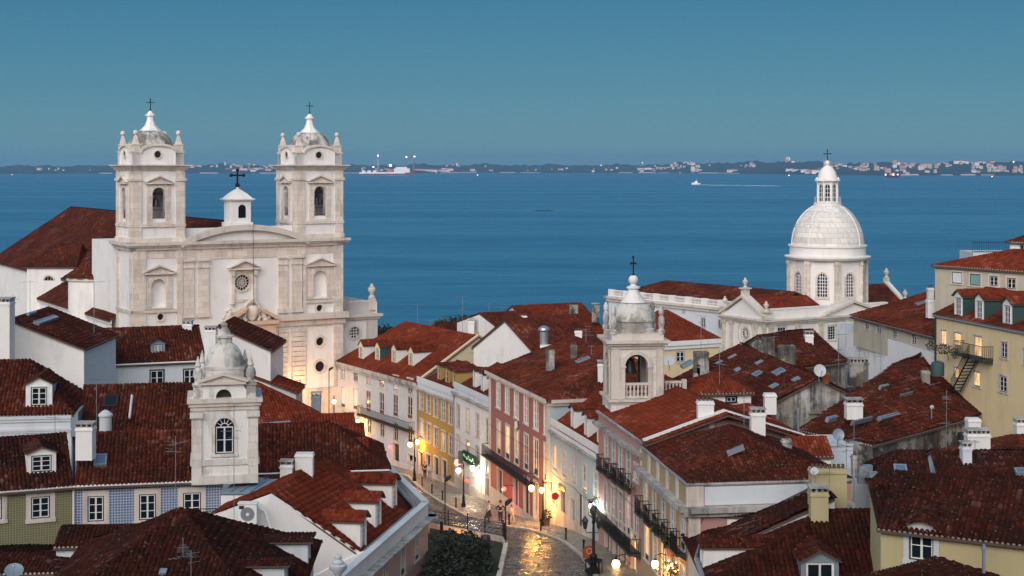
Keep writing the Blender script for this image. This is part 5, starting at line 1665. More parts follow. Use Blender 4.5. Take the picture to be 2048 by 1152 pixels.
# C: narrow white house with the lit shop
C_ = House('white_townhouse', 'narrow white house with a green lit shop sign over its door', (909, 782), (985, 818), Y=148.2, depth=9, base=6, wall='white', tile='mid', cat='townhouse')
C_.row('f', (917, 832), (976, 862), 4, .95, 2.2, rows=3, outer=M['brown'], panes={1: M['litsoft']})
C_.row('f', (917, 893), (976, 930), 4, .95, 2.2, rows=3, outer=M['brown'], panes={0: M['dim'], 3: M['dim']})
for px, py, w_, hh, mt in ((920, 958, 1.1, 2.0, M['litsoft']), (957, 995, 1.5, 3.0, M['shut']), (976, 1012, 1.2, 2.5, M['black'])):
    s = C_.f.hit(px, py)[0]; Y = C_.f.p(s, 0, 0).y; C_.door('f', (px, py), w_, hh, mt, z=street_z(Y) + .1)
C_.trimbox('f', 'parapet', C_.ze, C_.ze + .95, .12, 'cool', ext=0)
C_.trimbox('f', 'cornice', C_.ze - .35, C_.ze - .002, .35)
C_.trimbox('f', 'plinth', 5, street_z(142) + .9, .05, 'trim', ext=0)
C_.walls()
C_.roof('x', 2.3, 0, 0, ov=0, lip=False, eave=False, zoff=.2)
for px, py in ((949, 776), (965, 784), (981, 795)): C_.dormer(0, px, py, 1.0, 1.8, .2, 'shed', win=(.6, .75), cols=2, rows=2, wall='white', face='white', outer=M['black'], back=3.0)
for x in (0.05, C_.W - .05):
    b = MB(); b.tube([C_.f.p(x, .12, C_.ze), C_.f.p(x, .12, 9)], .06, 6); b.build('drainpipe', M['metal'], C_.root)

# D: tall dull-red house
D_ = House('red_townhouse', 'tall dull red house with a long black balcony over the street', (979, 740), (1100, 798), Y=137.2, depth=12.5, base=7, wall='red', tile='mid', cat='townhouse')
D_.row('f', (997, 787), (1093, 838), 6, 1.15, 2.6, rows=4, outer=M['paint'], panes={i: M['dim'] for i in range(6)})
D_.row('f', (998, 875), (1093, 925), 6, 1.15, 2.9, style='french', rows=3, panes={0: M['litsoft'], 1: M['lit'], 2: M['litsoft']})
s0, h0 = D_.f.hit(977, 906); s1, h1 = D_.f.hit(1070, 950)
balcony(D_.root, D_.f, s0 + .2, s1, (h0 + h1) / 2 - .4, .75, slab=M['trim'], gap=.15)
for px, py, w_, hh, mt in ((1000, 985, 1.5, 3.4, M['brown']), (1032, 990, 1.3, 3.2, M['brown']), (1053, 1040, 1.4, 3.4, M['black']), (1072, 1030, 1.2, 3.2, M['litsoft']), (1091, 1048, 1.2, 3.0, M['black'])):
    s = D_.f.hit(px, py)[0]; Y = D_.f.p(s, 0, 0).y; D_.door('f', (px, py), w_, hh, mt, z=street_z(Y) + .12)
D_.trimbox('f', 'cornice', D_.ze - .55, D_.ze - .02, .45, 'trim')
D_.trimbox('r', 'cornice', D_.ze - .55, D_.ze - .021, .4, 'trim', ext=0)
D_.trimbox('f', 'plinth', 6, street_z(128) + .9, .06, 'trim', ext=0)
b = MB(); b.box(D_.f, D_.W - .75, D_.W, .001, .08, 7, D_.ze - .56); b.box(D_.f, 0, .5, .001, .08, 7, D_.ze - .56); b.build('corner_stones', M['trim'], D_.root)
D_.walls(mats={'r': 'aqua', 'l': 'cool'})
D_.roof('x', 2.7, 0, 5.5, ov=.35, rf=.66, lip=True, eave=True, rough=1.5)
D_.skylight(0, 1157, 719, 1177, 731)
D_.chimney(1092, 1109, 702, 728, 129, .8, 'worn', 'none')
D_.chimney(1196, 1206, 728, 755, 123, .6, 'white', 'slab')
b = MB(); s, h = D_.f.hit(1037, 850); b.ring(D_.f, s, h, .05, .35, .2, .26, 14); b.tube([D_.f.p(s, 0, h - .2), D_.f.p(s, .25, h)], .04); b.build('wall_fan', M['paint'], D_.root)

# E: pale aqua house
E = House('aqua_townhouse', 'pale aqua house with low white parapet and two attic dormers', (1103, 859), (1197, 918), Y=120.1, depth=7, base=9, wall='aqua', tile='red', cat='townhouse')
E.row('f', (1110, 915), (1191, 970), 5, .95, 1.9, rows=3, outer=M['brown'], panes={0: M['lit']})
for px, py, w_, hh, mt in ((1109, 1012, 1.1, 2.4, M['dim']), (1127, 1058, 1.3, 3.0, M['brown']), (1146, 1040, 1.2, 2.4, M['dim']), (1160, 1075, 1.2, 3.0, M['black']), (1180, 1075, 2.0, 2.6, M['shut'])):
    s = E.f.hit(px, py)[0]; Y = E.f.p(s, 0, 0).y; E.door('f', (px, py), w_, hh, mt, z=street_z(Y) + .12)
E.trimbox('f', 'parapet', E.ze, E.ze + .95, .1, 'white', ext=0)
E.trimbox('f', 'cornice', E.ze - .3, E.ze - .002, .32)
E.trimbox('f', 'plinth', 6, street_z(113) + .8, .05, 'trim', ext=0)
E.walls()
E.roof('x', 2.4, 0, 0, ov=0, eave=False, zoff=.2)
for px, py in ((1146, 860), (1173, 876), (1199, 890)): E.dormer(0, px, py, 1.25, 1.75, .35, win=(.5, .75), cols=2, rows=3, back=3.6, outer=M['black'])

# F: pink house under the bell tower
F_ = House('pink_townhouse', 'pink house with small iron balconies below the balustraded bell tower', (1197, 823), (1285, 885), Y=107.8, depth=10.8, base=10, wall='pink', tile='red', cat='townhouse')
F_.row('f', (1213, 905), (1257, 935), 4, 1.05, 2.3, style='french', rows=3, outer=M['dgreen'])
F_.row('f', (1212, 1000), (1272, 1040), 5, 1.05, 2.5, style='french', rows=3, outer=M['dgreen'], panes={3: M['litsoft']})
F_.win('f', [(1269, 930, 1277, 962)], outer=M['brown'], rows=3)
for i in range(4):
    px, py = 1213 + (1257 - 1213) * i / 3, 905 + 30 * i / 3
    s, h = F_.f.hit(px, py); balcony(F_.root, F_.f, s - .75, s + .75, h - 1.2, .6, gap=.15)
s0, h0 = F_.f.hit(1198, 1030); s1, h1 = F_.f.hit(1275, 1085)
balcony(F_.root, F_.f, s0, F_.W - .3, F_.f.hit(1212, 1000)[1] - 1.35, .8, slab=M['trim'], gap=.14)
for px in (1215, 1232, 1248, 1268):
    s = F_.f.hit(px, 1100)[0]; Y = F_.f.p(s, 0, 0).y; F_.door('f', (px, 1100), 1.3, 2.5, M['lit'] if px == 1268 else M['brown'], z=street_z(Y) + .1)
F_.trimbox('f', 'cornice', F_.ze - 1.05, F_.ze - .65, .45)
F_.trimbox('f', 'parapet_cap', F_.ze - .12, F_.ze + .1, .2, 'cornice', ext=0)
F_.walls(mats={'r': 'worn'})
F_.roof('x', 1.75, 0, 0, ov=0.0, gable_ov=.9, eave=False, pitch=.2)
b = MB()
for sgn, (q0, q1, z0, z1) in enumerate(((0, 5.4, F_.ze, F_.ze + 1.75), (5.4, 10.8, F_.ze + 1.75, F_.ze))):
    b.prism(F_.r, [(q0, z0 + .08), (q1, z1 + .08), (q1, z1 + .24), (q0, z0 + .24)], -.05, .3)
b.build('verge_band', M['white'], F_.root)
F_.chimney(1396, 1428, 803, 840, 96.5, .8, 'white', 'pots')
F_.chimney(1503, 1531, 826, 884, 94, .8, 'white', 'slab')
b = MB()
for px, py in ((1391, 878), ): 
    s, h = F_.r.hit(px, py); b.box(F_.r, s - .15, s + .15, .001, .03, h - .15, h + .15)
b.build('vent_hole', M['hole'], F_.root)

# G: ochre-pink corner house with the hipped roof
G_ = House('ochre_townhouse', 'ochre corner house with parapet and hipped roof, a heart sprayed on its pink end', (1282, 893), (1376, 971), Y=96, depth=9.6, base=11, wall='ochre', tile='dark', cat='townhouse')
G_.row('f', (1292, 987), (1366, 1058), 5, 1.0, 2.3, style='french', rows=3, outer=M['dgreen'], panes={0: M['litsoft']})
for i in range(5):
    px, py = 1292 + 74 * i / 4, 987 + 71 * i / 4
    s, h = G_.f.hit(px, py)
    balcony(G_.root, G_.f, s - .8, s + .8, h - 1.25, .6, gap=.15)
G_.row('f', (1294, 1085), (1366, 1170), 5, 1.1, 2.2, style='french', rows=3, outer=M['dgreen'], panes={0: M['lit']})
G_.trimbox('f', 'cornice', G_.ze - 1.75, G_.ze - 1.2, .5)
G_.trimbox('r', 'cornice', G_.ze - 1.75, G_.ze - 1.201, .5, ext=0)
G_.trimbox('f', 'coping', G_.ze - .05, G_.ze + .12, .14, 'lead', ext=.1)
G_.trimbox('r', 'coping', G_.ze - .05, G_.ze + .121, .14, 'cornice', ext=0)
for i in range(6):
    x = G_.W * i / 5
    MB().box(G_.f, max(0, x - .25), min(G_.W, x + .25), .001, .07, G_.ze - 1.19, G_.ze - .06).build('parapet_pier', M['trim'], G_.root)
MB().box(G_.r, 0, .9, .001, .07, G_.ze - 1.19, G_.ze - .06).build('parapet_pier', M['trim'], G_.root)
MB().box(G_.r, 0.02, .7, .001, .09, 11, G_.ze - 1.76).build('corner_pilaster', M['trim'], G_.root)
b = MB(); b.box(G_.r, .95, 9.0, .001, .04, G_.ze - 1.15, G_.ze - .1); b.build('white_panel', M['cool'], G_.root)
s, h = G_.r.hit(1390, 1042); b = MB(); pts = []
for i in range(25):
    t = 2 * PI * i / 24; pts.append(G_.r.p(s + .028 * 16 * math.sin(t) ** 3, .02, h + .028 * (13 * math.cos(t) - 5 * math.cos(2 * t) - 2 * math.cos(3 * t) - math.cos(4 * t))))
b.tube(pts, .03, 4); b.build('sprayed_heart', plain('dark_red_spray', (.16, .03, .04), .7), G_.root)
G_.walls(mats={'r': 'pink'})
G_.roof('x', 1.75, 3.2, 4.6, ov=.0, rough=1.6, pitch=.2, zoff=-.05)
G_.skylight(0, 1457, 899, 1489, 913)
# ------------------------------------------------------------------ left foreground: rows of old houses below the church
AZ_B = azulejo('blue_wall_tiles', (.37, .42, .50), (.035, .065, .20), .34)
AZ_Y = azulejo('olive_wall_tiles', (.26, .245, .14), (.12, .115, .06), .30)
H1 = House('tiled_row_house', 'row house faced in olive yellow patterned tiles with one white dormer', (-60, 983), (147, 967), Y=91, depth=8.4, base=13, wall=AZ_Y, tile='deep', cat='row house')
H1.win('f', [(62, 993, 100, 1037)], sw=.3, rows=3, single=True, outer=M['black'], dep=.1)
H1.win('f', [(-34, 996, 4, 1040)], sw=.3, rows=3, single=True, outer=M['black'], dep=.1)
H1.walls()
H1.roof('x', 2.35, 0, 0, ov=.35, rough=1.8, gable_ov=0)
H1.dormer(0, 83, 948, 1.75, 1.45, .35, win=(.70, .72), rows=3, cols=2, hang=.2, back=3.6, face='white', outer=M['black'])
H1.gutter('f')
H1.chimney(151, 184, 855, 902, 93.5, .9, 'white', 'slab')
Z1 = H1.ze
H2 = House('tiled_row_house', 'row house faced in blue and white patterned tiles beside the small bell tower', (149, 967), (446, 955), z=Z1, depth=8.4, base=13, wall=AZ_B, tile='dark', cat='row house')
H2.win('f', [(175, 992, 208, 1043), (278, 988, 312, 1040), (366, 985, 402, 1032)], sw=.3, rows=3, single=True, outer=M['black'], dep=.1)
H2.walls()
H2.roof('x', 2.35, 0, 0, ov=.35, rough=1.2, gable_ov=0)
H2.skylight(0, 187, 915, 215, 938)
H2.gutter('f')
b = MB(); b.tube([H2.f.p(-.05, .12, Z1 - .2), H2.f.p(-.05, .12, 14)], .06, 6); b.build('drainpipe', M['paint'], H2.root)
b = MB()
q0, q1 = H2.f.hit(290, 1050), H2.f.hit(345, 1012); q2 = H2.f.hit(440, 1010)
railing(H2.root, 'stair_railing', [H2.f.p(q0[0], 1.2, q0[1] - .9), H2.f.p(q1[0], 1.2, q1[1] - .9), H2.f.p(q2[0], 1.2, q2[1] - .9)], .95, .14)

# second row
H3 = House('row_house', 'old house with a moulded white parapet and a dark roof with one white dormer', (-120, 832), (143, 826), Y=101, depth=8, base=14, wall='cool', tile='dark', cat='row house')
H3.trimbox('f', 'parapet', H3.ze - .55, H3.ze - .12, .16, 'cool', ext=.0)
H3.trimbox('f', 'moulding', H3.ze - 1.3, H3.ze - 1.0, .12, 'cool', ext=.0)
H3.walls(); H3.roof('x', 3.1, 0, 3.6, ov=.15, rough=2.0)
H3.dormer(0, 78, 816, 1.75, 1.75, .45, win=(.62, .74), rows=3, cols=2, face='paint', sidewall='lead', back=4.0, outer=M['black'])
b = MB(); b.box(H3.r, -.1, 8, -.05, .45, H3.ze - 1.6, H3.ze + .05); b.build('lead_gutter', M['lead'], H3.root)
H4 = House('row_house', 'house with a long dark tiled roof, a roof hatch and a round chimney', (150, 862), (392, 856), Y=103, depth=8.4, base=14, wall='cool', tile='dark', cat='row house')
H4.walls(); H4.roof('x', 2.45, 0, 0, ov=.3, rough=1.9, gable_ov=0)
H4.skylight(0, 206, 796, 238, 820, M['iron'], 'black')
b = MB(); c = at(211, 862, 101.5); b.lathe(c, [(.42, -.6), (.42, 1.0), (.5, 1.02), (.5, 1.12), (.3, 1.3), (.12, 1.42)], 14); b.build('round_chimney', M['greyw'], H4.root, True)
b = MB(); p0, p1 = at(259, 840, 101.9), at(264, 795, 104.2); b.tube([p0 + Vector((0, 0, .15)), p1 + Vector((0, 0, .15))], .09, 5); b.build('pipe', M['greyw'], H4.root)
H4.gutter('f', mat='metal')
H5 = House('gable_house', 'white house whose blank wall slopes down to the right under a tiled roof', (20, 697), (168, 697), Y=112, depth=9, base=14, wall='white', tile='dark', cat='house')
H5.walls(mats={'r': 'cool'}); H5.roof('shedR', 2.15, ov=.2, gable_ov=.25)  # right wall in bluer plaster: its shade is put into the colour
H5.skylight(0, 76, 637, 104, 655, M['dim']); H5.skylight(0, 56, 629, 66, 636)
w5 = [(2.0, 2.9, H5.ze - 2.2, H5.ze - .6), (5, 5.9, H5.ze - 2.2, H5.ze - .6)]
H5.chimney(-30, 19, 604, 725, 109, 1.2, 'white', 'slab')
H6 = House('white_house', 'white house with two roof dormers seen over the dark tiled roof', (182, 728), (412, 718), Y=122, depth=8, base=14, wall='cool', tile='dark', cat='house')
H6.win('f', [(300, 740, 328, 800), (367, 738, 392, 798)], outer=M['black'], rows=4, sw=.05, dep=.08, surr=M['black'])
H6.win('f', [(184, 770, 224, 800)], outer=M['black'], rows=2, sw=.05, dep=.08, surr=M['black'])
H6.walls(); H6.roof('x', 2.35, 0, 0, ov=.3, rough=1.4, gable_ov=0)
H6.dormer(0, 208, 712, 1.1, .95, .3, win=(.6, .75), rows=1, cols=2, face='lead', sidewall='lead', back=2.6)
H6.dormer(0, 316, 708, 1.15, 1.0, .3, win=(.62, .75), rows=1, cols=2, face='lead', sidewall='lead', back=2.6, pane=M['dim'])
H6.chimney(409, 431, 660, 722, 123, .9, 'white', 'slab')
H6.chimney(365, 383, 648, 662, 128, .7, 'white', 'slab')
H6.gutter('f', mat='paint')
H7 = House('gable_house', 'white house wall sloping down to the right just below the church portal', (436, 700), (541, 700), Y=126, depth=7, base=13, wall='white', tile='dark', cat='house')
H7.walls(); H7.roof('shedR', 2.0, ov=.25, gable_ov=.2)

# roofs between the tower and the street
L3 = House('low_house', 'house with a clean red hipped roof between the small tower and the street', (470, 846), (650, 833), Y=119, depth=8.5, base=12, wall='white', tile='red', cat='house')
L3.walls(); L3.roof('x', 2.45, 0, 4.6, ov=.3)
L3.gutter('f', mat='metal')
L3b = House('low_house', 'narrow sloping red roof strip on a pale wall beside the small tower', (470, 785), (592, 785), Y=126, depth=4, base=12, wall='greyw', tile='red', cat='house')
L3b.walls(); L3b.roof('shedR', 1.9, ov=.2)
L3b.chimney(622, 640, 792, 812, 128, .8, 'lead', 'slab')
L2 = House('white_house', 'white house with an old dark roof and two red dormers near the lamplit corner', (500, 943), (771, 935), Y=106, depth=9, base=11, wall='white', tile='dark', cat='house')
L2.walls(); L2.roof('x', 2.5, 0, 4.0, ov=.3, rough=1.8)
L2.gutter('f', mat='paint')
L4 = House('low_house', 'low white house under a red roof in front of the bright wall lamp', (610, 884), (727, 881), Y=113, depth=4, base=10, wall='white', tile='red', cat='house')
L4.walls(); L4.roof('x', .9, 0, .0, ov=.2)
L5 = House('low_house', 'lower red roofed lean-to below the red roof by the bright wall lamp', (640, 910), (734, 908), Y=109, depth=3.4, base=10, wall='white', tile='red', cat='house')
L5.walls(); L5.roof('x', .8, 0, .0, ov=.2)
L6 = House('low_house', 'small red roof with a white end wall, uppermost beside the lamp at the corner', (590, 862), (709, 858), Y=117, depth=4, base=10, wall='white', tile='red', cat='house')
L6.walls(); L6.roof('x', .85, 0, .0, ov=.2)

# ---- the white wedge house with the pink street front
zc_ = at(856, 1006, 105).z
pc, pn, pf = at(856, 1006, 105), zat(735, 1112, zc_), zat(752, 905, zc_)
L1 = thing('corner_house', 'white corner house with three red dormers and a pink wedge shaped front', 'house', Vector((pc.x - 3, pc.y, 12)))
fn, ff = frame_pts(pn, pc), frame_pts(pc, pf)
fn = Frame((pn.x - fn.u.x * 8, pn.y - fn.u.y * 8), fn.u)
Ln = 8 + math.hypot(pc.x - pn.x, pc.y - pn.y); Lf = math.hypot(pc.x - pf.x, pc.y - pf.y)
holes = []
wl = [(795, 1075, 816, 1150), (760, 1118, 778, 1190), (826, 1062, 841, 1120)]
for q in wl:
    s0, s1, h0, h1 = fn.rect(*q)
    s0, s1 = (s0 + s1) / 2 - .5, (s0 + s1) / 2 + .5
    holes.append((s0, s1, h0, h1)); window(L1, fn, s0, s1, h0, h1, style='french', rows=3, sw=.16, dep=.1, outer=M['dgreen'])
b = MB(); b.wall(fn, 0, Ln, 10, zc_ - .9, holes); b.wall(ff, 0, Lf, 10, zc_ - .9)
b.build('wall', plaster('rosy_plaster', (.56, .36, .33), amt=.5), L1)
b = MB()
for fr, L_ in ((fn, Ln), (ff, Lf)):
    b.box(fr, -.0, L_, -.35, .0, zc_ - .95, zc_); b.box(fr, -.05, L_ + .05, -.4, .08, zc_ + .001, zc_ + .1)
pp = b.build('parapet', M['cool'], L1)
b = MB()
for fr, L_ in ((fn, Ln), (ff, Lf)):
    b.box(fr, -.3, L_ + .3, -.01, .35, zc_ - 1.15, zc_ - 1.0); b.box(fr, -.5, L_ + .5, -.01, .6, zc_ - .998, zc_ - .86)
b.build('cornice', M['cornice'], L1)
# main roof: ridge from the gable peak back to the far end
g0, g1 = at(543, 987, 91), at(622, 927, 100)
zg = zc_ - .35
e0, e1 = zat(735, 1112, zg), zat(852, 1012, zg)
ins = .45
ea = Vector((e0.x - ins, e0.y, zg)); eb = Vector((pc.x - .9, pc.y - .2, zg)); ec = Vector((pf.x - .3, pf.y - .3, zg))
pk = Vector((g0.x, g0.y, g0.z)); bk = Vector((g1.x, g1.y, g1.z))
lw = Vector((at(424, 1030, 91).x, 91, at(424, 1030, 91).z)); lw2 = Vector((at(520, 968, 100).x, 100.5, lw.z))
lwp = lw
PL = [[ea, eb, bk, pk]]
# split into two true planes: near slope and far slope
PL = [[ea, Vector((eb.x, eb.y, zg)), pk], [Vector((eb.x, eb.y, zg)), bk, pk], [eb, ec, bk], [lw2, lw, pk, bk]]
Ho = House.__new__(House); Ho.root = L1; Ho.single = True; Ho.tile = 'red'; Ho.ze = zg; Ho.tops = MB()
House.n_seed += 1
# the near slope as one plane for the dormers
NP = (bk - pk).cross(ea - pk); eb.z = pk.z - (NP.x * (eb.x - pk.x) + NP.y * (eb.y - pk.y)) / NP.z; eb = eb + Vector((0, 0, .0))
Ho.roof_from([[ea, eb, bk, pk], [eb, ec, bk], [lw2, lw, pk, bk]], [(pk, bk), (bk, eb)], T['red'], eave=False)
b = MB()
b.add([lw, Vector((lw.x, lw.y, 12)), Vector((ea.x + .3, ea.y - .1, 12)), Vector((ea.x + .3, ea.y - .1, zg + .35)), ea + Vector((0, 0, .25)), pk + Vector((0, -.02, .0))], [(0, 1, 2, 3, 4, 5)])
b.add([lw, lw2, Vector((lw2.x, lw2.y, 12)), Vector((lw.x, lw.y, 12))], [(0, 1, 2, 3)])
b.build('gable_wall', M['white'], L1)
for px, py in ((727, 1098), (757, 1056), (789, 1017)):
    Ho.dormer(0, px, py, 1.35, 2.0, .42, win=(.66, .80), rows=4, cols=2, face='white', back=5.4, hang=.25, outer=M['brown'], ov=.18)
Ho.chimney(590, 625, 908, 950, 97.5, .8, 'white', 'none', name='chimney')
Ho.chimney(560, 584, 930, 957, 97, .7, 'white', 'slab')
b = MB(); b.tube([Vector((ea.x + .05, ea.y, zg + .05)), Vector((eb.x + .05, eb.y, zg + .05)), Vector((ec.x, ec.y, zg + .05))], .16, 6); b.build('lead_gutter', M['lead'], L1)
for px, py, qx, qy in ((790, 1008, 812, 1020), (770, 985, 790, 997)):
    pass
# glazed lean-to and white side block behind the gable
b = MB(); gx = [at(440, 985, 94), at(520, 985, 94), at(556, 958, 96.5), at(478, 958, 96.5)]
b.add(gx + [p - Vector((0, 0, .12)) for p in gx], [(0, 1, 2, 3), (7, 6, 5, 4), (0, 4, 5, 1), (1, 5, 6, 2), (2, 6, 7, 3), (3, 7, 4, 0)])
for i in range(1, 4): b.tube([gx[0] + (gx[1] - gx[0]) * i / 4 + Vector((0, 0, .05)), gx[3] + (gx[2] - gx[3]) * i / 4 + Vector((0, 0, .05))], .04, 4)
o = b.build('glass_lean_to_roof', plain('blue_grey_sheet', (.20, .28, .34), .35), L1)
b = MB(); p0 = at(440, 988, 94); fr = Frame((p0.x, 94), (1, 0)); b.box(fr, 0.05, 2.5, -2.4, 0, 14, p0.z - .1); b.build('side_block', M['white'], L1)
# air conditioner on the gable
c = at(498, 1024, 90.5)
ac = thing('air_conditioner', 'white box air conditioner fixed to the white gable wall', 'air conditioner', c)
fr = Frame((c.x, c.y), (1, 0)); b = MB()
b.box(fr, -.55, .55, .0, .55, c.z - .6, c.z + .6); b.box(fr, -.6, .6, -.03, .6, c.z + .601, c.z + .66); b.build('casing', M['paint'], ac)
b = MB(); b.ring(fr, 0, c.z, .1, .42, .551, .575, 18); b.ring(fr, 0, c.z, .2, .23, .576, .585, 18); b.build('fan_grille', M['metal'], ac)
b = MB(); b.box(fr, -.5, -.2, .551, .57, c.z + .3, c.z + .5); b.build('label_plate', M['black'], ac)
for x in (-.4, .4): MB().box(fr, x - .04, x + .04, .0, .6, c.z - .7, c.z - .601).build('bracket', M['iron'], ac)
b = MB(); b.tube([c + Vector((.6, -.1, .3)), c + Vector((1.0, -.1, .1)), c + Vector((1.3, -.1, -.9)), c + Vector((1.9, -.1, -2.2))], .05, 5); b.build('hose', M['paint'], ac)

# ---- big dark hipped roof at the bottom left
apex = at(365, 1022, 78); zE = apex.z - 3.9
R_ = [zat(642, 1086, zE), zat(105, 1160, zE)]
br, bl = R_[0], Vector((-24.6, 86.5, zE))
fl_, fr2 = Vector((-23.5, 68, zE)), Vector((-10.4, 68, zE))
FG = thing('old_house', 'nearest house bottom left, a big old dark hipped roof with two dormers', 'house', Vector((-17, 77, 12)))
Ho2 = House.__new__(House); Ho2.root = FG; Ho2.single = True; Ho2.tile = 'deep'; Ho2.tops = MB(); House.n_seed += 1
Ho2.roof_from([[fl_, fr2, apex], [fr2, br, apex], [br, bl, apex], [bl, fl_, apex]], [(fr2, apex), (br, apex), (bl, apex), (fl_, apex)], T['deep'], rough=1.8, eave=False)
b = MB()
for a, c in ((fl_, fr2), (fr2, br), (br, bl), (bl, fl_)):
    fr = frame_pts(a, c); b.wall(Frame(fr.p(0, -.4, 0), fr.u), .4, (c - a).length - .4, 10, zE - .05)
b.build('wall', M['greyw'], FG)
Ho2.dormer(1, 618, 1128, 1.5, 1.5, .1, 'shed', win=(.7, .76), rows=2, cols=2, face='cool', wall='cool', back=4.2, outer=M['brown'], hang=.3, ov=.25)
Ho2.dormer(1, 572, 1178, 1.5, 1.5, .1, 'shed', win=(.7, .76), rows=2, cols=2, face='cool', wall='cool', back=4.2, outer=M['brown'], hang=.3, ov=.25)
Ho2.skylight(0, 318, 1148, 336, 1158, M['dim'])
S1 = House('low_house', 'small low house with a white triangular wall beside the big dark hipped roof', (112, 1094), (290, 1089), Y=89, depth=4.5, base=12, wall='cool', tile='deep', cat='house')
S1.walls(); S1.roof('x', .55, 0, 0, ov=.2, rough=1.6)
S2 = House('low_house', 'low dark roof in the bottom left corner below the olive tiled wall', (-60, 1150), (112, 1146), Y=86, depth=6, base=12, wall='greyw', tile='deep', cat='house')
S2.walls(); S2.roof('x', .35, 0, 2, ov=.2, rough=1.8)
# stone urn on its pillar, bottom edge
c = at(676, 1152, 62)
ur = thing('stone_urn', 'pale carved stone urn on a pillar at the bottom edge', 'urn', c - Vector((0, 0, 3)))
b = MB(); b.box(Frame((c.x, c.y), (1, 0)), -.3, .3, -.3, .3, c.z - 12, c.z - .2); b.build('pillar', M['trim'], ur)
b = MB(); b.lathe(c - Vector((0, 0, .2)), [(.28, 0), (.28, .08), (.12, .16), (.16, .28), (.36, .5), (.38, .66), (.22, .72), (.26, .78), (.14, .9), (.16, 1.0), (.05, 1.08)], 14); b.build('urn_body', M['greyw'], ur, True)
# ------------------------------------------------------------------ small bell tower on the blue tiled house
TC = plaster('aged_white_plaster', (.76, .74, .70), dirt=(.15, .13, .10), amt=.8, lo=.49, hi=.66)
TS = stone('aged_stone_blocks', (.68, .64, .58), math.radians(11), .9, .5, .012, .7, .5)
TD = plaster('mossy_dome_stone', (.62, .59, .54), dirt=(.13, .12, .10), amt=.9, lo=.47, hi=.66, patch=(.19, .175, .15), patch_amt=.65)
YT = 92.6
p0 = H2.f.p(H2.f.hit(383, 965, .44)[0], .44, 0)
tf = Frame((p0.x, p0.y), H2.f.u)
tw = tf.hit(516, 960)[0]
td = 3.6
z = lambda py: tf.hit(450, py)[1]
T1 = thing('bell_gable_tower', 'small old white tower with an arched window, scrolls and a mossy domed top', 'tower', tf.p(tw / 2, -td / 2, z(965)))
s0, s1, h0, h1 = tf.rect(430, 836, 468, 908)
b = MB(); b.wall(tf, 0, tw, z(967), z(803), [(s0, s1, h0, h1)])
rF = Frame(tf.p(tw, 0, 0), -tf.n); lF = Frame(tf.p(0, -td, 0), tf.n); bF = Frame(tf.p(tw, -td, 0), -tf.u)
for fr, L_ in ((rF, td), (lF, td), (bF, tw)): b.wall(fr, 0, L_, z(967), z(803))
b.build('wall', TC, T1)
window(T1, tf, s0, s1, h0, h1, arch=True, rows=2, sw=.2, outer=M['black'], single=True, surr=TS, name='arched_window')
b = MB()
for a, c in ((0, .62), (tw - .62, tw)):
    b.box(tf, a, c, .001, .12, z(960), z(826)); b.box(tf, a - .1, c + .1, .001, .26, z(834), z(822))
b.box(tf, .63, tw - .63, .001, .08, z(930), z(918)); b.box(tf, 0, tw, .001, .16, z(967), z(950))
for fr in (rF, lF): b.box(fr, 0, td, .001, .08, z(930), z(918))
b.build('pilasters', TS, T1)['kind'] = 'thing'
b = MB()
for k, (y0, y1) in enumerate(((820, 812), (811.9, 805), (804.9, 797))):
    e = .08 + .1 * k; b.box(tf, -e, tw + e, -td - e, e, z(y0), z(y1))
b.build('cornice', M['trim'], T1)
# upper stage: scrolled front with small arch and pediment
cs = tw / 2 + .0; A0, A1 = tf.hit(432, 790)[0], tf.hit(463, 790)[0]
u0, u1 = tf.hit(409, 780)[0], tf.hit(484, 780)[0]
b = MB()
arch_wall(b, tf, u0, u1, z(797), z(768), A0, A1, z(797) + .01, z(794), -.1)
arch_wall(b, tf, u0, u1, z(797), z(768), A0, A1, z(797) + .01, z(794), -.6)
b.strip(tf, [(A0, z(797))] + archpts((A0 + A1) / 2, z(794), (A1 - A0) / 2)[::-1] + [(A1, z(797))], [(A0 - .2, z(797))] + archpts((A0 + A1) / 2, z(794), (A1 - A0) / 2 + .2)[::-1] + [(A1 + .2, z(797))], -.6, -.03)
for fr in (Frame(tf.p(u1, -.1, 0), -tf.n), Frame(tf.p(u0, -.6, 0), tf.n)): b.wall(fr, 0, .5, z(797), z(768))
for sg, uu in ((-1, u0), (1, u1)):                     # concave scrolls
    pts = [(uu, z(797)), (uu + sg * 1.0, z(797)), (uu + sg * .62, z(792)), (uu + sg * .3, z(784)), (uu + sg * .1, z(772)), (uu, z(769))]
    b.prism(tf, pts, -.55, -.12)
b.build('belfry_front', TC, T1)
b = MB(); b.poly([tf.p(u0 + .05, -.58, z(797) + .01), tf.p(u1 - .05, -.58, z(797) + .01), tf.p(u1 - .05, -.58, z(770)), tf.p(u0 + .05, -.58, z(770))]); b.build('dark_backing', plain('mossy_shade', (.05, .05, .035), .95), T1)  # dark green panel: shade and growth inside the arch put into the colour
b = MB()
m_ = (u0 + u1) / 2
b.box(tf, u0 - .25, u1 + .25, -.75, .12, z(769), z(765))
for sg in (-1, 1):
    b.prism(tf, [(m_ + sg * (u1 - u0 + .7) / 2, z(765) + .003), (m_, z(751)), (m_, z(746)), (m_ + sg * (u1 - u0 + .9) / 2, z(761))], -.7, .14)
b.prism(tf, [(u0 - .2, z(765) + .004), (u1 + .2, z(765) + .004), (m_, z(751))], -.6, -.05)
b.build('belfry_pediment', M['trim'], T1)
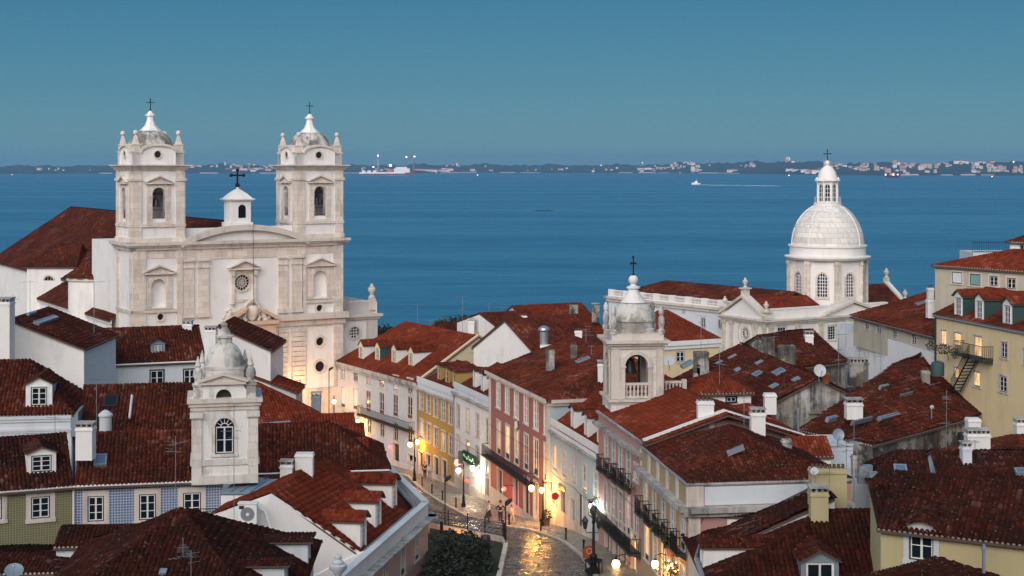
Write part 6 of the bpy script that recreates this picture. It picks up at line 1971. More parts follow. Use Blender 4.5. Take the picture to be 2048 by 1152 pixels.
# drum and dome behind
c = tf.p(m_ + .1, -td / 2 - .2, 0); rD = 1.32
b = MB(); b.box(tf, m_ - 1.12, m_ + 1.28, -td + .3, -.65, z(800), z(742)); b.box(tf, m_ - 1.2, m_ + 1.36, -td + .2, -.6, z(742), z(738))
zd = z(738); hd = z(689) - zd
b.lathe((c.x, c.y, zd + .0), [(1.2, 0), (1.2, .12)] + [(1.2 * math.cos(t), .12 + (hd - .12) * math.sin(t)) for t in [PI / 2 * i / 9 for i in range(9)]], 20)
b.build('dome', TD, T1, True)
b = MB(); b.lathe((c.x, c.y, z(692)), [(.5, 0), (.5, .3), (.62, .34), (.62, .45), (.45, .5), (.2, .95), (.18, 1.0)], 8, PI / 8); b.ball((c.x, c.y, z(692) + 1.12), .2, 8); b.ball((c.x - .15, c.y, z(692) + 1.2), .14, 6); b.build('finial', TD, T1, True)
for px in (396, 502):
    s = tf.hit(px, 790)[0]; b = MB()
    b.box(tf, s - .3, s + .3, -.9, -.1, z(799), z(772)); b.box(tf, s - .36, s + .36, -.96, -.04, z(772), z(769))
    q = tf.p(s, -.5, z(769)); b.lathe(q, [(.32, 0), (.17, .2), (.34, .55), (.28, .9), (.14, 1.05), (.2, 1.15), (.03, 1.75)], 8); b.build('pinnacle', TD, T1, True)
for px in (404, 492):
    s = tf.hit(px, 790)[0]; b = MB(); q = tf.p(s, -td + .5, z(797)); b.box(Frame((q.x, q.y), (1, 0)), -.3, .3, -.3, .3, q.z, q.z + .8); b.lathe(q + Vector((0, 0, .8)), [(.32, 0), (.17, .2), (.34, .55), (.28, .9), (.14, 1.05), (.2, 1.15), (.03, 1.9)], 8); b.build('pinnacle', TD, T1, True)
b = MB(); x0, x1 = -.25, tw + .25
b.add([tf.p(u1 + .8, -.1, z(797) + .05), tf.p(tw + .3, -.1, z(800) + .05), tf.p(tw + .3, -td, z(797) + .1), tf.p(u1, -td, z(790))], [(0, 1, 2, 3)]); b.build('lead_flashing', M['lead'], T1)

# ------------------------------------------------------------------ balustraded bell tower over the pink house
YB = 106.0
pa, pb = at(1225, 800, YB), at(1326, 800, YB + .35)
BF = Frame((pa.x, pa.y), (pb.x - pa.x, pb.y - pa.y)); bw = (pb - pa).length
bd = bw
zz = lambda py: BF.hit(1275, py)[1]
T2 = thing('bell_tower', 'pale stone bell tower with an open arch, balustrade and weathered dome with a cross', 'tower', BF.p(bw / 2, -bd / 2, 15))
fcs = [BF, Frame(BF.p(bw, 0, 0), -BF.n), Frame(BF.p(bw, -bd, 0), -BF.u), Frame(BF.p(0, -bd, 0), BF.n)]
BST = stone('bell_tower_stone', (.68, .63, .57), 0.0, 1.1, .55, .012, .72, .5)
a0, a1 = BF.hit(1250, 740)[0], BF.hit(1296, 740)[0]
tp = zz(709) - (a1 - a0) / 2
b = MB()
for i, fr in enumerate(fcs):
    s0_, s1_ = (a0, a1) if i == 0 else (bw / 2 - .8, bw / 2 + .8)
    arch_wall(b, fr, 0, bw, zz(800), zz(690), s0_, s1_, zz(798), tp, 0)
    arch_wall(b, fr, .4, bw - .4, zz(800), zz(690), s0_, s1_, zz(798), tp, -.7)
    A = [(s0_, zz(798))] + archpts((s0_ + s1_) / 2, tp, (s1_ - s0_) / 2)[::-1] + [(s1_, zz(798))]
    b.strip(fr, A, [(x, h + .002) for x, h in A], -.7, 0)
b.poly([BF.p(.3, -.3, zz(799)), BF.p(bw - .3, -.3, zz(799)), BF.p(bw - .3, .3 - bd, zz(799)), BF.p(.3, .3 - bd, zz(799))])
b.build('belfry', BST, T2)
b = MB()
for i, fr in enumerate(fcs):
    b.wall(fr, -.12, bw + .12, 14, zz(802), d=.12)
b.build('tower_base', BST, T2)
b = MB()
for i, fr in enumerate(fcs):
    s0_, s1_ = (a0, a1) if i == 0 else (bw / 2 - .8, bw / 2 + .8)
    b.ring(fr, (s0_ + s1_) / 2, tp, (s1_ - s0_) / 2, (s1_ - s0_) / 2 + .26, .001, .12, 16, 0, PI)
    for x in (s0_ - .26, s1_): b.box(fr, x, x + .26, .001, .12, zz(797), tp); b.box(fr, x - .06, x + .32, .001, .18, tp - .1, tp + .02)
    for x in (0.02, bw - .5): b.box(fr, x, x + .48, .001, .08, zz(797), zz(693))
b.build('arch_mouldings', M['trim'], T2)
def slabs(rows, mat, name, parent):
    b = MB()
    for y0, y1, e in rows: b.box(BF, -e, bw + e, -bd - e, e, zz(y0), zz(y1))
    return b.build(name, mat, parent)
slabs(((808, 803, .18), (802.9, 798, .32)), M['trim'], 'base_cornice', T2)
slabs(((697, 691, .12), (690.9, 686, .3), (685.9, 681, .48), (680.9, 668, .05)), M['trim'], 'top_cornice', T2)
def baluster(b, c, h, r=.075): b.lathe(c, [(r, 0), (r, h * .1), (r * .5, h * .16), (r * 1.15, h * .38), (r * .55, h * .66), (r * .9, h * .8), (r, h * .9), (r, h)], 8)
def balustrade(parent, fr, s0, s1, d, h0, h1, n, name='balustrade', mat=None):
    mat = mat or M['trim']
    b = MB(); b.box(fr, s0, s1, d - .14, d + .1, h1 - .16, h1); b.box(fr, s0, s1, d - .14, d + .1, h0, h0 + .14)
    o = b.build(name, mat, parent)
    for i in range(n):
        q = MB(); baluster(q, fr.p(s0 + (s1 - s0) * (i + .5) / n, d - .02, h0 + .14), h1 - h0 - .3, min(.1, (s1 - s0) / n * .36)); q.build('baluster', mat, o, True)
    return o
balustrade(T2, BF, a0, a1, -.1, zz(797), zz(766), 6)
# dome, corner figures, cap
cc = BF.p(bw / 2, -bd / 2, 0); zd = zz(668)
rd = 1.5
b = MB(); hd = zz(604) - zd
prof = [(rd + .12, 0), (rd + .12, .25), (rd, .3), (rd, .75), (rd + .1, .8), (rd + .1, .95)] + [(rd * math.cos(t), .95 + (hd - .95) * math.sin(t)) for t in [PI / 2 * i / 10 for i in range(10)]]
b.lathe((cc.x, cc.y, zd), prof, 28); b.build('dome', TD, T2, True)
b = MB(); hz = zz(606) - .1
b.lathe((cc.x, cc.y, hz), [(.95, 0), (.8, .15), (.5, .6), (.36, .95), (.5, 1.0), (.5, 1.1), (.22, 1.2), (.2, 1.3)], 12); b.ball((cc.x, cc.y, hz + 1.6), .36, 12); b.build('dome_cap', TC, T2, True)
b = MB(); cross_iron(b, (cc.x, cc.y, hz + 1.9), zz(517) - hz - 1.9, .3, .05, fr=Frame((cc.x, cc.y), BF.u), blobs=True); b.build('iron_cross', M['iron'], T2)
for x, y in ((.1, -.1), (bw - .1, -.1), (bw - .1, .1 - bd), (.1, .1 - bd), ):
    b = MB(); q = BF.p(x, y, zd)
    b.lathe(q, [(.26, 0), (.26, .25), (.16, .35), (.24, .7), (.22, 1.1), (.13, 1.3), (.2, 1.45), (.19, 1.7), (.08, 1.95)], 9); b.build('corner_figure', TD, T2, True)
# bell and its frame inside
b = MB(); q = BF.p((a0 + a1) / 2 - .2, -bd / 2, zz(752))
b.lathe(q, [(.6, 0), (.5, .15), (.4, .6), (.34, .95), (.1, 1.1)], 14); b.tube([(q.x - .9, q.y, q.z + 1.25), (q.x + .9, q.y, q.z + 1.25)], .12, 6); b.tube([(q.x, q.y, q.z + 1.0), (q.x, q.y, q.z + 1.3)], .1, 6)
b.build('bell', plain('bronze_bell', (.05, .055, .045), .45, .7), T2)
b = MB()
for x in (-.7, .7): b.tube([(q.x + x, q.y, zz(799)), (q.x + x, q.y, q.z + 1.35)], .08, 5)
b.build('bell_frame', M['iron'], T2)
# terrace balustrade to its right
s0, s1 = BF.hit(1329, 780, -1.0)[0], BF.hit(1364, 780, -1.0)[0]
balustrade(T2, BF, s0, s1, -1.0, zz(797), zz(767), 5)
b = MB(); b.box(BF, s1, s1 + .3, -1.2, -.8, zz(797) - .5, zz(764)); b.box(BF, s0 - .1, s1 + .3, -3, -1.0 + .15, zz(803) - 3, zz(797)); b.build('terrace_pier', BST, T2)
q = fcs[3].p(bw / 2, .13, zz(835)); b = MB(); b.ring(fcs[3], bw / 2, zz(835), .35, .5, .12, .2, 14, 0, 2 * PI, 0, 1.4); b.disc(fcs[3], bw / 2, zz(835), .36, .125, 14, 0, .5); b.build('oval_niche', BST, T2)
# ------------------------------------------------------------------ roofs and houses between the street and the water, and on the right
# mid-distance houses behind the red townhouse
M1 = House('white_gable_house', 'white house with a blank gable and a red roof near the water', (1006, 664), (1077, 660), Y=165, depth=12, base=2, wall='white', tile='mid')
M1.win('f', [(1016, 676, 1034, 708), (1051, 686, 1063, 707)], cols=2, rows=2, sw=.08, dep=.08, outer=M['paint'])
M1.walls(); M1.roof('x', 1.5, 0, 0, ov=.25, lip=False, eave=False, gable_ov=.02)
M1.chimney(936, 948, 642, 668, 170, .7, 'white', 'slab'); M1.chimney(981, 996, 630, 642, 172, .7, 'white', 'pots'); M1.chimney(1038, 1054, 632, 645, 172, .7, 'white', 'pots')
b = MB(); s, h = M1.f.hit(1046, 690); b.tube([M1.f.p(s, .1, M1.ze - .2), M1.f.p(s, .1, h - 3)], .06, 5); b.build('drainpipe', M['metal'], M1.root)
M2 = House('old_house', 'house with an old red roof and a shiny steel flue', (1078, 716), (1222, 702), Y=146, depth=11, base=2, wall='white', tile='mid')
M2.walls(); M2.roof('x', 3.2, 0, 0, ov=.25, lip=False, eave=False)
M2.chimney(1081, 1103, 691, 714, 143, .8, 'white', 'none')
fl = at(1088, 690, 144); b = MB(); b.tube([fl - Vector((0, 0, 1.6)), fl + Vector((0, 0, 1.3))], .38, 12); b.lathe(fl + Vector((0, 0, 1.35)), [(.3, 0), (.55, .1), (.5, .3), (.2, .5)], 12); b.build('steel_flue', M['metal'], M2.root, True)
M3 = House('gable_house', 'white gable end with a red roof among roofs by the water', (1105, 664), (1188, 660), Y=185, depth=9, base=1, wall='white', tile='mid')
M3.walls(); M3.roof('y', 1.35, ov=.3, lip=False, eave=False, rf=.45)
M4 = House('low_house', 'farthest long red roof by the water beside the bell tower dome', (1075, 676), (1215, 668), Y=200, depth=15, base=0, wall='white', tile='red')
M4.walls(); M4.roof('x', 3.6, 0, 0, ov=.3, lip=False, eave=False)
M4.chimney(1139, 1156, 610, 640, 205, .9, 'ruin', 'none'); M4.chimney(1184, 1199, 611, 636, 205, .8, 'ruin', 'slab')
M5 = House('low_house', 'low red roof beyond the trees by the water', (862, 668), (930, 669), Y=260, depth=9, base=0, wall='white', tile='mid')
M5.walls(); M5.roof('x', 1.6, 0, 0, ov=.3, lip=False, eave=False)
M6 = House('yellow_house', 'yellow house with a wide white cornice and a red hipped roof by the bell tower', (1322, 690), (1439, 683), Y=165, depth=9, base=3, wall='yellow', tile='red')
M6.trimbox('f', 'white_cornice', M6.ze - .55, M6.ze + .35, .35, 'white'); M6.trimbox('r', 'white_cornice', M6.ze - .55, M6.ze + .351, .35, 'white', ext=0)
M6.win('f', [(1352, 703, 1369, 724)], cols=2, rows=2, sw=.14, dep=.08)
M6.walls(); M6.roof('x', 2.9, 2.5, 4.2, ov=.1, lip=False, eave=False, zoff=.35)

# the old gable house with a crumbling front and its long tiled roof
R4 = House('ruined_gable_house', 'old house with a crumbling grey gable and a long mossy tiled roof', (1484, 839), (1788, 832), z=at(1484, 839, 112).z, depth=21, base=6, wall='worn', tile='dark')
R4.win('f', [(1625, 810, 1634, 821)], cols=1, rows=1, sw=.3, dep=.3, outer=M['black'], sash=M['black'], surr=M['worn'])
R4.walls(); R4.roof('y', 2.95, 0, 0, ov=.3, rough=2.4, gable_ov=.25)
for q in ((1458, 715, 1476, 722), (1505, 751, 1530, 755), (1545, 746, 1574, 752), (1362, 727, 1389, 736)): R4.skylight(0, *q)
R4.chimney(1389, 1418, 704, 745, 128, .9, 'worn', 'none'); R4.chimney(1394, 1400, 730, 742, 128, .5, 'worn', 'none')
R4.chimney(1527, 1546, 676, 708, 128, .9, 'ruin', 'none'); R4.chimney(1517, 1528, 688, 710, 127.5, .8, 'ruin', 'none')
R4.chimney(1560, 1591, 692, 735, 122, .9, 'ruin', 'none')
R5 = House('old_house', 'dark roofed house tucked behind the big streaked white wall', (1585, 735), (1690, 722), Y=132, depth=8, base=5, wall='worn', tile='dark')
R5.walls(); R5.roof('x', 2.4, 0, 0, ov=.3, rough=2.4)
R5.chimney(1611, 1627, 669, 690, 137, .8, 'white', 'slab')
# small white house with a pyramid roof
R2 = House('white_house', 'small white house with a red hipped roof and one wide window', (1398, 786), (1502, 783), Y=106, depth=4.5, base=8, wall='white', tile='red')
R2.win('f', [(1452, 793, 1473, 805)], cols=2, rows=1, sw=.05, dep=.06, outer=M['black'], surr=M['black'])
R2.walls(); R2.roof('x', 1.05, 1.8, 1.8, ov=.25)
R2b = House('low_house', 'narrow red roof with a white end beside the crumbling gable', (1500, 868), (1572, 856), Y=101, depth=5, base=8, wall='white', tile='red')
R2b.walls(); R2b.roof('x', 1.4, 0, 1.0, ov=.2)
R2c = House('white_house', 'small flat roofed white house with a satellite dish beside the ochre house roof', (1625, 893), (1706, 891), Y=97, depth=4, base=8, wall='cool', tile='red')
R2c.walls(); R2c.roof('flat')
R2c.trimbox('f', 'coping', R2c.ze - .05, R2c.ze + .12, .12, 'cool', ext=.05)
R2d = House('low_house', 'small red lean-to roof in front of the flat roofed white house', (1585, 912), (1662, 911), Y=94, depth=3.0, base=8, wall='white', tile='red')
R2d.walls(); R2d.roof('x', .85, 0, 0, ov=.15)
b = MB(); p = at(1597, 880, 104); b.tube([p - Vector((0, 0, 1)), p + Vector((0, 0, 2.2))], .1, 6); b.build('vent_pipe', M['metal'], R4.root)

# big blackened wall and its wide roof
zC = at(1742, 887, 100).z
R7 = House('ruined_house', 'wide house with a blackened crumbling side wall under a big dark tiled roof', (1742, 887), (2052, 802), z=zC, depth=14, base=6, wall='ruin', tile='dark')
R7.win('f', [(1981, 822, 1988, 842)], cols=1, rows=1, sw=.1, dep=.3, outer=M['black'], sash=M['black'], surr=M['ruin'])
R7.walls()
lz = zC - .15
pC = R7.f.p(-.3, .3, lz); pR = R7.f.p(R7.W + .5, .3, lz); pL = zat(1603, 864, lz); pA = at(1790, 729, 117); pRR = R7.f.p(R7.W + .5, -7.1, pA.z)
R7.roof_from([[pC, pR, pRR, pA], [pL, pC, pA], [pRR + R7.f.p(0, -6, 0) - R7.f.p(0, 0, 0) - Vector((0, 0, 2.5)), pL, pA, pRR]], [(pL, pA), (pA, pRR)], T['dark'], rough=2.6)
b = MB(); b.tube([pL + Vector((0, 0, .1)), pA + Vector((0, 0, .05))], .12, 5); b.build('lead_hip', M['lead'], R7.root)
fL = frame_pts(pL, pC); b = MB(); b.wall(fL, .3, (pC - pL).length, 6, lz - .1); b.build('wall', M['ruin'], R7.root)
R7.skylight(0, 1760, 832, 1790, 846)
R7.chimney(1694, 1726, 806, 822, 103, .9, 'white', 'slab')
R7.chimney(1700, 1737, 724, 757, 118, .9, 'ruin', 'slab')
c = at(1926, 877, 104); b = MB(); b.lathe(c, [(.38, -.4), (.38, .4)], 14); b.build('water_tank', M['black'], R7.root, True)

# long streaked white wall with the arched attic above
HW = House('white_terrace_house', 'long streaked white wall with an attic of small arched windows above it', (1675, 645), (1870, 707), Y=141.4, depth=16, base=6, wall='whitewall', tile='mid')
HW.walls(); HW.roof('flat', name='terrace')
HA = House('attic', '', (1707, 632), (1872, 674), z=at(1868, 673, 119.5).z, depth=14, base=HW.ze - 1.5, wall='beige', tile='mid', root=HW.root)
for q in ((1730, 639, 1738, 659), (1754, 646, 1762, 667), (1784, 652, 1795, 676), (1823, 663, 1834, 688), (1856, 669, 1866, 697)):
    fr = HA.f; s0, s1, h0, h1 = fr.rect(*q); s0, s1 = (s0 + s1) / 2 - .42, (s0 + s1) / 2 + .42
    HA.holes['f'].append((s0, s1, h0, h1)); window(HW.root, fr, s0, s1, h0, h1, arch=True, cols=2, rows=2, sw=.1, dep=.06, outer=M['black'])
HA.walls(); HA.roof('x', 2.1, 0, 0, ov=.3, rf=.57, rough=1.8)
HA.skylight(0, 1836, 605, 1860, 615)
HA.chimney(1856, 1872, 600, 622, 125, .7, 'white', 'none'); HA.chimney(1857, 1868, 576, 592, 131, .6, 'white', 'pots')

# yellow house with the lit balcony, and the worn upper house behind it
Y1 = House('yellow_house', 'pale yellow house with lit windows, an iron balcony stair and green dormers', (1870, 629), (2100, 673), Y=118, depth=4.6, base=9, wall='yellow', tile='mid')
Y1.win('f', [(1882, 660, 1893, 690), (1909, 665, 1923, 692)], cols=2, rows=2, sw=.12, dep=.07, pane=M['lit'], outer=M['brown'])
Y1.win('f', [(1948, 672, 1964, 719)], cols=2, rows=1, style='french', sw=.12, dep=.07, pane=M['lit'])
Y1.win('f', [(1947, 743, 1961, 773), (1908, 735, 1918, 757)], cols=2, rows=3, sw=.12, dep=.07, pane=M['lit'])
Y1.win('f', [(2002, 684, 2015, 716), (1879, 724, 1889, 750), (1999, 752, 2014, 784), (2046, 697, 2060, 730)], cols=2, rows=3, sw=.12, dep=.07, outer=M['black'])
Y1.walls(); Y1.roof('shedF', 2.0, ov=.15)
Y1.gutter('f', mat='metal', ov=.1)
for px, py in ((1917, 634), (1959, 641), (2015, 652)):
    Y1.dormer(0, px, py, 1.25, 1.75, .4, win=(.6, .78), rows=3, cols=2, face='paint', sidewall='teal', back=4.0, ov=.16, hang=.15, tile='red', outer=M['black'])
b = MB(); b.tube([Y1.f.p(.25, .12, Y1.ze - .2), Y1.f.p(.25, .12, 12)], .07, 6); b.build('drainpipe', M['black'], Y1.root)
s0, h0 = Y1.f.hit(1909, 713, .8); s1, h1 = Y1.f.hit(1967, 720, .8)
bal = balcony(Y1.root, Y1.f, s0, s1, h1, .9, slab=M['iron'], gap=.16)
a_, c_ = Y1.f.p(s0 + 2.4, .6, h1), Y1.f.p(s0 - .2, .6, h1 - 3.0)
st = MB()
n = 11
for i in range(n):
    p = a_ + (c_ - a_) * (i + .5) / n; fr = Frame((p.x, p.y), Y1.f.u); st.box(fr, -.14, .14, -.35, .35, p.z - .03, p.z + .01)
for d in (-.36, .36): st.tube([a_ + Vector((Y1.f.n.x * d, Y1.f.n.y * d, 0)), c_ + Vector((Y1.f.n.x * d, Y1.f.n.y * d, 0))], .05, 4)
st.build('outside_stair', M['iron'], Y1.root)
railing(Y1.root, 'stair_railing', [a_ + Vector((Y1.f.n.x * .38, Y1.f.n.y * .38, 0)), c_ + Vector((Y1.f.n.x * .38, Y1.f.n.y * .38, 0))], .9, .22)
c0 = Y1.f.hit(1897, 698, .7); p = Y1.f.p(c0[0], .7, c0[1])
pl = tree('trailing_plant', 'leafy green plant trailing from the iron balcony of the yellow house', 'plant', p - Vector((0, 0, .6)), [(p + Vector((-.4, 0, 0)), (.75, .35, .45)), (p + Vector((.7, 0, -.35)), (.6, .35, .4)), (p + Vector((-1.2, .3, .2)), (.5, .3, .35))], 650, .08, .04, 77, limbs=2)
Y2 = House('worn_house', 'worn beige upper house with a row of small square windows and a red hipped roof', (1870, 531), (2120, 548), Y=124, depth=9.5, base=20, wall='beige', tile='red')
Y2.win('f', [(1904, 544, 1924, 567)], cols=2, rows=1, sw=.12, dep=.05, pane=M['shut'], sash=M['shut'])
Y2.win('f', [(1940, 548, 1961, 571)], cols=2, rows=1, sw=.12, dep=.05, pane=M['gshut'], sash=M['gshut'])
Y2.win('f', [(1979, 552, 1996, 572), (2014, 556, 2032, 578)], cols=2, rows=2, sw=.14, dep=.07)
Y2.walls(); Y2.roof('x', 1.3, 4.2, 0, ov=.2, lip=True)
Y3 = House('white_house', 'little white penthouse with a tiled roof at the right edge above the red roof', (2020, 483), (2110, 486), Y=140, depth=6, base=20, wall='white', tile='mid')
Y3.win('f', [(2040, 489, 2056, 505)], cols=2, rows=1, sw=.06, dep=.06)
Y3.walls(); Y3.roof('x', 1.0, 2, 0, ov=.3)
rp_ = at(1945, 505, 138); railing(Y3.root, 'terrace_railing', [rp_, at(2022, 505, 138)], 1.0, .2)
MB().box(Frame((rp_.x, 138), (1, 0)), 0, 4, -4, .2, 25, rp_.z).build('terrace', M['greyw'], Y3.root)

# ---- right foreground
FR3 = House('low_house', 'low dark roofed house with a blue skylight behind the yellow chimney', (1750, 973), (1862, 976), Y=88, depth=6, base=8, wall='cool', tile='deep')
FR3.walls(); FR3.roof('x', 1.5, 1.5, 0, ov=.25, rough=1.8)
FR3.skylight(0, 1789, 937, 1812, 954)
FR4 = House('old_house', 'dark roofed house at the right edge below the blackened wall', (1885, 966), (2120, 972), Y=90, depth=8, base=8, wall='cool', tile='deep')
FR4.walls(); FR4.roof('x', 1.15, 0, 0, ov=.3, rough=1.8)
FR4.skylight(0, 2032, 945, 2052, 955)
FR4b = House('old_house', 'house with a plain red roof slope at the right edge beside the white chimney', (1978, 942), (2120, 936), Y=97, depth=7, base=8, wall='cool', tile='mid')
FR4b.walls(); FR4b.roof('x', 1.5, 3.5, 0, ov=.3, rough=1.2)
FR4b.chimney(1936, 1981, 868, 910, 97, .9, 'white', 'slab'); FR4b.chimney(1937, 1962, 838, 862, 101, .8, 'white', 'none'); FR4b.chimney(2034, 2060, 846, 868, 103, .8, 'white', 'slab')
# big red-brown roof with the yellow chimney
ap = at(1655, 1022, 80); zf = ap.z - 2.7
fl0, fr0 = Vector((9.7, 75.6, zf)), Vector((24.5, 75.6, zf)); bl0, br0 = Vector((9.7, 85.5, zf)), Vector((24.5, 85.5, zf))
apr = Vector((21.8, 80, ap.z))
FR1 = thing('old_house', 'big red brown tiled roof with the square yellow chimney', 'house', Vector((17, 80, 8)))
Ho3 = House.__new__(House); Ho3.root = FR1; Ho3.single = True; Ho3.tile = 'dark'; Ho3.tops = MB(); House.n_seed += 1
f2 = lambda z: None
fl1, fr1 = Vector((fl0.x - .0, 68.5, ap.z - 7.0)), Vector((24.5, 68.5, ap.z - 7.0))
FRT = tiles_mat('brown_red_clay_tile', (.038, .009, .005), (.050, .012, .007), (.072, .018, .011), (.018, .009, .006), .6, .15)  # foreground dimming darkened into the tile colour
Ho3.roof_from([[fl0, fr0, apr, ap], [bl0, fl0, ap], [br0, bl0, ap, apr]], [(fl0, ap), (ap, apr), (bl0, ap)], FRT, eave=False)
b = MB()
for a, c in ((fl0, fr0), (fr0, br0), (br0, bl0), (bl0, fl0)):
    fr = frame_pts(a, c); b.wall(Frame(fr.p(0, -.4, 0), fr.u), .4, (c - a).length - .4, 8, zf - .05)
b.build('wall', M['cool'], FR1)
Ho3.ze = zf
Ho3.dormer(0, 1640, 1166, 1.9, 1.25, .5, win=(.75, .75), rows=1, cols=2, face='lead', sidewall='lead', back=3.2, hang=.25, outer=M['paint'])
Ho3.dormer(1, 1404, 1132, 1.5, 1.25, .4, win=(.7, .7), rows=1, cols=2, face='white', wall='white', back=4.4, hang=.2, outer=M['paint'])
Ho3.chimney(1622, 1657, 985, 1040, 79.2, .9, 'dull', 'slab')
Ho3.chimney(1624, 1694, 940, 1035, 81.5, 1.0, 'dull', 'pots', name='chimney')
# second slope behind it with two long dormers
FRb = thing('old_house', 'old street roof with a long tiled dormer under the ochre corner house', 'house', Vector((13, 82, 8)))
Ho4 = House.__new__(House); Ho4.root = FRb; Ho4.single = True; Ho4.tile = 'deep'; Ho4.tops = MB(); House.n_seed += 1
q0, q1, q2, q3 = Vector((10.6, 84.0, 19.0)), Vector((9.8, 79.6, 19.0)), Vector((17.2, 79.9, 22.25)), Vector((17.2, 84.0, 22.25))
Ho4.roof_from([[q0, q1, q2, q3]], [(q2, q3)], T['deep'], eave=False, rough=1.5)
b = MB(); fr = frame_pts(q1, q2); b.poly([q1 + Vector((.2, .1, -.1)), q2 + Vector((0, .1, -.1)), Vector((q2.x, q2.y + .1, 8)), Vector((q1.x + .2, q1.y + .1, 8))]); fr = frame_pts(q0, q1); b.wall(Frame(fr.p(0, -.3, 0), fr.u), 0, (q1 - q0).length, 8, 18.9); b.build('wall', M['cool'], FRb)
Ho4.dormer(0, 1418, 1062, 1.5, 1.15, .4, win=(.7, .7), rows=1, cols=2, face='white', wall='white', back=5.2, hang=.2, outer=M['paint'])
b = MB(); b.tube([q0 + Vector((0, 0, .1)), q1 + Vector((0, 0, .1)), fl0 + Vector((0, 0, .1))], .14, 6); b.build('lead_gutter', M['lead'], FRb)
# yellow house with the arched eyebrow window
FY = House('yellow_house', 'pale yellow house with a stone framed window under its swept tiled eave', (1762, 1052), (2120, 1092), Y=72, depth=7, base=8, wall='dull', tile='deep')
s0, s1, h0, h1 = FY.f.rect(1818, 1062, 1867, 1122)
FY.top['f'] = FY.ze
FY.holes['f'].append((s0, s1, h0, h1))
window(FY.root, FY.f, s0, s1, h0, h1, rows=2, sw=.26, dep=.14, outer=M['black'], single=True, surr=M['greyw'])
FY.walls()
FY.roof('x', 1.95, 0, 0, ov=.28, rough=.8)
ym = (s0 + s1) / 2; hw_ = (s1 - s0) / 2 + .75
bump = lambda x: .62 * (math.cos(max(-1, min(1, x / hw_)) * PI) + 1) / 2
b = MB(); b.prism(FY.f, [(ym - hw_, FY.ze - .05)] + [(ym + hw_ * k / 8, FY.ze - .05 + bump(hw_ * k / 8) + .04) for k in range(-7, 8)] + [(ym + hw_, FY.ze - .05)], -.3, .001); b.build('eyebrow_wall', M['dull'], FY.root)
t = TileAcc(991); kk = 1.95 / 3.5
ncol, nrow = int(2 * hw_ / .22), 7
for i in range(ncol):
    for j in range(nrow):
        xa, xb = -hw_ + 2 * hw_ * i / ncol, -hw_ + 2 * hw_ * (i + 1) / ncol
        qa, qb = -.34 + .36 * j, -.34 + .36 * (j + 1)
        zz4 = lambda x, q: FY.ze + kk * q + .04 + bump(x) * max(0, 1 - (q + .34) / 2.6)
        e_ = FY.f.p(ym + xa, -qa, zz4(xa, qa)); f_ = FY.f.p(ym + xb, -qa, zz4(xb, qa)); g_ = FY.f.p(ym + xb, -qb, zz4(xb, qb)); h_ = FY.f.p(ym + xa, -qb, zz4(xa, qb))
        t.plane([e_, f_, g_, h_], (f_ - e_).length, 1.0, .06, True, False)
eb_ = MB().box(FY.f, ym - .5, ym + .5, -1.0, -.4, FY.ze - .2, FY.ze + .2).build('eyebrow_core', SLAB, FY.root)
t.build('eyebrow_tiles', [T['deep'], MORTAR], eb_)
FY2 = House('low_house', 'small dark roof corner beside the swept eave of the yellow house', (1760, 1048), (1832, 1050), Y=73.5, depth=4, base=8, wall='dull', tile='deep')
FY2.walls(); FY2.roof('shedF', 1.3, ov=.25, rough=1.5)
FY3 = House('low_house', 'nearest dark roof in the bottom right corner below the yellow wall', (1845, 1240), (2130, 1160), Y=64, depth=4, base=8, wall='dull', tile='deep')
FY3.ze -= 0
FY3.walls(); FY3.roof('shedF', .8, ov=.5, rough=1.3)
FY3.chimney(1966, 1971, 1090, 1120, 68, .15, 'lead', 'none', name='vent_pipe')
# white block with ac and clutter behind the yellow chimney
W8 = House('white_house', 'small flat white rooftop room behind the yellow chimney', (1700, 960), (1748, 960), Y=93, depth=4, base=8, wall='cool', tile='dark')
W8.walls(); W8.roof('flat')

# odds and ends on the old roofs: lead sheets, extra stacks
for q in ((1404, 752, 1428, 757), (1432, 728, 1449, 733), (1512, 728, 1530, 733), (1540, 776, 1562, 780), (1585, 762, 1604, 767), (1470, 742, 1484, 746)): R4.skylight(0, *q, mat=M['lead'])
for q in ((1700, 842, 1742, 850), (1655, 838, 1668, 846), (1800, 790, 1822, 797), (1858, 772, 1876, 778), (1760, 775, 1772, 781)): R7.skylight(0, *q, mat=M['lead'])
R2b.chimney(1530, 1553, 788, 812, 103.5, .7, 'white', 'none')
R2.chimney(1388, 1396, 748, 768, 110, .5, 'worn', 'none')
R7.chimney(1845, 1860, 742, 762, 114, .6, 'worn', 'pots')
FR4.chimney(1926, 1944, 894, 922, 92, .7, 'cool', 'slab')
FR3.chimney(1706, 1726, 912, 936, 90, .6, 'worn', 'pots')
G_.chimney(1566, 1584, 880, 905, 92, .6, 'worn', 'none')
D_.chimney(1142, 1154, 690, 706, 131, .6, 'worn', 'pots')
M2.chimney(1150, 1164, 662, 684, 150, .7, 'white', 'pots')
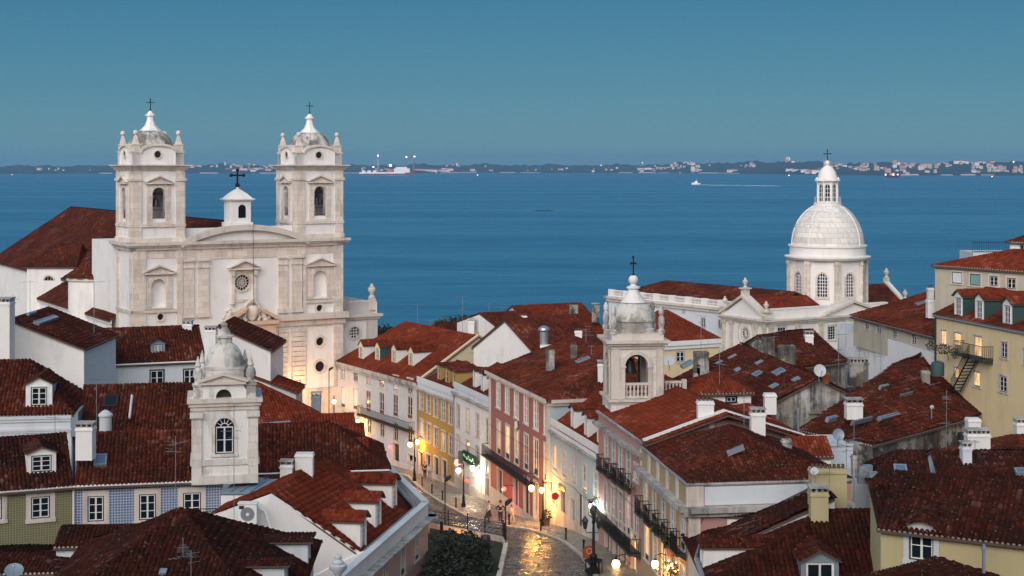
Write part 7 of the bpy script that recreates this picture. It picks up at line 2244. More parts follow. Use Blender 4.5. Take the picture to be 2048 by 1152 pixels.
# ------------------------------------------------------------------ the domed church on the right
DC_A = math.radians(30)
DW = plaster('bright_white_plaster', (.78, .74, .70), dirt=(.34, .28, .2), amt=.4, lo=.52, hi=.8)
DS = stone('dome_limestone', (.66, .58, .48), DC_A, 1.2, .6, .016, .7, .5)
cor = at(1533, 641, 235); zE_ = cor.z
B_u = Vector((math.cos(DC_A), math.sin(DC_A))); A_u = Vector((math.sin(DC_A), -math.cos(DC_A)))
LB = 11.0                                                    # left face length
dc = thing('domed_church', 'white domed church with lantern, pediments and a long red roofed wing by the water', 'church', Vector((cor.x + 8, cor.y + 8, 2)))
FB = Frame((cor.x, cor.y), B_u)                                # right face
FA = Frame((cor.x - A_u.x * LB, cor.y - A_u.y * LB), A_u)      # left face (pediment)
BLn = 26.0
db = 1.0
# body
w1 = FB.rect(1555, 654, 1572, 690); w2 = FB.rect(1656, 652, 1671, 680)
s_, h_ = FA.hit(1492, 667); 
b = MB()
b.wall(FB, 0, BLn, db, zE_, [w1, w2]); b.wall(FA, 0, LB, db, zE_)
bk = Frame(FB.p(BLn, 0, 0), -FB.n); b.wall(bk, 0, LB, db, zE_)
b.poly([FB.p(0, 0, zE_), FB.p(BLn, 0, zE_), FB.p(BLn, -LB, zE_), FB.p(0, -LB, zE_)])
b.build('wall', DW, dc)
for q in (w1, w2): window(dc, FB, *q, cols=3, rows=5, sw=.25, dep=.12, sash=M['paint'], outer=M['paint'])
b = MB(); b.ring(FA, s_, h_, .75, 1.15, .001, .14, 20, 0, 2 * PI, 0, 1.3); b.ring(FA, s_, h_, 1.7, 1.95, .001, .1, 20, 0, 2 * PI, 0, 1.35); o = b.build('oval_window', DS, dc)
MB().disc(FA, s_, h_, .76, .02, 20, 0, .98).build('pane', M['glass'], o)
b = MB()
for k in range(6):
    t = PI * k / 6; e = Vector((-math.sin(t), math.cos(t))) * .035; c_, sn_ = math.cos(t) * .75, math.sin(t) * .97
    b.prism(FA, [(s_ - c_ - e.x, h_ - sn_ - e.y), (s_ + c_ - e.x, h_ + sn_ - e.y), (s_ + c_ + e.x, h_ + sn_ + e.y), (s_ - c_ + e.x, h_ - sn_ + e.y)], .02, .07)
b.build('tracery', M['paint'], o)
def dpil(fr, s0, s1, h0, h1, out=.18):
    b = MB(); b.box(fr, s0, s1, .001, out, h0, h1); b.box(fr, s0 - .1, s1 + .1, .001, out + .14, h1 - .5, h1 - .25); b.box(fr, s0 - .1, s1 + .1, .001, out + .1, h1 - .2, h1 - .002); b.build('pilaster', DS, dc)
for a in (0, 2.0, LB - 2.9, LB - .9): dpil(FA, a, a + .9, db, zE_ - .8)
for px in (1537, 1590, 1636, 1690):
    a = FB.hit(px, 650)[0]; dpil(FB, a, a + 1.0, db, zE_ - .8)
b = MB()
for k, (u, v, e) in enumerate(((-.8, -.5, .3), (-.499, -.2, .55), (-.199, .05, .8))):
    b.box(FB, -e, BLn + e, -LB - e, e, zE_ + u, zE_ + v)
b.build('cornice', M['trim'], dc)
# attic parapet on the right face, gable pediments
za_ = zE_ + 1.5
pA, pB = FB.hit(1545, 620)[0], FB.hit(1640, 620)[0]
b = MB(); b.box(FB, 1.2, BLn, -1.2, -.4, zE_ + .051, za_); b.box(FB, 1.1, BLn, -1.3, -.3, za_ + .001, za_ + .18); b.build('attic_parapet', DW, dc)
def gable(fr, s0, s1, h, rise, depth):
    m = (s0 + s1) / 2
    b = MB(); b.prism(fr, [(s0, h), (s1, h), (m, h + rise)], -depth, .1); o = b.build('pediment', DW, dc)
    b = MB()
    for sg in (-1, 1):
        e = (s1 - s0) / 2
        b.prism(fr, [(m + sg * (e + .5), h + .05), (m + sg * (e + .5), h + .4), (m, h + rise + .55), (m, h + rise + .12)], -depth, .65)
    b.build('raking_cornice', M['trim'], o); return o
g1 = gable(FA, .0, LB, zE_ + .06, FA.hit(1492, 592)[1] - zE_ - .4, 1.0)
gc = FB.hit(1700, 640)[0]
g2 = gable(FB, FB.hit(1650, 640)[0], FB.hit(1756, 640)[0], zE_ + .06, FB.hit(1704, 602)[1] - zE_ - .4, 2.2)
for fr, s, pz_ in ((FA, LB / 2, FA.hit(1492, 592)[1] + .2), (FA, .3, zE_ + .3), (FA, LB - .3, zE_ + .3)):
    p = fr.p(s, -.2, pz_); b = MB(); b.box(Frame((p.x, p.y), A_u), -.5, .5, -.5, .5, p.z - .3, p.z + .9); b.box(Frame((p.x, p.y), A_u), -.75, .75, -.75, .75, p.z + .9, p.z + 1.1); urn(b, (p.x, p.y, p.z + 1.1), 1.6, .45); b.build('finial', DS, dc, True)
# roof of the left arm
rA = FA.hit(1492, 592)[1] - .5
def Q(a, b_, z): return FB.p(b_, -(a), z)                     # a into the block from the right face, b along it
def droof(pl, tile, seed, ridges=(), name='roof'): return add_roof(dc, pl, tile, .34, .55, ridges, seed=seed, name=name)
droof([[Q(.9, .4, za_ - .6), Q(.9, 13, za_ - .6), Q(LB / 2, 13, rA), Q(LB / 2, .4, rA)], [Q(LB - .4, 13, za_ - .6), Q(LB - .4, .4, za_ - .6), Q(LB / 2, .4, rA), Q(LB / 2, 13, rA)]], 'red', 31)
# drum, dome and lantern
cx = at(1655, 560, 252)
c0 = Vector((cx.x, cx.y, 0)); zz_ = lambda py: ZC - (py - HY) * cx.y / F
Rd = 76 * cx.y / F
b = MB(); b.lathe(c0, [(Rd + 1.3, zE_ + .0), (Rd + 1.3, zz_(622)), (Rd + 1.0, zz_(621)), (Rd + 1.0, zz_(612)), (Rd + .2, zz_(610.5))], 8, DC_A + PI / 8); b.build('drum_base', DW, dc)
# drum wall with eight arched windows
nd = 8
b = MB(); st = MB(); wins_ = []
for k in range(nd):
    t0 = -PI / 2 + DC_A * 0 - .35 + k * 2 * PI / nd
    ta, tb_ = t0 - PI / nd, t0 + PI / nd
    pa_ = Vector((c0.x + Rd * math.cos(ta), c0.y + Rd * math.sin(ta))); pb_ = Vector((c0.x + Rd * math.cos(tb_), c0.y + Rd * math.sin(tb_)))
    fr = Frame(pa_, pb_ - pa_); L_ = (pb_ - pa_).length
    ww = .78; m_ = L_ / 2; sb, sp_ = zz_(588), zz_(552)
    arch_wall(b, fr, 0, L_, zz_(611), zz_(517), m_ - ww, m_ + ww, sb, sp_, 0)
    st.ring(fr, m_, sp_, ww, ww + .32, -.2, .1, 14, 0, PI)
    for x in (m_ - ww - .32, m_ + ww): st.box(fr, x, x + .32, -.2, .1, sb - .2, sp_)
    st.box(fr, m_ - ww - .4, m_ + ww + .4, -.2, .16, sb - .4, sb)
    st.box(fr, -.45, .45, -.2, .32, zz_(611), zz_(519)); st.box(fr, -.6, .6, -.2, .42, zz_(526), zz_(523))
    wins_.append((fr, m_, ww, sb, sp_))
b.build('drum', DW, dc); st.build('drum_stonework', DS, dc)
for fr, m_, ww, sb, sp_ in wins_:
    g = MB()
    for i in range(1, 4): x = m_ - ww + 2 * ww * i / 4; g.box(fr, x - .05, x + .05, -.28, -.18, sb, sp_ + ww * (.85 if i != 2 else 1))
    for i in range(1, 7): z_ = sb + (sp_ + ww - sb) * i / 7; e = ww if z_ < sp_ else math.sqrt(max(0, ww * ww - (z_ - sp_) ** 2)); g.box(fr, m_ - e, m_ + e, -.275, -.185, z_ - .05, z_ + .05)
    o = g.build('drum_window', M['paint'], dc)
    MB().poly([fr.p(m_ - ww, -.3, sb), fr.p(m_ + ww, -.3, sb)] + [fr.p(x, -.3, z_) for x, z_ in archpts(m_, sp_, ww)]).build('pane', M['glass'], o)
b = MB(); b.lathe(c0, [(Rd - .2, zz_(518)), (Rd + .4, zz_(517.5)), (Rd + .75, zz_(513)), (Rd + .75, zz_(511)), (Rd + .1, zz_(510)), (Rd - .1, zz_(509)), (Rd - .1, zz_(493)), (Rd + .15, zz_(492)), (Rd + .15, zz_(489)), (Rd - .3, zz_(488.5))], 48); b.build('drum_cornice', DW, dc, True)
Rm = 72 * cx.y / F; hD = zz_(405) - zz_(489)
prof = [(Rm * math.cos(t), zz_(489) + hD * math.sin(t)) for t in [PI / 2 * .93 * i / 14 for i in range(15)]]
DOM = stone('dome_white_slabs', (.74, .69, .64), 0.0, 1.6, .85, .03, .6, .5)
b = MB(); b.lathe(c0, prof, 48); dm_ = b.build('dome', DOM, dc, True)
for k in range(8):
    t = -PI / 2 - .35 + PI / 8 + k * PI / 4
    b = MB(); b.tube([(c0.x + (r + .02) * math.cos(t), c0.y + (r + .02) * math.sin(t), z_) for r, z_ in prof], .10, 6); b.build('dome_rib', DW, dm_, True)
rl = 21 * cx.y / F
b = MB(); b.lathe(c0, [(rl + .5, zz_(412)), (rl + .55, zz_(406)), (rl + .2, zz_(405.5))], 24); b.build('lantern_base', DW, dc)
b = MB(); st = MB(); g = MB()
for k in range(8):
    t0 = -PI / 2 - .2 + k * PI / 4; ta, tb_ = t0 - PI / 8, t0 + PI / 8; r_ = rl - .12
    pa_ = Vector((c0.x + r_ * math.cos(ta), c0.y + r_ * math.sin(ta))); pb_ = Vector((c0.x + r_ * math.cos(tb_), c0.y + r_ * math.sin(tb_)))
    fr = Frame(pa_, pb_ - pa_); L_ = (pb_ - pa_).length; m_ = L_ / 2; ww = L_ * .3
    arch_wall(b, fr, 0, L_, zz_(406), zz_(362), m_ - ww, m_ + ww, zz_(402), zz_(373), 0)
    st.lathe(fr.p(0, .1, zz_(405)), [(.16, 0), (.13, zz_(364) - zz_(405))], 8)
    st.lathe(fr.p(0, .25, zz_(363)), [(.25, 0), (.2, .4), (.1, .7)], 8)
    g.poly([fr.p(m_ - ww, -.12, zz_(402)), fr.p(m_ + ww, -.12, zz_(402)), fr.p(m_ + ww, -.12, zz_(369)), fr.p(m_ - ww, -.12, zz_(369))], 1)
    g.box(fr, m_ - .04, m_ + .04, -.11, -.03, zz_(402), zz_(369))
    for i in range(1, 4): z_ = zz_(402) + (zz_(369) - zz_(402)) * i / 4; g.box(fr, m_ - ww, m_ + ww, -.112, -.032, z_ - .035, z_ + .035)
la = b.build('lantern', DW, dc); st.build('lantern_columns', DW, la, True); g.build('lantern_window', [M['paint'], M['glass']], la)
b = MB(); b.lathe(c0, [(rl + .05, zz_(363)), (rl + .4, zz_(362)), (rl + .4, zz_(359)), (rl * .92, zz_(358)), (rl * .9, zz_(352)), (rl * .8, zz_(345)), (rl * .6, zz_(338)), (rl * .35, zz_(333)), (rl * .18, zz_(331)), (.12, zz_(329))], 24); b.ball((c0.x, c0.y, zz_(325.5)), .42, 12); b.build('lantern_cupola', DW, la, True)
railing(la, 'lantern_railing', [Vector((c0.x + (rl + .5) * math.cos(2 * PI * k / 16), c0.y + (rl + .5) * math.sin(2 * PI * k / 16), zz_(405.5))) for k in range(17)], .9, .25, M['paint'])
b = MB(); cross_iron(b, (c0.x, c0.y, zz_(322)), zz_(300) - zz_(322), 1.1, .07); b.build('iron_cross', M['iron'], la)
# right arm with its red roof and white gable
ra0, ra1 = at(1735, 600, 262), at(1800, 605, 258)
fr = Frame((ra0.x, ra0.y), B_u); L_ = 9.0
zA = at(1790, 617, 258).z
b = MB(); b.wall(fr, -1, L_, db, zA); b.wall(Frame(fr.p(L_, 0, 0), -fr.n), 0, 9, db, zA); e_ = Frame(fr.p(L_, 0, 0), -fr.n); b.prism(e_, [(0, zA), (9, zA), (4.5, zA + 3.4)], -.5, .1); b.build('side_arm', DW, dc)
droof([[fr.p(-2, .2, zA), fr.p(L_ - .5, .2, zA), fr.p(L_ - .5, -4.5, zA + 3.3), fr.p(-2, -4.5, zA + 3.3)]], 'mid', 33, name='side_arm_roof')
b = MB(); b.prism(e_, [(-.3, zA), (4.5, zA + 3.4), (4.5, zA + 3.95), (-.3, zA + .5)], -.7, .2); b.box(fr, -2, L_ + .2, .0, .5, zA - .5, zA - .1); b.build('side_arm_gable', DW, dc)
for s, z_ in ((4.5, zA + 3.9), (-.1, zA + .4)):
    p = e_.p(s, -.2, z_); b = MB(); b.box(Frame((p.x, p.y), B_u), -.4, .4, -.4, .4, p.z - .3, p.z + .5); urn(b, (p.x, p.y, p.z + .5), 1.7, .5); b.build('finial', DS, dc, True)
# the long wing with balustrade
wl0, wl1 = at(1217, 592, 270), at(1480, 620, 270)
WL = 36.0
zw_ = wl0.z
wA = Frame((wl0.x, wl0.y), (math.sin(math.radians(38)), -math.cos(math.radians(38))))
w_end = wA.hit(1470, 640)[0]
wh = [wA.rect(*q) for q in ((1403, 636, 1411, 654), (1437, 640, 1444, 656), (1365, 620, 1370, 625), (1332, 628, 1338, 634))]
b = MB(); b.wall(wA, 0, w_end, db, zw_, wh); lf_ = Frame(wA.p(0, -16, 0), wA.n); b.wall(lf_, 0, 16, db, zw_); b.poly([wA.p(0, 0, zw_), wA.p(w_end, 0, zw_), wA.p(w_end, -16, zw_), wA.p(0, -16, zw_)]); b.build('wing_wall', M['cool'], dc)
for q in wh: window(dc, wA, *q, cols=2, rows=3, sw=.15, dep=.08)
b = MB(); b.box(wA, -.6, w_end, -.3, .6, zw_ - .4, zw_); b.box(wA, -.3, w_end, -.3, .3, zw_ - .9, zw_ - .401); b.box(lf_, 0, 16.6, -.3, .6, zw_ - .4, zw_ - .001); b.build('wing_cornice', M['trim'], dc)
nb = 8
for i in range(nb):
    a0_, a1_ = w_end * i / nb, w_end * (i + 1) / nb
    b = MB(); b.box(wA, a0_, a0_ + (a1_ - a0_) * .36, -.4, .1, zw_ + .001, zw_ + 1.25); b.build('balustrade_pier', DW, dc)
    balustrade(dc, wA, a0_ + (a1_ - a0_) * .36, a1_, -.1, zw_ + .002, zw_ + 1.2, 8, mat=DW)
zr_ = zw_ + .3
top = at(1313, 555, 278); rz = top.z
droof([[wA.p(0.5, -1.2, zr_), wA.p(w_end + 6, -1.2, zr_), wA.p(w_end + 6, -8, rz), wA.p(6.5, -8, rz)], [wA.p(.5, -15, zr_), wA.p(.5, -1.2, zr_), wA.p(6.5, -8, rz)], [wA.p(w_end + 6, -15, zr_), wA.p(.5, -15, zr_), wA.p(6.5, -8, rz), wA.p(w_end + 6, -8, rz)]], 'mid', 37, [(wA.p(6.5, -8, rz), wA.p(w_end + 6, -8, rz)), (wA.p(.5, -1.2, zr_), wA.p(6.5, -8, rz)), (wA.p(.5, -15, zr_), wA.p(6.5, -8, rz))], name='wing_roof')
# ------------------------------------------------------------------ street lamps and other lights
GLOW = plain('lamp_glass_warm', (1, .7, .3), .4, 0, (1.0, .60, .20), 8.0)
GLOWW = plain('lamp_glass_white', (1, .95, .85), .4, 0, (1.0, .93, .80), 9.0)
GLOWR = plain('lamp_glass_red', (1, .1, .08), .4, 0, (1.0, .10, .07), 3.0)
WARM, WHITE_, RED_ = (1.0, .44, .09), (1.0, .93, .78), (1.0, .12, .09)
def light(parent, p, power, col, r=.2):
    d = bpy.data.lights.new('lamp_light', 'POINT'); d.energy = power * 1.8; d.color = col; d.shadow_soft_size = r
    o = bpy.data.objects.new('lamp_light', d); COL.objects.link(o)
    q = parent
    while q.parent: q = q.parent
    o.parent = parent; o.location = Vector(p) - q.location
    return o
def lantern(parent, p, r=.22, mat=GLOW, crown=True):
    b = MB(); b.lathe(p - Vector((0, 0, r)), [(r * .5, 0), (r * .85, r * .4), (r, r), (r * .8, r * 1.7), (r * .3, r * 2.05)], 12)
    b.build('lamp_globe', mat, parent, True)
    if crown:
        b = MB(); b.lathe(p + Vector((0, 0, r * 1.07)), [(r * .5, 0), (r * .55, r * .15), (r * .15, r * .5), (r * .05, r * .9)], 8); b.lathe(p - Vector((0, 0, r * 1.3)), [(r * .2, 0), (r * .55, r * .28)], 8); b.build('lamp_crown', M['iron'], parent)
def wall_lamp(fr, px, py, out, label, power=90, mat=GLOW, col=WARM, r=.22, group='wall lamps of the street'):
    s, h = fr.hit(px, py, out)
    p = fr.p(s, out, h)
    t = thing('wall_lamp', label, 'lamp', fr.p(s, 0, h), group)
    b = MB(); b.tube([fr.p(s, .0, h + .5), fr.p(s, out * .5, h + .62), fr.p(s, out, h + .48), p + Vector((0, 0, r * 1.4))], .03, 5); b.tube([fr.p(s, 0, h - .1), fr.p(s, out * .6, h + .6)], .02, 4); b.box(fr, s - .08, s + .08, .0, .05, h - .2, h + .6)
    b.build('bracket', M['iron'], t)
    lantern(t, p, r, mat)
    light(t, p - Vector((0, 0, r * 1.5)), power, col)
    return t
def post_lamp(base, gx, gy, label, power=110, mat=GLOW, col=WARM, group='post lamps of the street', r=.23):
    """iron post; the lantern hangs where the photo shows it at the post's depth"""
    p = at(gx, gy, base.y)
    t = thing('street_lamp', label, 'street lamp', base, group)
    H_ = p.z + .55
    b = MB(); b.lathe(base, [(.2, 0), (.2, .25), (.13, .4), (.11, .9), (.14, .95), (.075, 1.1), (.055, H_ - base.z - .2), (.09, H_ - base.z - .15), (.03, H_ - base.z + .15)], 10); b.build('post', M['iron'], t, True)
    dx = p.x - base.x
    if abs(dx) > .1:
        b = MB(); b.tube([Vector((base.x, base.y, H_ - .5)), Vector((base.x + dx * .5, base.y, H_ - .05)), Vector((p.x, p.y, H_ - .1)), p + Vector((0, 0, r * 1.4))], .03, 5); b.tube([Vector((base.x, base.y, H_ - .15)), Vector((base.x + dx * .45, base.y, H_ - .3)), Vector((p.x, p.y, H_ - .1))], .018, 4); b.build('bracket', M['iron'], t)
    lantern(t, p, r, mat)
    light(t, p - Vector((0, 0, r * 1.5)), power, col)
    return t
wall_lamp(TA.f, 716, 843, .9, 'lit wall lantern at the far corner of the long white townhouse', 210)
wall_lamp(TA.f, 835, 884, .7, 'lit wall lantern between the white and golden yellow townhouses', 170)
wall_lamp(C_.f, 945, 936, .7, 'very bright wall lantern under the green shop sign', 230, GLOWW, (1.0, .84, .55))
wall_lamp(D_.f, 1084, 980, .8, 'lit wall lantern at the near end of the red townhouse', 330)
wall_lamp(E.f, 1184, 1012, .7, 'white wall lantern at the near end of the aqua townhouse', 170, GLOWW, (.95, 1.0, .86))
wall_lamp(F_.f, 1232, 1128, 1.0, 'warm wall lantern at the foot of the pink townhouse', 150, r=.27)
wall_lamp(G_.f, 1310, 1128, .7, 'warm wall lantern under the balconies of the ochre townhouse', 90)
post_lamp(gnd(829, 962, .12), 820, 889, 'black lamp post with a lit globe before the golden yellow townhouse', 170)
post_lamp(gnd(927, 1014, .12), 917, 941, 'black lamp post with a lit globe before the shop sign', 200)
post_lamp(gnd(1086, 1052, .12), 1063, 976, 'lamp post with a lit globe before the door of the red townhouse', 260)
p = at(883, 1120, 112); post_lamp(Vector((p.x, p.y, street_z(112))), 882, 1076, 'lamp post with a large lit globe beside the dark garden tree', 120, r=.32)
p = at(668, 850, 171); post_lamp(Vector((p.x, p.y, street_z(171))), 668, 803, 'lamp post with a lit globe at the church corner up the street', 130)
for px, Y, gy, lb in ((548, 165, 762, 'lamp post lighting the church portal from behind the white gable'), (600, 171, 770, 'lamp post lighting the foot of the church tower')):
    p = at(px, 800, Y); post_lamp(Vector((p.x, p.y, p.z - 3)), px, gy, lb, 260, col=(1.0, .50, .22))
# the ornate three headed lamp
bs = gnd(1187, 1146, .12)
t = thing('ornate_lamp', 'tall black ornate lamp post with three dark lanterns at the kerb', 'street lamp', bs)
hz_ = at(1187, 1030, bs.y).z - bs.z
b = MB(); b.lathe(bs, [(.45, 0), (.45, .25), (.25, .4), (.22, 1.0), (.28, 1.1), (.11, 1.3), (.07, hz_ - .6), (.12, hz_ - .5), (.04, hz_)], 10); b.build('post', M['iron'], t, True)
for k, (dx, dz) in enumerate(((-.55, -.55), (.35, -.55), (0, .12))):
    c = bs + Vector((dx, .1 * (k - 1), hz_ + dz)); b = MB()
    if k < 2: b.tube([bs + Vector((0, 0, hz_ - 1.1)), bs + Vector((dx * .8, 0, hz_ - 1.15)), c - Vector((0, 0, .3))], .035, 5)
    b.lathe(c - Vector((0, 0, .32)), [(.1, 0), (.2, .5), (.24, .52), (.1, .72), (.03, .85)], 6); b.build('lantern', M['black'], t)
b = MB()
for k in range(7): b.tube([bs + Vector((.55 * math.cos(k * .9), .55 * math.sin(k * .9), 0)), bs + Vector((.55 * math.cos(k * .9), .55 * math.sin(k * .9), .8))], .03, 4)
b.lathe(bs, [(.6, .78), (.6, .84)], 12); b.build('guard_rail', M['iron'], t)
# floodlight masts with flag shaped heads
for px, y0, y1, lb, sg in ((658, 737, 852, 'tall slim floodlight mast beside the church tower', 1), (638, 832, 872, 'short dark floodlight mast at the foot of the church', 1), (890, 956, 1060, 'slim dark floodlight mast at the garden fence', 1), (1011, 1003, 1090, 'slim dark floodlight mast at the garden corner', 1)):
    Y = 172 if y0 < 900 else gnd(px, y1).y
    a, c = at(px, y1, Y), at(px, y0, Y)
    t = thing('floodlight_mast', lb, 'street light', a, 'slim floodlight masts')
    b = MB(); b.tube([a - Vector((0, 0, .5)), c], .05, 6); b.build('mast', M['iron'], t)
    b = MB(); fr = Frame((c.x, c.y), (1, 0)); b.prism(fr, [(0, c.z), (.0, c.z - .35), (.45 * sg, c.z + .0), (.5 * sg, c.z + .22), (.1 * sg, c.z + .1)], -.2, .2); b.build('lamp_head', M['black'], t)
# red lights and signs
def small_lantern(fr, px, py, out, label, mat, col, power, r=.16, cat='lantern'):
    s, h = fr.hit(px, py, out); p = fr.p(s, out, h)
    t = thing('red_lantern', label, cat, fr.p(s, 0, h))
    b = MB(); b.tube([fr.p(s, 0, h + .25), fr.p(s, out, h + .3), p], .02, 4); b.build('bracket', M['iron'], t)
    b = MB(); b.ball(p, r, 10); b.build('glass', mat, t, True)
    if power: light(t, fr.p(s, out + .25, h - .1), power, col, .1)
small_lantern(TA.f, 780, 893, .4, 'small red light on the long white townhouse', GLOWR, RED_, 14)
small_lantern(D_.f, 1008, 978, .9, 'red light glowing on the red townhouse above the walkers', GLOWR, RED_, 75, .2)
small_lantern(C_.f, 933, 962, .8, 'dark red lantern hanging by the bright shop door', plain('red_lantern_glass', (.5, .05, .03), .4, 0, (1, .1, .05), .5), RED_, 0, .2)
def round_sign(fr, px, py, out, r, label, mats, name='round_sign'):
    s, h = fr.hit(px, py, out)
    t = thing(name, label, 'sign', fr.p(s, 0, h))
    f2 = Frame(fr.p(s, 0, 0), fr.n)                         # hangs square to the wall
    b = MB(); b.tube([fr.p(s, 0, h + r + .1), fr.p(s, out + r, h + r + .1)], .02, 4); b.build('bracket', M['iron'], t)
    b = MB(); b.lathe((0, 0, 0), [(.001, -.05), (r, -.05), (r, .05), (.001, .05)], 18)
    c = f2.p(out, 0, h)
    b.v = [tuple(c + Vector((f2.u.x * v[0] + f2.n.x * v[2], f2.u.y * v[0] + f2.n.y * v[2], v[1]))) for v in b.v]
    b.build('disc', mats, t, True)
round_sign(C_.f, 915, 925, .5, .33, 'round pink lit sign between the golden yellow and white townhouses', plain('pink_lit_sign', (.8, .4, .4), .4, 0, (1.0, .35, .30), 1.4))
round_sign(E.f, 1110, 992, .55, .3, 'round red sign hanging on the aqua townhouse', plain('red_sign', (.45, .02, .02), .35, 0, (1, .05, .04), .06))
# green shop sign with glowing scrawl
s0, s1, h0, h1 = C_.f.rect(934, 906, 960, 928); 
sg_ = thing('shop_sign', 'dark green shop sign board with a glowing scrawl over the bright door', 'sign', C_.f.p((s0 + s1) / 2, 0, h0))
b = MB(); b.box(C_.f, s0, s1, .3, .42, h0, h1); b.box(C_.f, s0, s0 + .1, .42, .9, h0 - .3, h1 - .1); b.build('board', plain('deep_green_board', (.006, .03, .02), .5), sg_)
b = MB(); n = 24
b.tube([C_.f.p(s0 + .3 + (s1 - s0 - .6) * i / n, .46, (h0 + h1) / 2 + .16 * math.sin(i * 1.3) + .1 * math.sin(i * .7)) for i in range(n + 1)], .028, 4); b.build('glowing_scrawl', plain('green_neon', (.4, .8, .5), .4, 0, (.55, 1.0, .62), .12), sg_)
# board with rounded top near the ornate lamp
bs = gnd(1178, 1130, .12); t = thing('menu_board', 'dark red board with a rounded top on a short post at the kerb', 'sign', bs)
w_ = .42; h0, h1 = at(1178, 1116, bs.y).z, at(1178, 1100, bs.y).z
fr = Frame((bs.x, bs.y), (1, .25)); b = MB(); b.prism(fr, [(-w_, h0), (w_, h0)] + [(w_ * math.cos(PI * i / 8), h1 + .3 * math.sin(PI * i / 8)) for i in range(9)], -.04, .04); b.build('board', plain('brick_red_board', (.25, .05, .03), .4), t)
b = MB(); b.ring(fr, 0, h1 - .05, .16, .2, .04, .055, 14); b.build('ring_mark', plain('pale_orange_mark', (.7, .35, .15), .5), t)
b = MB(); b.tube([bs - Vector((0, 0, .1)), Vector((bs.x, bs.y, h0 + .1))], .05, 6); b.build('post', M['iron'], t)
# lettering strip on the aqua house
s0, s1, h0, h1 = E.f.rect(1119, 966, 1132, 980); s1 = max(s1, s0 + 1.6)
t = thing('name_board', 'narrow dark name board over a door of the aqua townhouse', 'sign', E.f.p(s0, 0, h0)); b = MB(); b.box(E.f, s0, s1, .02, .1, h0, h0 + .35); b.build('board', M['black'], t)
# bulbs among leaves
c = at(1341, 1136, 86.5)
t = thing('string_lights', 'cluster of small yellow bulbs at the foot of the ochre townhouse', 'lights', c)
r_ = random.Random(5); b = MB()
for k in range(26): b.ball(c + Vector((r_.gauss(0, .3), r_.gauss(0, .3), r_.gauss(0, .22))), .045, 5)
b.build('bulbs', GLOW, t)['kind'] = 'stuff'
o = foliage('leaves', [(c, (.55, .5, .4))], 260, .07, LEAF, t, 9); o['kind'] = 'stuff'
b = MB(); b.tube([c - Vector((0, 0, 3)), c], .05, 5); b.build('stem', M['brown'], t)
light(t, c + Vector((-.6, -.4, .2)), 40, WARM)
# bollards, bins, pots along the pavement
proto = None
ys = [104, 109, 114, 119, 124, 134, 139, 144, 149, 154]
for y in ys:
    p = Vector((lin(KERB, y) + .35, y, street_z(y) + .12))
    if proto is None:
        proto = thing('bollard', 'slim iron bollard along the pavement kerb', 'bollard', p, 'bollards along the kerb')
        b = MB(); b.lathe(p, [(.07, 0), (.06, .7), (.09, .74), (.09, .84), (.03, .9)], 8); b.build('bollard_post', M['iron'], proto, True)
    else: c = copy_tree(proto); c.location = p
p = gnd(971, 1098, .3); t = thing('litter_bin', 'dark round litter bin on the garden lawn by the fence', 'bin', p)
b = MB(); b.lathe(p, [(.28, .15), (.34, .2), (.36, .8), (.3, .95)], 12); b.build('bin_body', M['black'], t, True); b = MB()
for k in (-.25, .25): b.tube([p + Vector((k, 0, 0)), p + Vector((k, 0, .5))], .03, 5)
b.build('legs_frame', M['iron'], t)
for px, py, lb in ((1093, 1052, 'dark potted shrub at the corner of the red townhouse'), (1342, 1112, 'dark potted plant on the ochre townhouse balcony')):
    p = gnd(px, py, .12) if py < 1100 else at(px, py, 87.0)
    t = thing('potted_plant', lb, 'plant', p); b = MB(); b.lathe(p, [(.2, 0), (.28, .45), (.3, .5)], 10); b.build('pot', plain('terracotta_pot', (.22, .08, .05), .8), t, True)
    foliage('leaves', [(p + Vector((0, 0, .85)), (.45, .45, .5))], 220, .1, LEAF, t, int(px))['kind'] = 'stuff'
for i, (px, py) in enumerate(((1222, 950), (1240, 962), (1257, 978), (1225, 1062), (1250, 1085), (1310, 1060), (1335, 1085))):
    Hh = F_ if i < 5 else G_
    s, h = Hh.f.hit(px, py, .5); p = Hh.f.p(s, .45, h)
    t = thing('balcony_plant', ['leafy pot on the third small balcony of the pink townhouse', 'leafy pot on a small balcony in the middle of the pink townhouse', 'leafy pot on the nearest small balcony of the pink townhouse', 'leafy pot at the middle of the long lower balcony of the pink townhouse', 'leafy pot at the near end of the long lower balcony of the pink townhouse', 'leafy pot on a farther balcony of the ochre townhouse', 'leafy pot on a nearer balcony of the ochre townhouse'][i], 'plant', p, 'plants on the balconies')
    foliage('leaves', [(p + Vector((0, 0, .1)), (.35, .25, .3))], 110, .08, LEAF, t, 60 + i)['kind'] = 'stuff'
    b = MB(); b.lathe(p - Vector((0, 0, .35)), [(.1, 0), (.15, .25)], 8); b.build('pot', M['brown'], t)

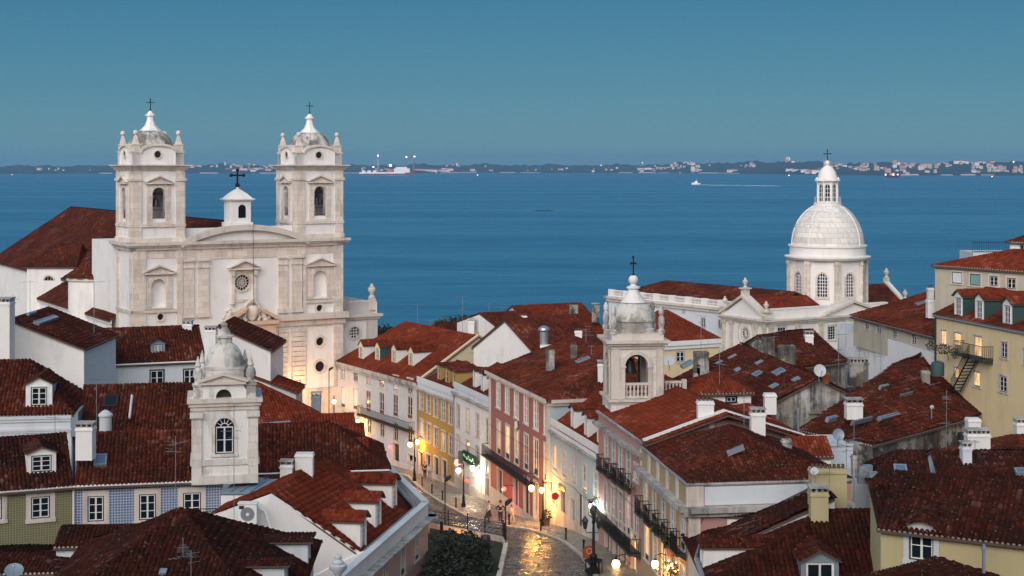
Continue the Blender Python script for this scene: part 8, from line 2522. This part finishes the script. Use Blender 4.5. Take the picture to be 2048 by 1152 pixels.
# ------------------------------------------------------------------ people on the pavement
SKIN = plain('skin', (.42, .24, .17), .6)
def skinned(name, verts, edges, mat, parent, sub=1):
    me = bpy.data.meshes.new(name)
    r = parent
    while r.parent: r = r.parent
    me.from_pydata([tuple(Vector(v[:3]) - r.location) for v in verts], edges, [])
    o = bpy.data.objects.new(name, me); COL.objects.link(o); o.parent = parent
    m = o.modifiers.new('skin', 'SKIN'); m.use_smooth_shade = True
    for k, v in enumerate(me.skin_vertices[0].data):
        v.radius = (verts[k][3], verts[k][4] if len(verts[k]) > 4 else verts[k][3]); v.use_root = (k == 0)
    s = o.modifiers.new('sub', 'SUBSURF'); s.levels = sub; s.render_levels = sub
    me.materials.append(mat)
    return o
def person(px, py, label, face, stride=.0, top=(.02, .02, .02), leg=(.02, .02, .025), hair=(.02, .015, .01), height=1.72, arms='down', skirt=False, hat=False, bag=False):
    """standing or walking figure; face = heading in plan (radians), stride = half step in metres"""
    base = gnd(px, py, .125)
    k = height / 1.72
    t = thing('person', label, 'person', base)
    fx, fy = math.cos(face), math.sin(face); sx, sy = -fy, fx
    def P(f, s, z, r, r2=None):
        v = base + Vector((fx * f + sx * s, fy * f + sy * s, z)) * k
        return (v.x, v.y, v.z, r * k, (r2 or r) * k)
    st = stride
    hand = {'down': [(.02, .27, 1.12), (.08, .28, .86)], 'hips': [(-.05, .40, 1.18), (.06, .24, 1.02)], 'swing': [(.0, .25, 1.14), (.18, .24, .95)]}[arms]
    V = [P(0, 0, .96, .125, .10), P(0, 0, 1.2, .125, .09), P(0, 0, 1.38, .135, .085), P(.01, 0, 1.49, .05), P(.02, 0, 1.57, .075), P(.03, 0, 1.66, .08), P(.02, 0, 1.72, .04)]
    Ed = [(0, 1), (1, 2), (2, 3), (3, 4), (4, 5), (5, 6)]
    for sg in (-1, 1):
        n = len(V)
        V += [P(0, sg * .17, 1.40, .058), P(hand[0][0] * (1 if sg > 0 else -1 if arms == 'swing' else 1), sg * hand[0][1], hand[0][2], .042), P(hand[1][0] * (sg if arms == 'swing' else 1), sg * hand[1][1], hand[1][2], .032), P(hand[1][0] * (sg if arms == 'swing' else 1) + .02, sg * (hand[1][1] - .01), hand[1][2] - .12, .03)]
        Ed += [(2, n), (n, n + 1), (n + 1, n + 2), (n + 2, n + 3)]
        n = len(V)
        V += [P(0, sg * .09, .88, .092), P(st * sg * .6 + .03, sg * .1, .5, .062), P(st * sg - .02, sg * .1, .09, .045), P(st * sg + .14, sg * .11, .035, .035)]
        Ed += [(0, n), (n, n + 1), (n + 1, n + 2), (n + 2, n + 3)]
    body = skinned('body', V, Ed, SKIN, t)
    tm = plain('cloth_%d_%d_%d' % tuple(int(c * 99) for c in top), top, .85); lm = plain('cloth_%d_%d_%d' % tuple(int(c * 99) for c in leg), leg, .85)
    def grow(i, f=1.14): return V[i][:3] + (V[i][3] * f + .006, V[i][4] * f + .006)
    i0 = 7
    cv = [grow(0, 1.25), grow(1, 1.2), grow(2, 1.15)] + [grow(7), grow(8), grow(9), grow(15), grow(16), grow(17)]
    skinned('jacket', cv, [(0, 1), (1, 2), (2, 3), (3, 4), (4, 5), (2, 6), (6, 7), (7, 8)], tm, t)
    if skirt:
        b = MB(); b.lathe(tuple(base), [(.27 * k, .48 * k), (.2 * k, .8 * k), (.15 * k, 1.0 * k)], 12); b.build('skirt', lm, t, True)
    else:
        cv = [grow(0), grow(11), grow(12), grow(13), grow(19), grow(20), grow(21)]
        skinned('trousers', cv, [(0, 1), (1, 2), (2, 3), (0, 4), (4, 5), (5, 6)], lm, t)
    for q in (14, 22):
        b = MB(); c = Vector(V[q][:3]); b.ball(c - Vector((fx, fy, 0)) * .06 * k, .065 * k, 7); b.ball(c + Vector((fx, fy, 0)) * .03 * k, .05 * k, 7); b.build('shoe', M['black'], t, True)
    hm = plain('hair_%d' % int(hair[0] * 100), hair, .7)
    c = base + Vector((fx * .0, fy * .0, 1.665)) * k
    b = MB(); b.lathe((c.x - fx * .02, c.y - fy * .02, c.z - .03 * k), [(.088 * k, -.04 * k), (.095 * k, .02 * k), (.08 * k, .08 * k), (.03 * k, .115 * k)], 10); b.build('hair', hm, t, True)
    if hat:
        b = MB(); b.lathe((c.x, c.y, c.z + .05 * k), [(.17 * k, 0), (.17 * k, .015), (.1 * k, .02), (.09 * k, .12 * k), (.05 * k, .14 * k)], 12); b.build('hat', M['black'], t, True)
    if bag:
        b = MB(); q = Vector(V[18][:3]); fr = Frame((q.x, q.y), (fx, fy)); b.box(fr, -.16, .16, -.06, .06, q.z - .42, q.z - .12); b.tube([q + Vector((fx * -.1, fy * -.1, -.12)), q, q + Vector((fx * .1, fy * .1, -.12))], .012, 4)
        o = b.build('bag', plain('leather_bag', (.05, .03, .02), .5), None, origin=(q.x, q.y, q.z - .42)); tag(o, 'dark hand bag carried by the walker in the pale top', 'bag')
    return t
person(977, 1044, 'person in a pale top and dark skirt walking with a bag on the pavement', math.radians(200), .16, (.62, .58, .54), (.03, .03, .035), arms='swing', skirt=True, bag=True)
person(1001, 1046, 'person in dark clothes and a hat standing hands on hips', math.radians(260), .05, (.02, .02, .022), (.02, .02, .025), arms='hips', hat=True)
person(1024, 1047, 'person in light clothes walking beside the one with the hat', math.radians(330), .18, (.55, .42, .30), (.45, .36, .28), height=1.5, arms='swing')
person(850, 957, 'person in dark clothes standing up the street by a doorway', math.radians(250), .03, (.03, .03, .04), (.02, .02, .02))
person(859, 961, 'person in a white shirt up the street beside the one in dark clothes', math.radians(300), .12, (.66, .62, .58), (.30, .28, .26), arms='swing')

# ------------------------------------------------------------------ aerials and dishes on the roofs
def aerial(px, y0, y1, Y, label, arms=((0, 1.0, 6),), yaw=.4):
    a, c = at(px, y1, Y), at(px, y0, Y)
    t = thing('tv_aerial', label, 'aerial', a, 'tv aerials on the roofs')
    b = MB(); b.tube([a - Vector((0, 0, .8)), c], .022, 5); b.build('mast', M['aerial'], t)
    for dz, L, n in arms:
        b = MB(); u = Vector((math.cos(yaw), math.sin(yaw), 0)); v = Vector((-u.y, u.x, 0)); o = c - Vector((0, 0, dz + .08))
        b.tube([o - u * L * .35, o + u * L * .65], .014, 4)
        for k in range(n):
            q = o + u * L * (-.33 + k / max(1, n - 1) * .95); w_ = .32 - .025 * k
            b.tube([q - v * w_ - Vector((0, 0, .0)), q + v * w_], .008, 3)
        if n > 4:
            q = o - u * L * .36; b.tube([q + v * .3 + Vector((0, 0, .22)), q - v * .3 + Vector((0, 0, .22))], .01, 3); b.tube([q + v * .3 - Vector((0, 0, .22)), q - v * .3 - Vector((0, 0, .22))], .01, 3)
        b.build('aerial_arm', M['aerial'], t)
        yaw += 1.9
    return t
AE = [(188, 562, 668, 118, 'tall thin aerial in front of the round church chapel', ((0, 1.3, 5),)), (193, 728, 862, 102, 'tall aerial on the roof before the white house with two dormers', ((0, 1.2, 6), (1.0, 1.0, 5))),
      (351, 872, 968, 93, 'aerial at the eave of the blue tiled house', ((.4, 1.6, 7), (.9, 1.0, 5))), (468, 806, 1010, 90.2, 'very tall aerial standing before the small bell tower', ((.1, 1.6, 7), (1.6, 1.2, 6), (2.0, .9, 4))),
      (366, 1075, 1152, 74, 'aerial on the nearest dark hipped roof', ((.5, 1.5, 7), (.9, 1.1, 5))), (382, 1100, 1152, 72, 'second aerial beside the one on the nearest dark hipped roof', ((.2, 1.0, 5),)),
      (835, 608, 660, 178, 'thin aerial above the long red roof of the white townhouse', ((0, 1.6, 5),)), (861, 640, 668, 178, 'short aerial on the ridge of the long red roof', ((0, 1.2, 4),)), (925, 592, 668, 172, 'tall aerial beside the white gable house', ((0, 1.6, 6), (1.5, 1.2, 5))),
      (978, 605, 640, 172, 'aerial on the white gable house between its chimneys', ((0, 1.5, 6),)), (1003, 612, 640, 173, 'thin aerial behind the white gable house', ((0, 1.2, 5),)), (1172, 655, 705, 135, 'aerial on the old red roof beside the bell tower', ((.1, 1.5, 6), (.6, 1.0, 5))),
      (1183, 690, 712, 130, 'short aerial on the roof ridge of the red townhouse', ((0, 1.0, 4),)), (1439, 700, 785, 107, 'tall aerial behind the small white house with the wide window', ((.9, 1.2, 6),)), (1488, 777, 880, 95, 'tall aerial by the white chimney of the red roof', ((1.8, .9, 4),)),
      (1402, 630, 690, 160, 'aerial on the yellow house with the white cornice', ((0, 1.4, 6), (.7, 1.0, 4))), (1641, 760, 830, 112, 'aerial on the crumbling gable', ((.2, 1.0, 5),)), (1677, 660, 770, 120, 'tall aerial before the corner of the streaked white wall', ((.3, 1.3, 5), (1.5, 1.1, 5), (2.3, .9, 4))),
      (1762, 652, 740, 121, 'tall aerial before the middle of the streaked white wall', ((.0, .8, 3), (2.4, .9, 4))), (1719, 700, 722, 118, 'short aerial on the chimney before the streaked white wall', ((0, 1.2, 5),)), (1893, 780, 900, 103, 'tall aerial on the blackened wall', ((.5, 1.3, 6), (2.2, .8, 4))),
      (1708, 840, 980, 91, 'reddish tall aerial mast behind the yellow chimney', ((1.2, .9, 5),)), (1693, 880, 935, 96, 'aerial on the flat roofed white house', ((.3, 1.2, 6), (.6, 1.0, 4))), (1659, 935, 1000, 81, 'thin aerial on the yellow chimney', ((.2, .5, 3),)),
      (110, 830, 868, 100, 'aerial before the moulded white parapet', ((.1, 1.0, 5),)), (26, 590, 640, 130, 'aerial beside the tall white chimney at the left edge', ((.3, 1.3, 5),)), (60, 560, 615, 150, 'thin aerial before the white chapel wall', ((.1, 1.2, 5),)), (1548, 672, 700, 127, 'short aerial on the dark chimney stack', ((.0, 1.2, 5),)), (394, 825, 860, 100, 'aerial on the roof beside the small bell tower', ((.2, 1.4, 5),)), (1950, 880, 905, 96.5, 'small aerial fixed to the white chimney', ((0, .8, 4),)), (1290, 595, 640, 170, 'aerial behind the bell tower dome', ((0, 1.0, 5),))]
for i, (px, y0, y1, Y, lb, ar) in enumerate(AE): aerial(px, y0, y1, Y, lb, ar, .3 + .37 * i)
def dish(px, py, Y, r, label, yaw=-.35, tilt=.35, mat=None, pole=.8):
    c = at(px, py, Y)
    t = thing('satellite_dish', label, 'satellite dish', c - Vector((0, 0, pole)), 'satellite dishes on the roofs')
    n = Vector((math.sin(yaw), -math.cos(yaw), tilt)).normalized(); x = n.cross(Vector((0, 0, 1))).normalized(); y = x.cross(n)
    b = MB(); m = 20
    for j, (rr, d) in enumerate(((.02, -.16), (.35, -.14), (.7, -.08), (1, 0))):
        for i in range(m): b.v.append(tuple(c + (x * math.cos(2 * PI * i / m) + y * math.sin(2 * PI * i / m)) * r * rr + n * r * d * 1.3))
    for j in range(3):
        for i in range(m): b.f.append((j * m + i, j * m + (i + 1) % m, (j + 1) * m + (i + 1) % m, (j + 1) * m + i)); b.m.append(0)
    b.f.append(tuple(range(m))); b.m.append(0)
    b.build('dish', mat or M['greyw'], t, True)
    b = MB(); b.tube([c - n * r * .25, c - n * r * .5 - Vector((0, 0, .2)), c - n * r * .5 - Vector((0, 0, pole))], .035, 6); b.build('mount', M['metal'], t)
    b = MB(); b.tube([c - y * r * .95, c + n * r * .9 - y * r * .3], .018, 5); b.ball(c + n * r * .9 - y * r * .3, .06, 6); b.build('feed_arm', M['metal'], t)
dish(1338, 720, 118, .44, 'pale satellite dish just beside the balustraded bell tower', -.2)
dish(1640, 741, 111, .47, 'large pale satellite dish on top of the crumbling gable', .15)
dish(1677, 869, 95, .38, 'blue grey satellite dish on the flat roofed white house', .1, .3, M['lead'])
dish(1629, 942, 81, .22, 'small white satellite dish on the yellow chimney', -.5)
dish(1864, 814, 104, .14, 'tiny white satellite dish on the edge of the blackened wall', .1)
dish(28, 1140, 80, .5, 'satellite dish tilted to the sky in the bottom left corner', .3, 1.6, M['lead'])
# rooftop clutter: air conditioners and a tank by the yellow chimney
def ac_box(px, py, Y, label, w=.42):
    c = at(px, py, Y); t = thing('air_conditioner', label, 'air conditioner', c); fr = Frame((c.x, c.y), (1, .1)); b = MB(); b.box(fr, -w, w, -.4, 0, c.z, c.z + .8); b.build('casing', M['metal'], t); b = MB(); b.ring(fr, -.1, c.z + .4, .1, .32, .001, .03, 16); b.ring(fr, -.1, c.z + .4, .18, .2, .03, .04, 12); b.build('fan_grille', M['lead'], t)
    MB().box(fr, -w, w, -.4, 0, c.z - .3, c.z - .01).build('stand', M['metal'], t)
ac_box(1732, 958, 90, 'grey air conditioner on the flat roof behind the yellow chimney'); ac_box(1752, 972, 89, 'air conditioner lower down beside the blue skylight roof', .4)
c = at(1875, 735, 112); t = thing('water_tank', 'dark green water tank behind the ridge of the wide dark roof', 'tank', c); b = MB(); b.lathe(c - Vector((0, 0, .6)), [(.5, 0), (.5, .8), (.4, 1.0), (.1, 1.1)], 14); b.build('tank_body', M['teal'], t, True)
c = at(1652, 758, 112); t = thing('clay_pot', 'orange clay pot beside the large satellite dish', 'pot', c); b = MB(); b.lathe(c - Vector((0, 0, .35)), [(.25, 0), (.36, .6), (.4, .65), (.4, .75)], 12); b.build('pot_body', plain('orange_clay', (.32, .10, .04), .8), t, True)

# ------------------------------------------------------------------ boats on the water
def wp(px, py): return at(px, py, F * ZC / (py - HY))
c = wp(774, 350); Ys = c.y; k = Ys / F
ship = thing('cargo_ship', 'white and red cargo ship with tall masts lying off the far shore', 'ship', Vector((c.x, c.y, 0)))
sx_ = lambda px: (px - CX) * k
sz_ = lambda py: ZC - (py - HY) * k
fr = Frame((0, Ys), (1, 0))
hull = MB()
L0, L1_ = sx_(718), sx_(832)
secs = [(L0 - 4, 2, 13), (L0 + 8, 9, 12), (L0 + 60, 14, 10), (L1_ - 40, 14, 10), (L1_ - 5, 10, 11), (L1_, 6, 12)]
for x, w_, h_ in secs: hull.v += [(x, Ys - w_ * .7, -1), (x, Ys - w_, h_), (x, Ys + w_, h_), (x, Ys + w_ * .7, -1)]
for i in range(len(secs) - 1):
    for j in range(4): hull.f.append((i * 4 + j, i * 4 + (j + 1) % 4, i * 4 + 4 + (j + 1) % 4, i * 4 + 4 + j)); hull.m.append(0)
hull.f += [(0, 1, 2, 3), (20, 21, 22, 23)]; hull.m += [0, 0]
hull.build('hull', plain('ship_hull', (.20, .07, .06), .5), ship)
MB().box(fr, L0 + 2, sx_(810), 14.2, 14.6, 6, 12).build('bulwark', M['paint'], ship)
MB().box(fr, sx_(788), sx_(820), -8, 9, 10, sz_(337)).box(fr, sx_(792), sx_(814), -6, 8, sz_(337), sz_(334)).build('superstructure', plain('ship_white', (.75, .72, .70), .5), ship)
MB().box(fr, sx_(774), sx_(786), -6, 7, 10, sz_(339)).build('deck_house', plain('ship_red', (.50, .10, .07), .5), ship)
for a in (724, 735, 746): MB().box(fr, sx_(a), sx_(a + 7), -8, 8, 10, sz_(341)).build('hatch', plain('ship_white', (.75, .72, .70), .5), ship)
def mast(px, y0, x2=None, mat=None):
    b = MB(); b.tube([(sx_(px), Ys, 10), (sx_(px if x2 is None else x2), Ys, sz_(y0))], 1.3, 5); b.tube([(sx_(px) - 5, Ys, 10), (sx_(px if x2 is None else x2), Ys, sz_(y0))], .6, 4); b.tube([(sx_(px) + 5, Ys, 10), (sx_(px if x2 is None else x2), Ys, sz_(y0))], .6, 4); b.build('mast', mat or plain('ship_mast', (.45, .38, .36), .6), ship)
mast(756, 312); mast(808, 314, 813, plain('ship_crane', (.28, .09, .09), .6)); mast(826, 313, 829, plain('ship_crane', (.28, .09, .09), .6))
for px, py in ((756, 311), (781, 331), (813, 314), (829, 313), (747, 334)):
    b = MB(); b.ball((sx_(px), Ys - 3, sz_(py)), 3.2 if py != 331 else 5, 8); b.build('deck_light', LAMPMAT[2], ship)
c = wp(1392, 369); k2 = c.y / F
bo = thing('motor_boat', 'small white motor boat trailing a long white wake', 'boat', c)
def hullmesh(parent, c, L, w_, h_, mat, name='hull'):
    b = MB(); S_ = [(-.5, .55, .9), (-.3, .9, .95), (.1, 1, 1), (.35, .7, 1.15), (.5, .05, 1.35)]
    for x, ww, hh in S_: b.v += [(c.x - x * L, c.y - w_ * ww * .6, -.3), (c.x - x * L, c.y - w_ * ww, h_ * hh), (c.x - x * L, c.y + w_ * ww, h_ * hh), (c.x - x * L, c.y + w_ * ww * .6, -.3)]
    for i in range(4):
        for j in range(4): b.f.append((i * 4 + j, i * 4 + (j + 1) % 4, i * 4 + 4 + (j + 1) % 4, i * 4 + 4 + j)); b.m.append(0)
    b.f += [(0, 1, 2, 3), (16, 17, 18, 19)]; b.m += [0, 0]
    return b.build(name, mat, parent)
hullmesh(bo, c, 18, 2.6, 3.2, M['paint'])
MB().box(Frame((c.x - 3, c.y), (1, 0)), 0, 6, -1.6, 1.6, 3, 7).build('cabin', M['paint'], bo)
b = MB(); b.tube([(c.x + 1, c.y, 3), (c.x + 1, c.y, 11)], .4, 5); b.build('mast', M['paint'], bo)
wk = MB(); a_ = wp(1403, 370); e_ = wp(1560, 372.2); n = 40
rw = random.Random(8)
for i in range(n):
    t0 = i / n; q = a_ + (e_ - a_) * t0; w_ = 4 + 10 * t0 * rw.uniform(.3, 1)
    if rw.random() < .25 and t0 > .3: continue
    L_ = (e_ - a_).length / n * rw.uniform(.5, 1.0)
    d = (e_ - a_).normalized()
    wk.box(Frame((q.x, q.y), (d.x, d.y)), 0, L_, -w_, w_, .05, .45)
tag(wk.build('boat_wake', plain('white_foam', (.6, .65, .68), .8)), kind='stuff')
c = wp(1783, 356); tg = thing('tug_boat', 'dark harbour tug with lights off the right shore', 'boat', c)
hullmesh(tg, c, 46, 6, 8, plain('tug_hull', (.03, .03, .05), .5)); MB().box(Frame((c.x - 6, c.y), (1, 0)), 0, 16, -3, 3, 7, 17).build('cabin', plain('tug_cabin', (.45, .22, .20), .6), tg)
b = MB(); b.tube([(c.x, c.y, 8), (c.x, c.y, 24)], .7, 5); b.build('mast', M['iron'], tg)
for dx, m_ in ((-20, LAMPMAT[2]), (19, LAMPMAT[1]), (5, LAMPMAT[0])): b = MB(); b.ball((c.x + dx, c.y - 4, 11), 2.2, 7); b.build('deck_light', m_, tg)
c = wp(1088, 422); rb = thing('rowing_boat', 'long thin dark rowing boat alone on the water', 'boat', c)
hullmesh(rb, c, 17, .5, .5, M['black'])
b = MB()
for i in range(5): b.ball((c.x - 5 + 2.4 * i, c.y, .8), .4, 6)
b.build('rowers', M['iron'], rb)['kind'] = 'stuff'
# lit doorway of the domed church
s, h = FA.hit(1494, 697); t = MB().box(FA, s - .8, s + .8, .02, .06, h - 2.5, h + .5); t.build('lit_doorway', M['lit'], dc)

# cables sagging along the fronts
for Hh, dz in ((TA, 5.2), (B, 3.4), (C_, 4.6), (D_, 4.9), (E, 3.3), (F_, 4.4), (G_, 4.0)):
    b = MB(); n = 10; b.tube([Hh.f.p(Hh.W * i / n, .09, Hh.ze - dz - .12 * math.sin(PI * (i % 5) / 5)) for i in range(n + 1)], .018, 3); b.build('cable', M['black'], Hh.root)
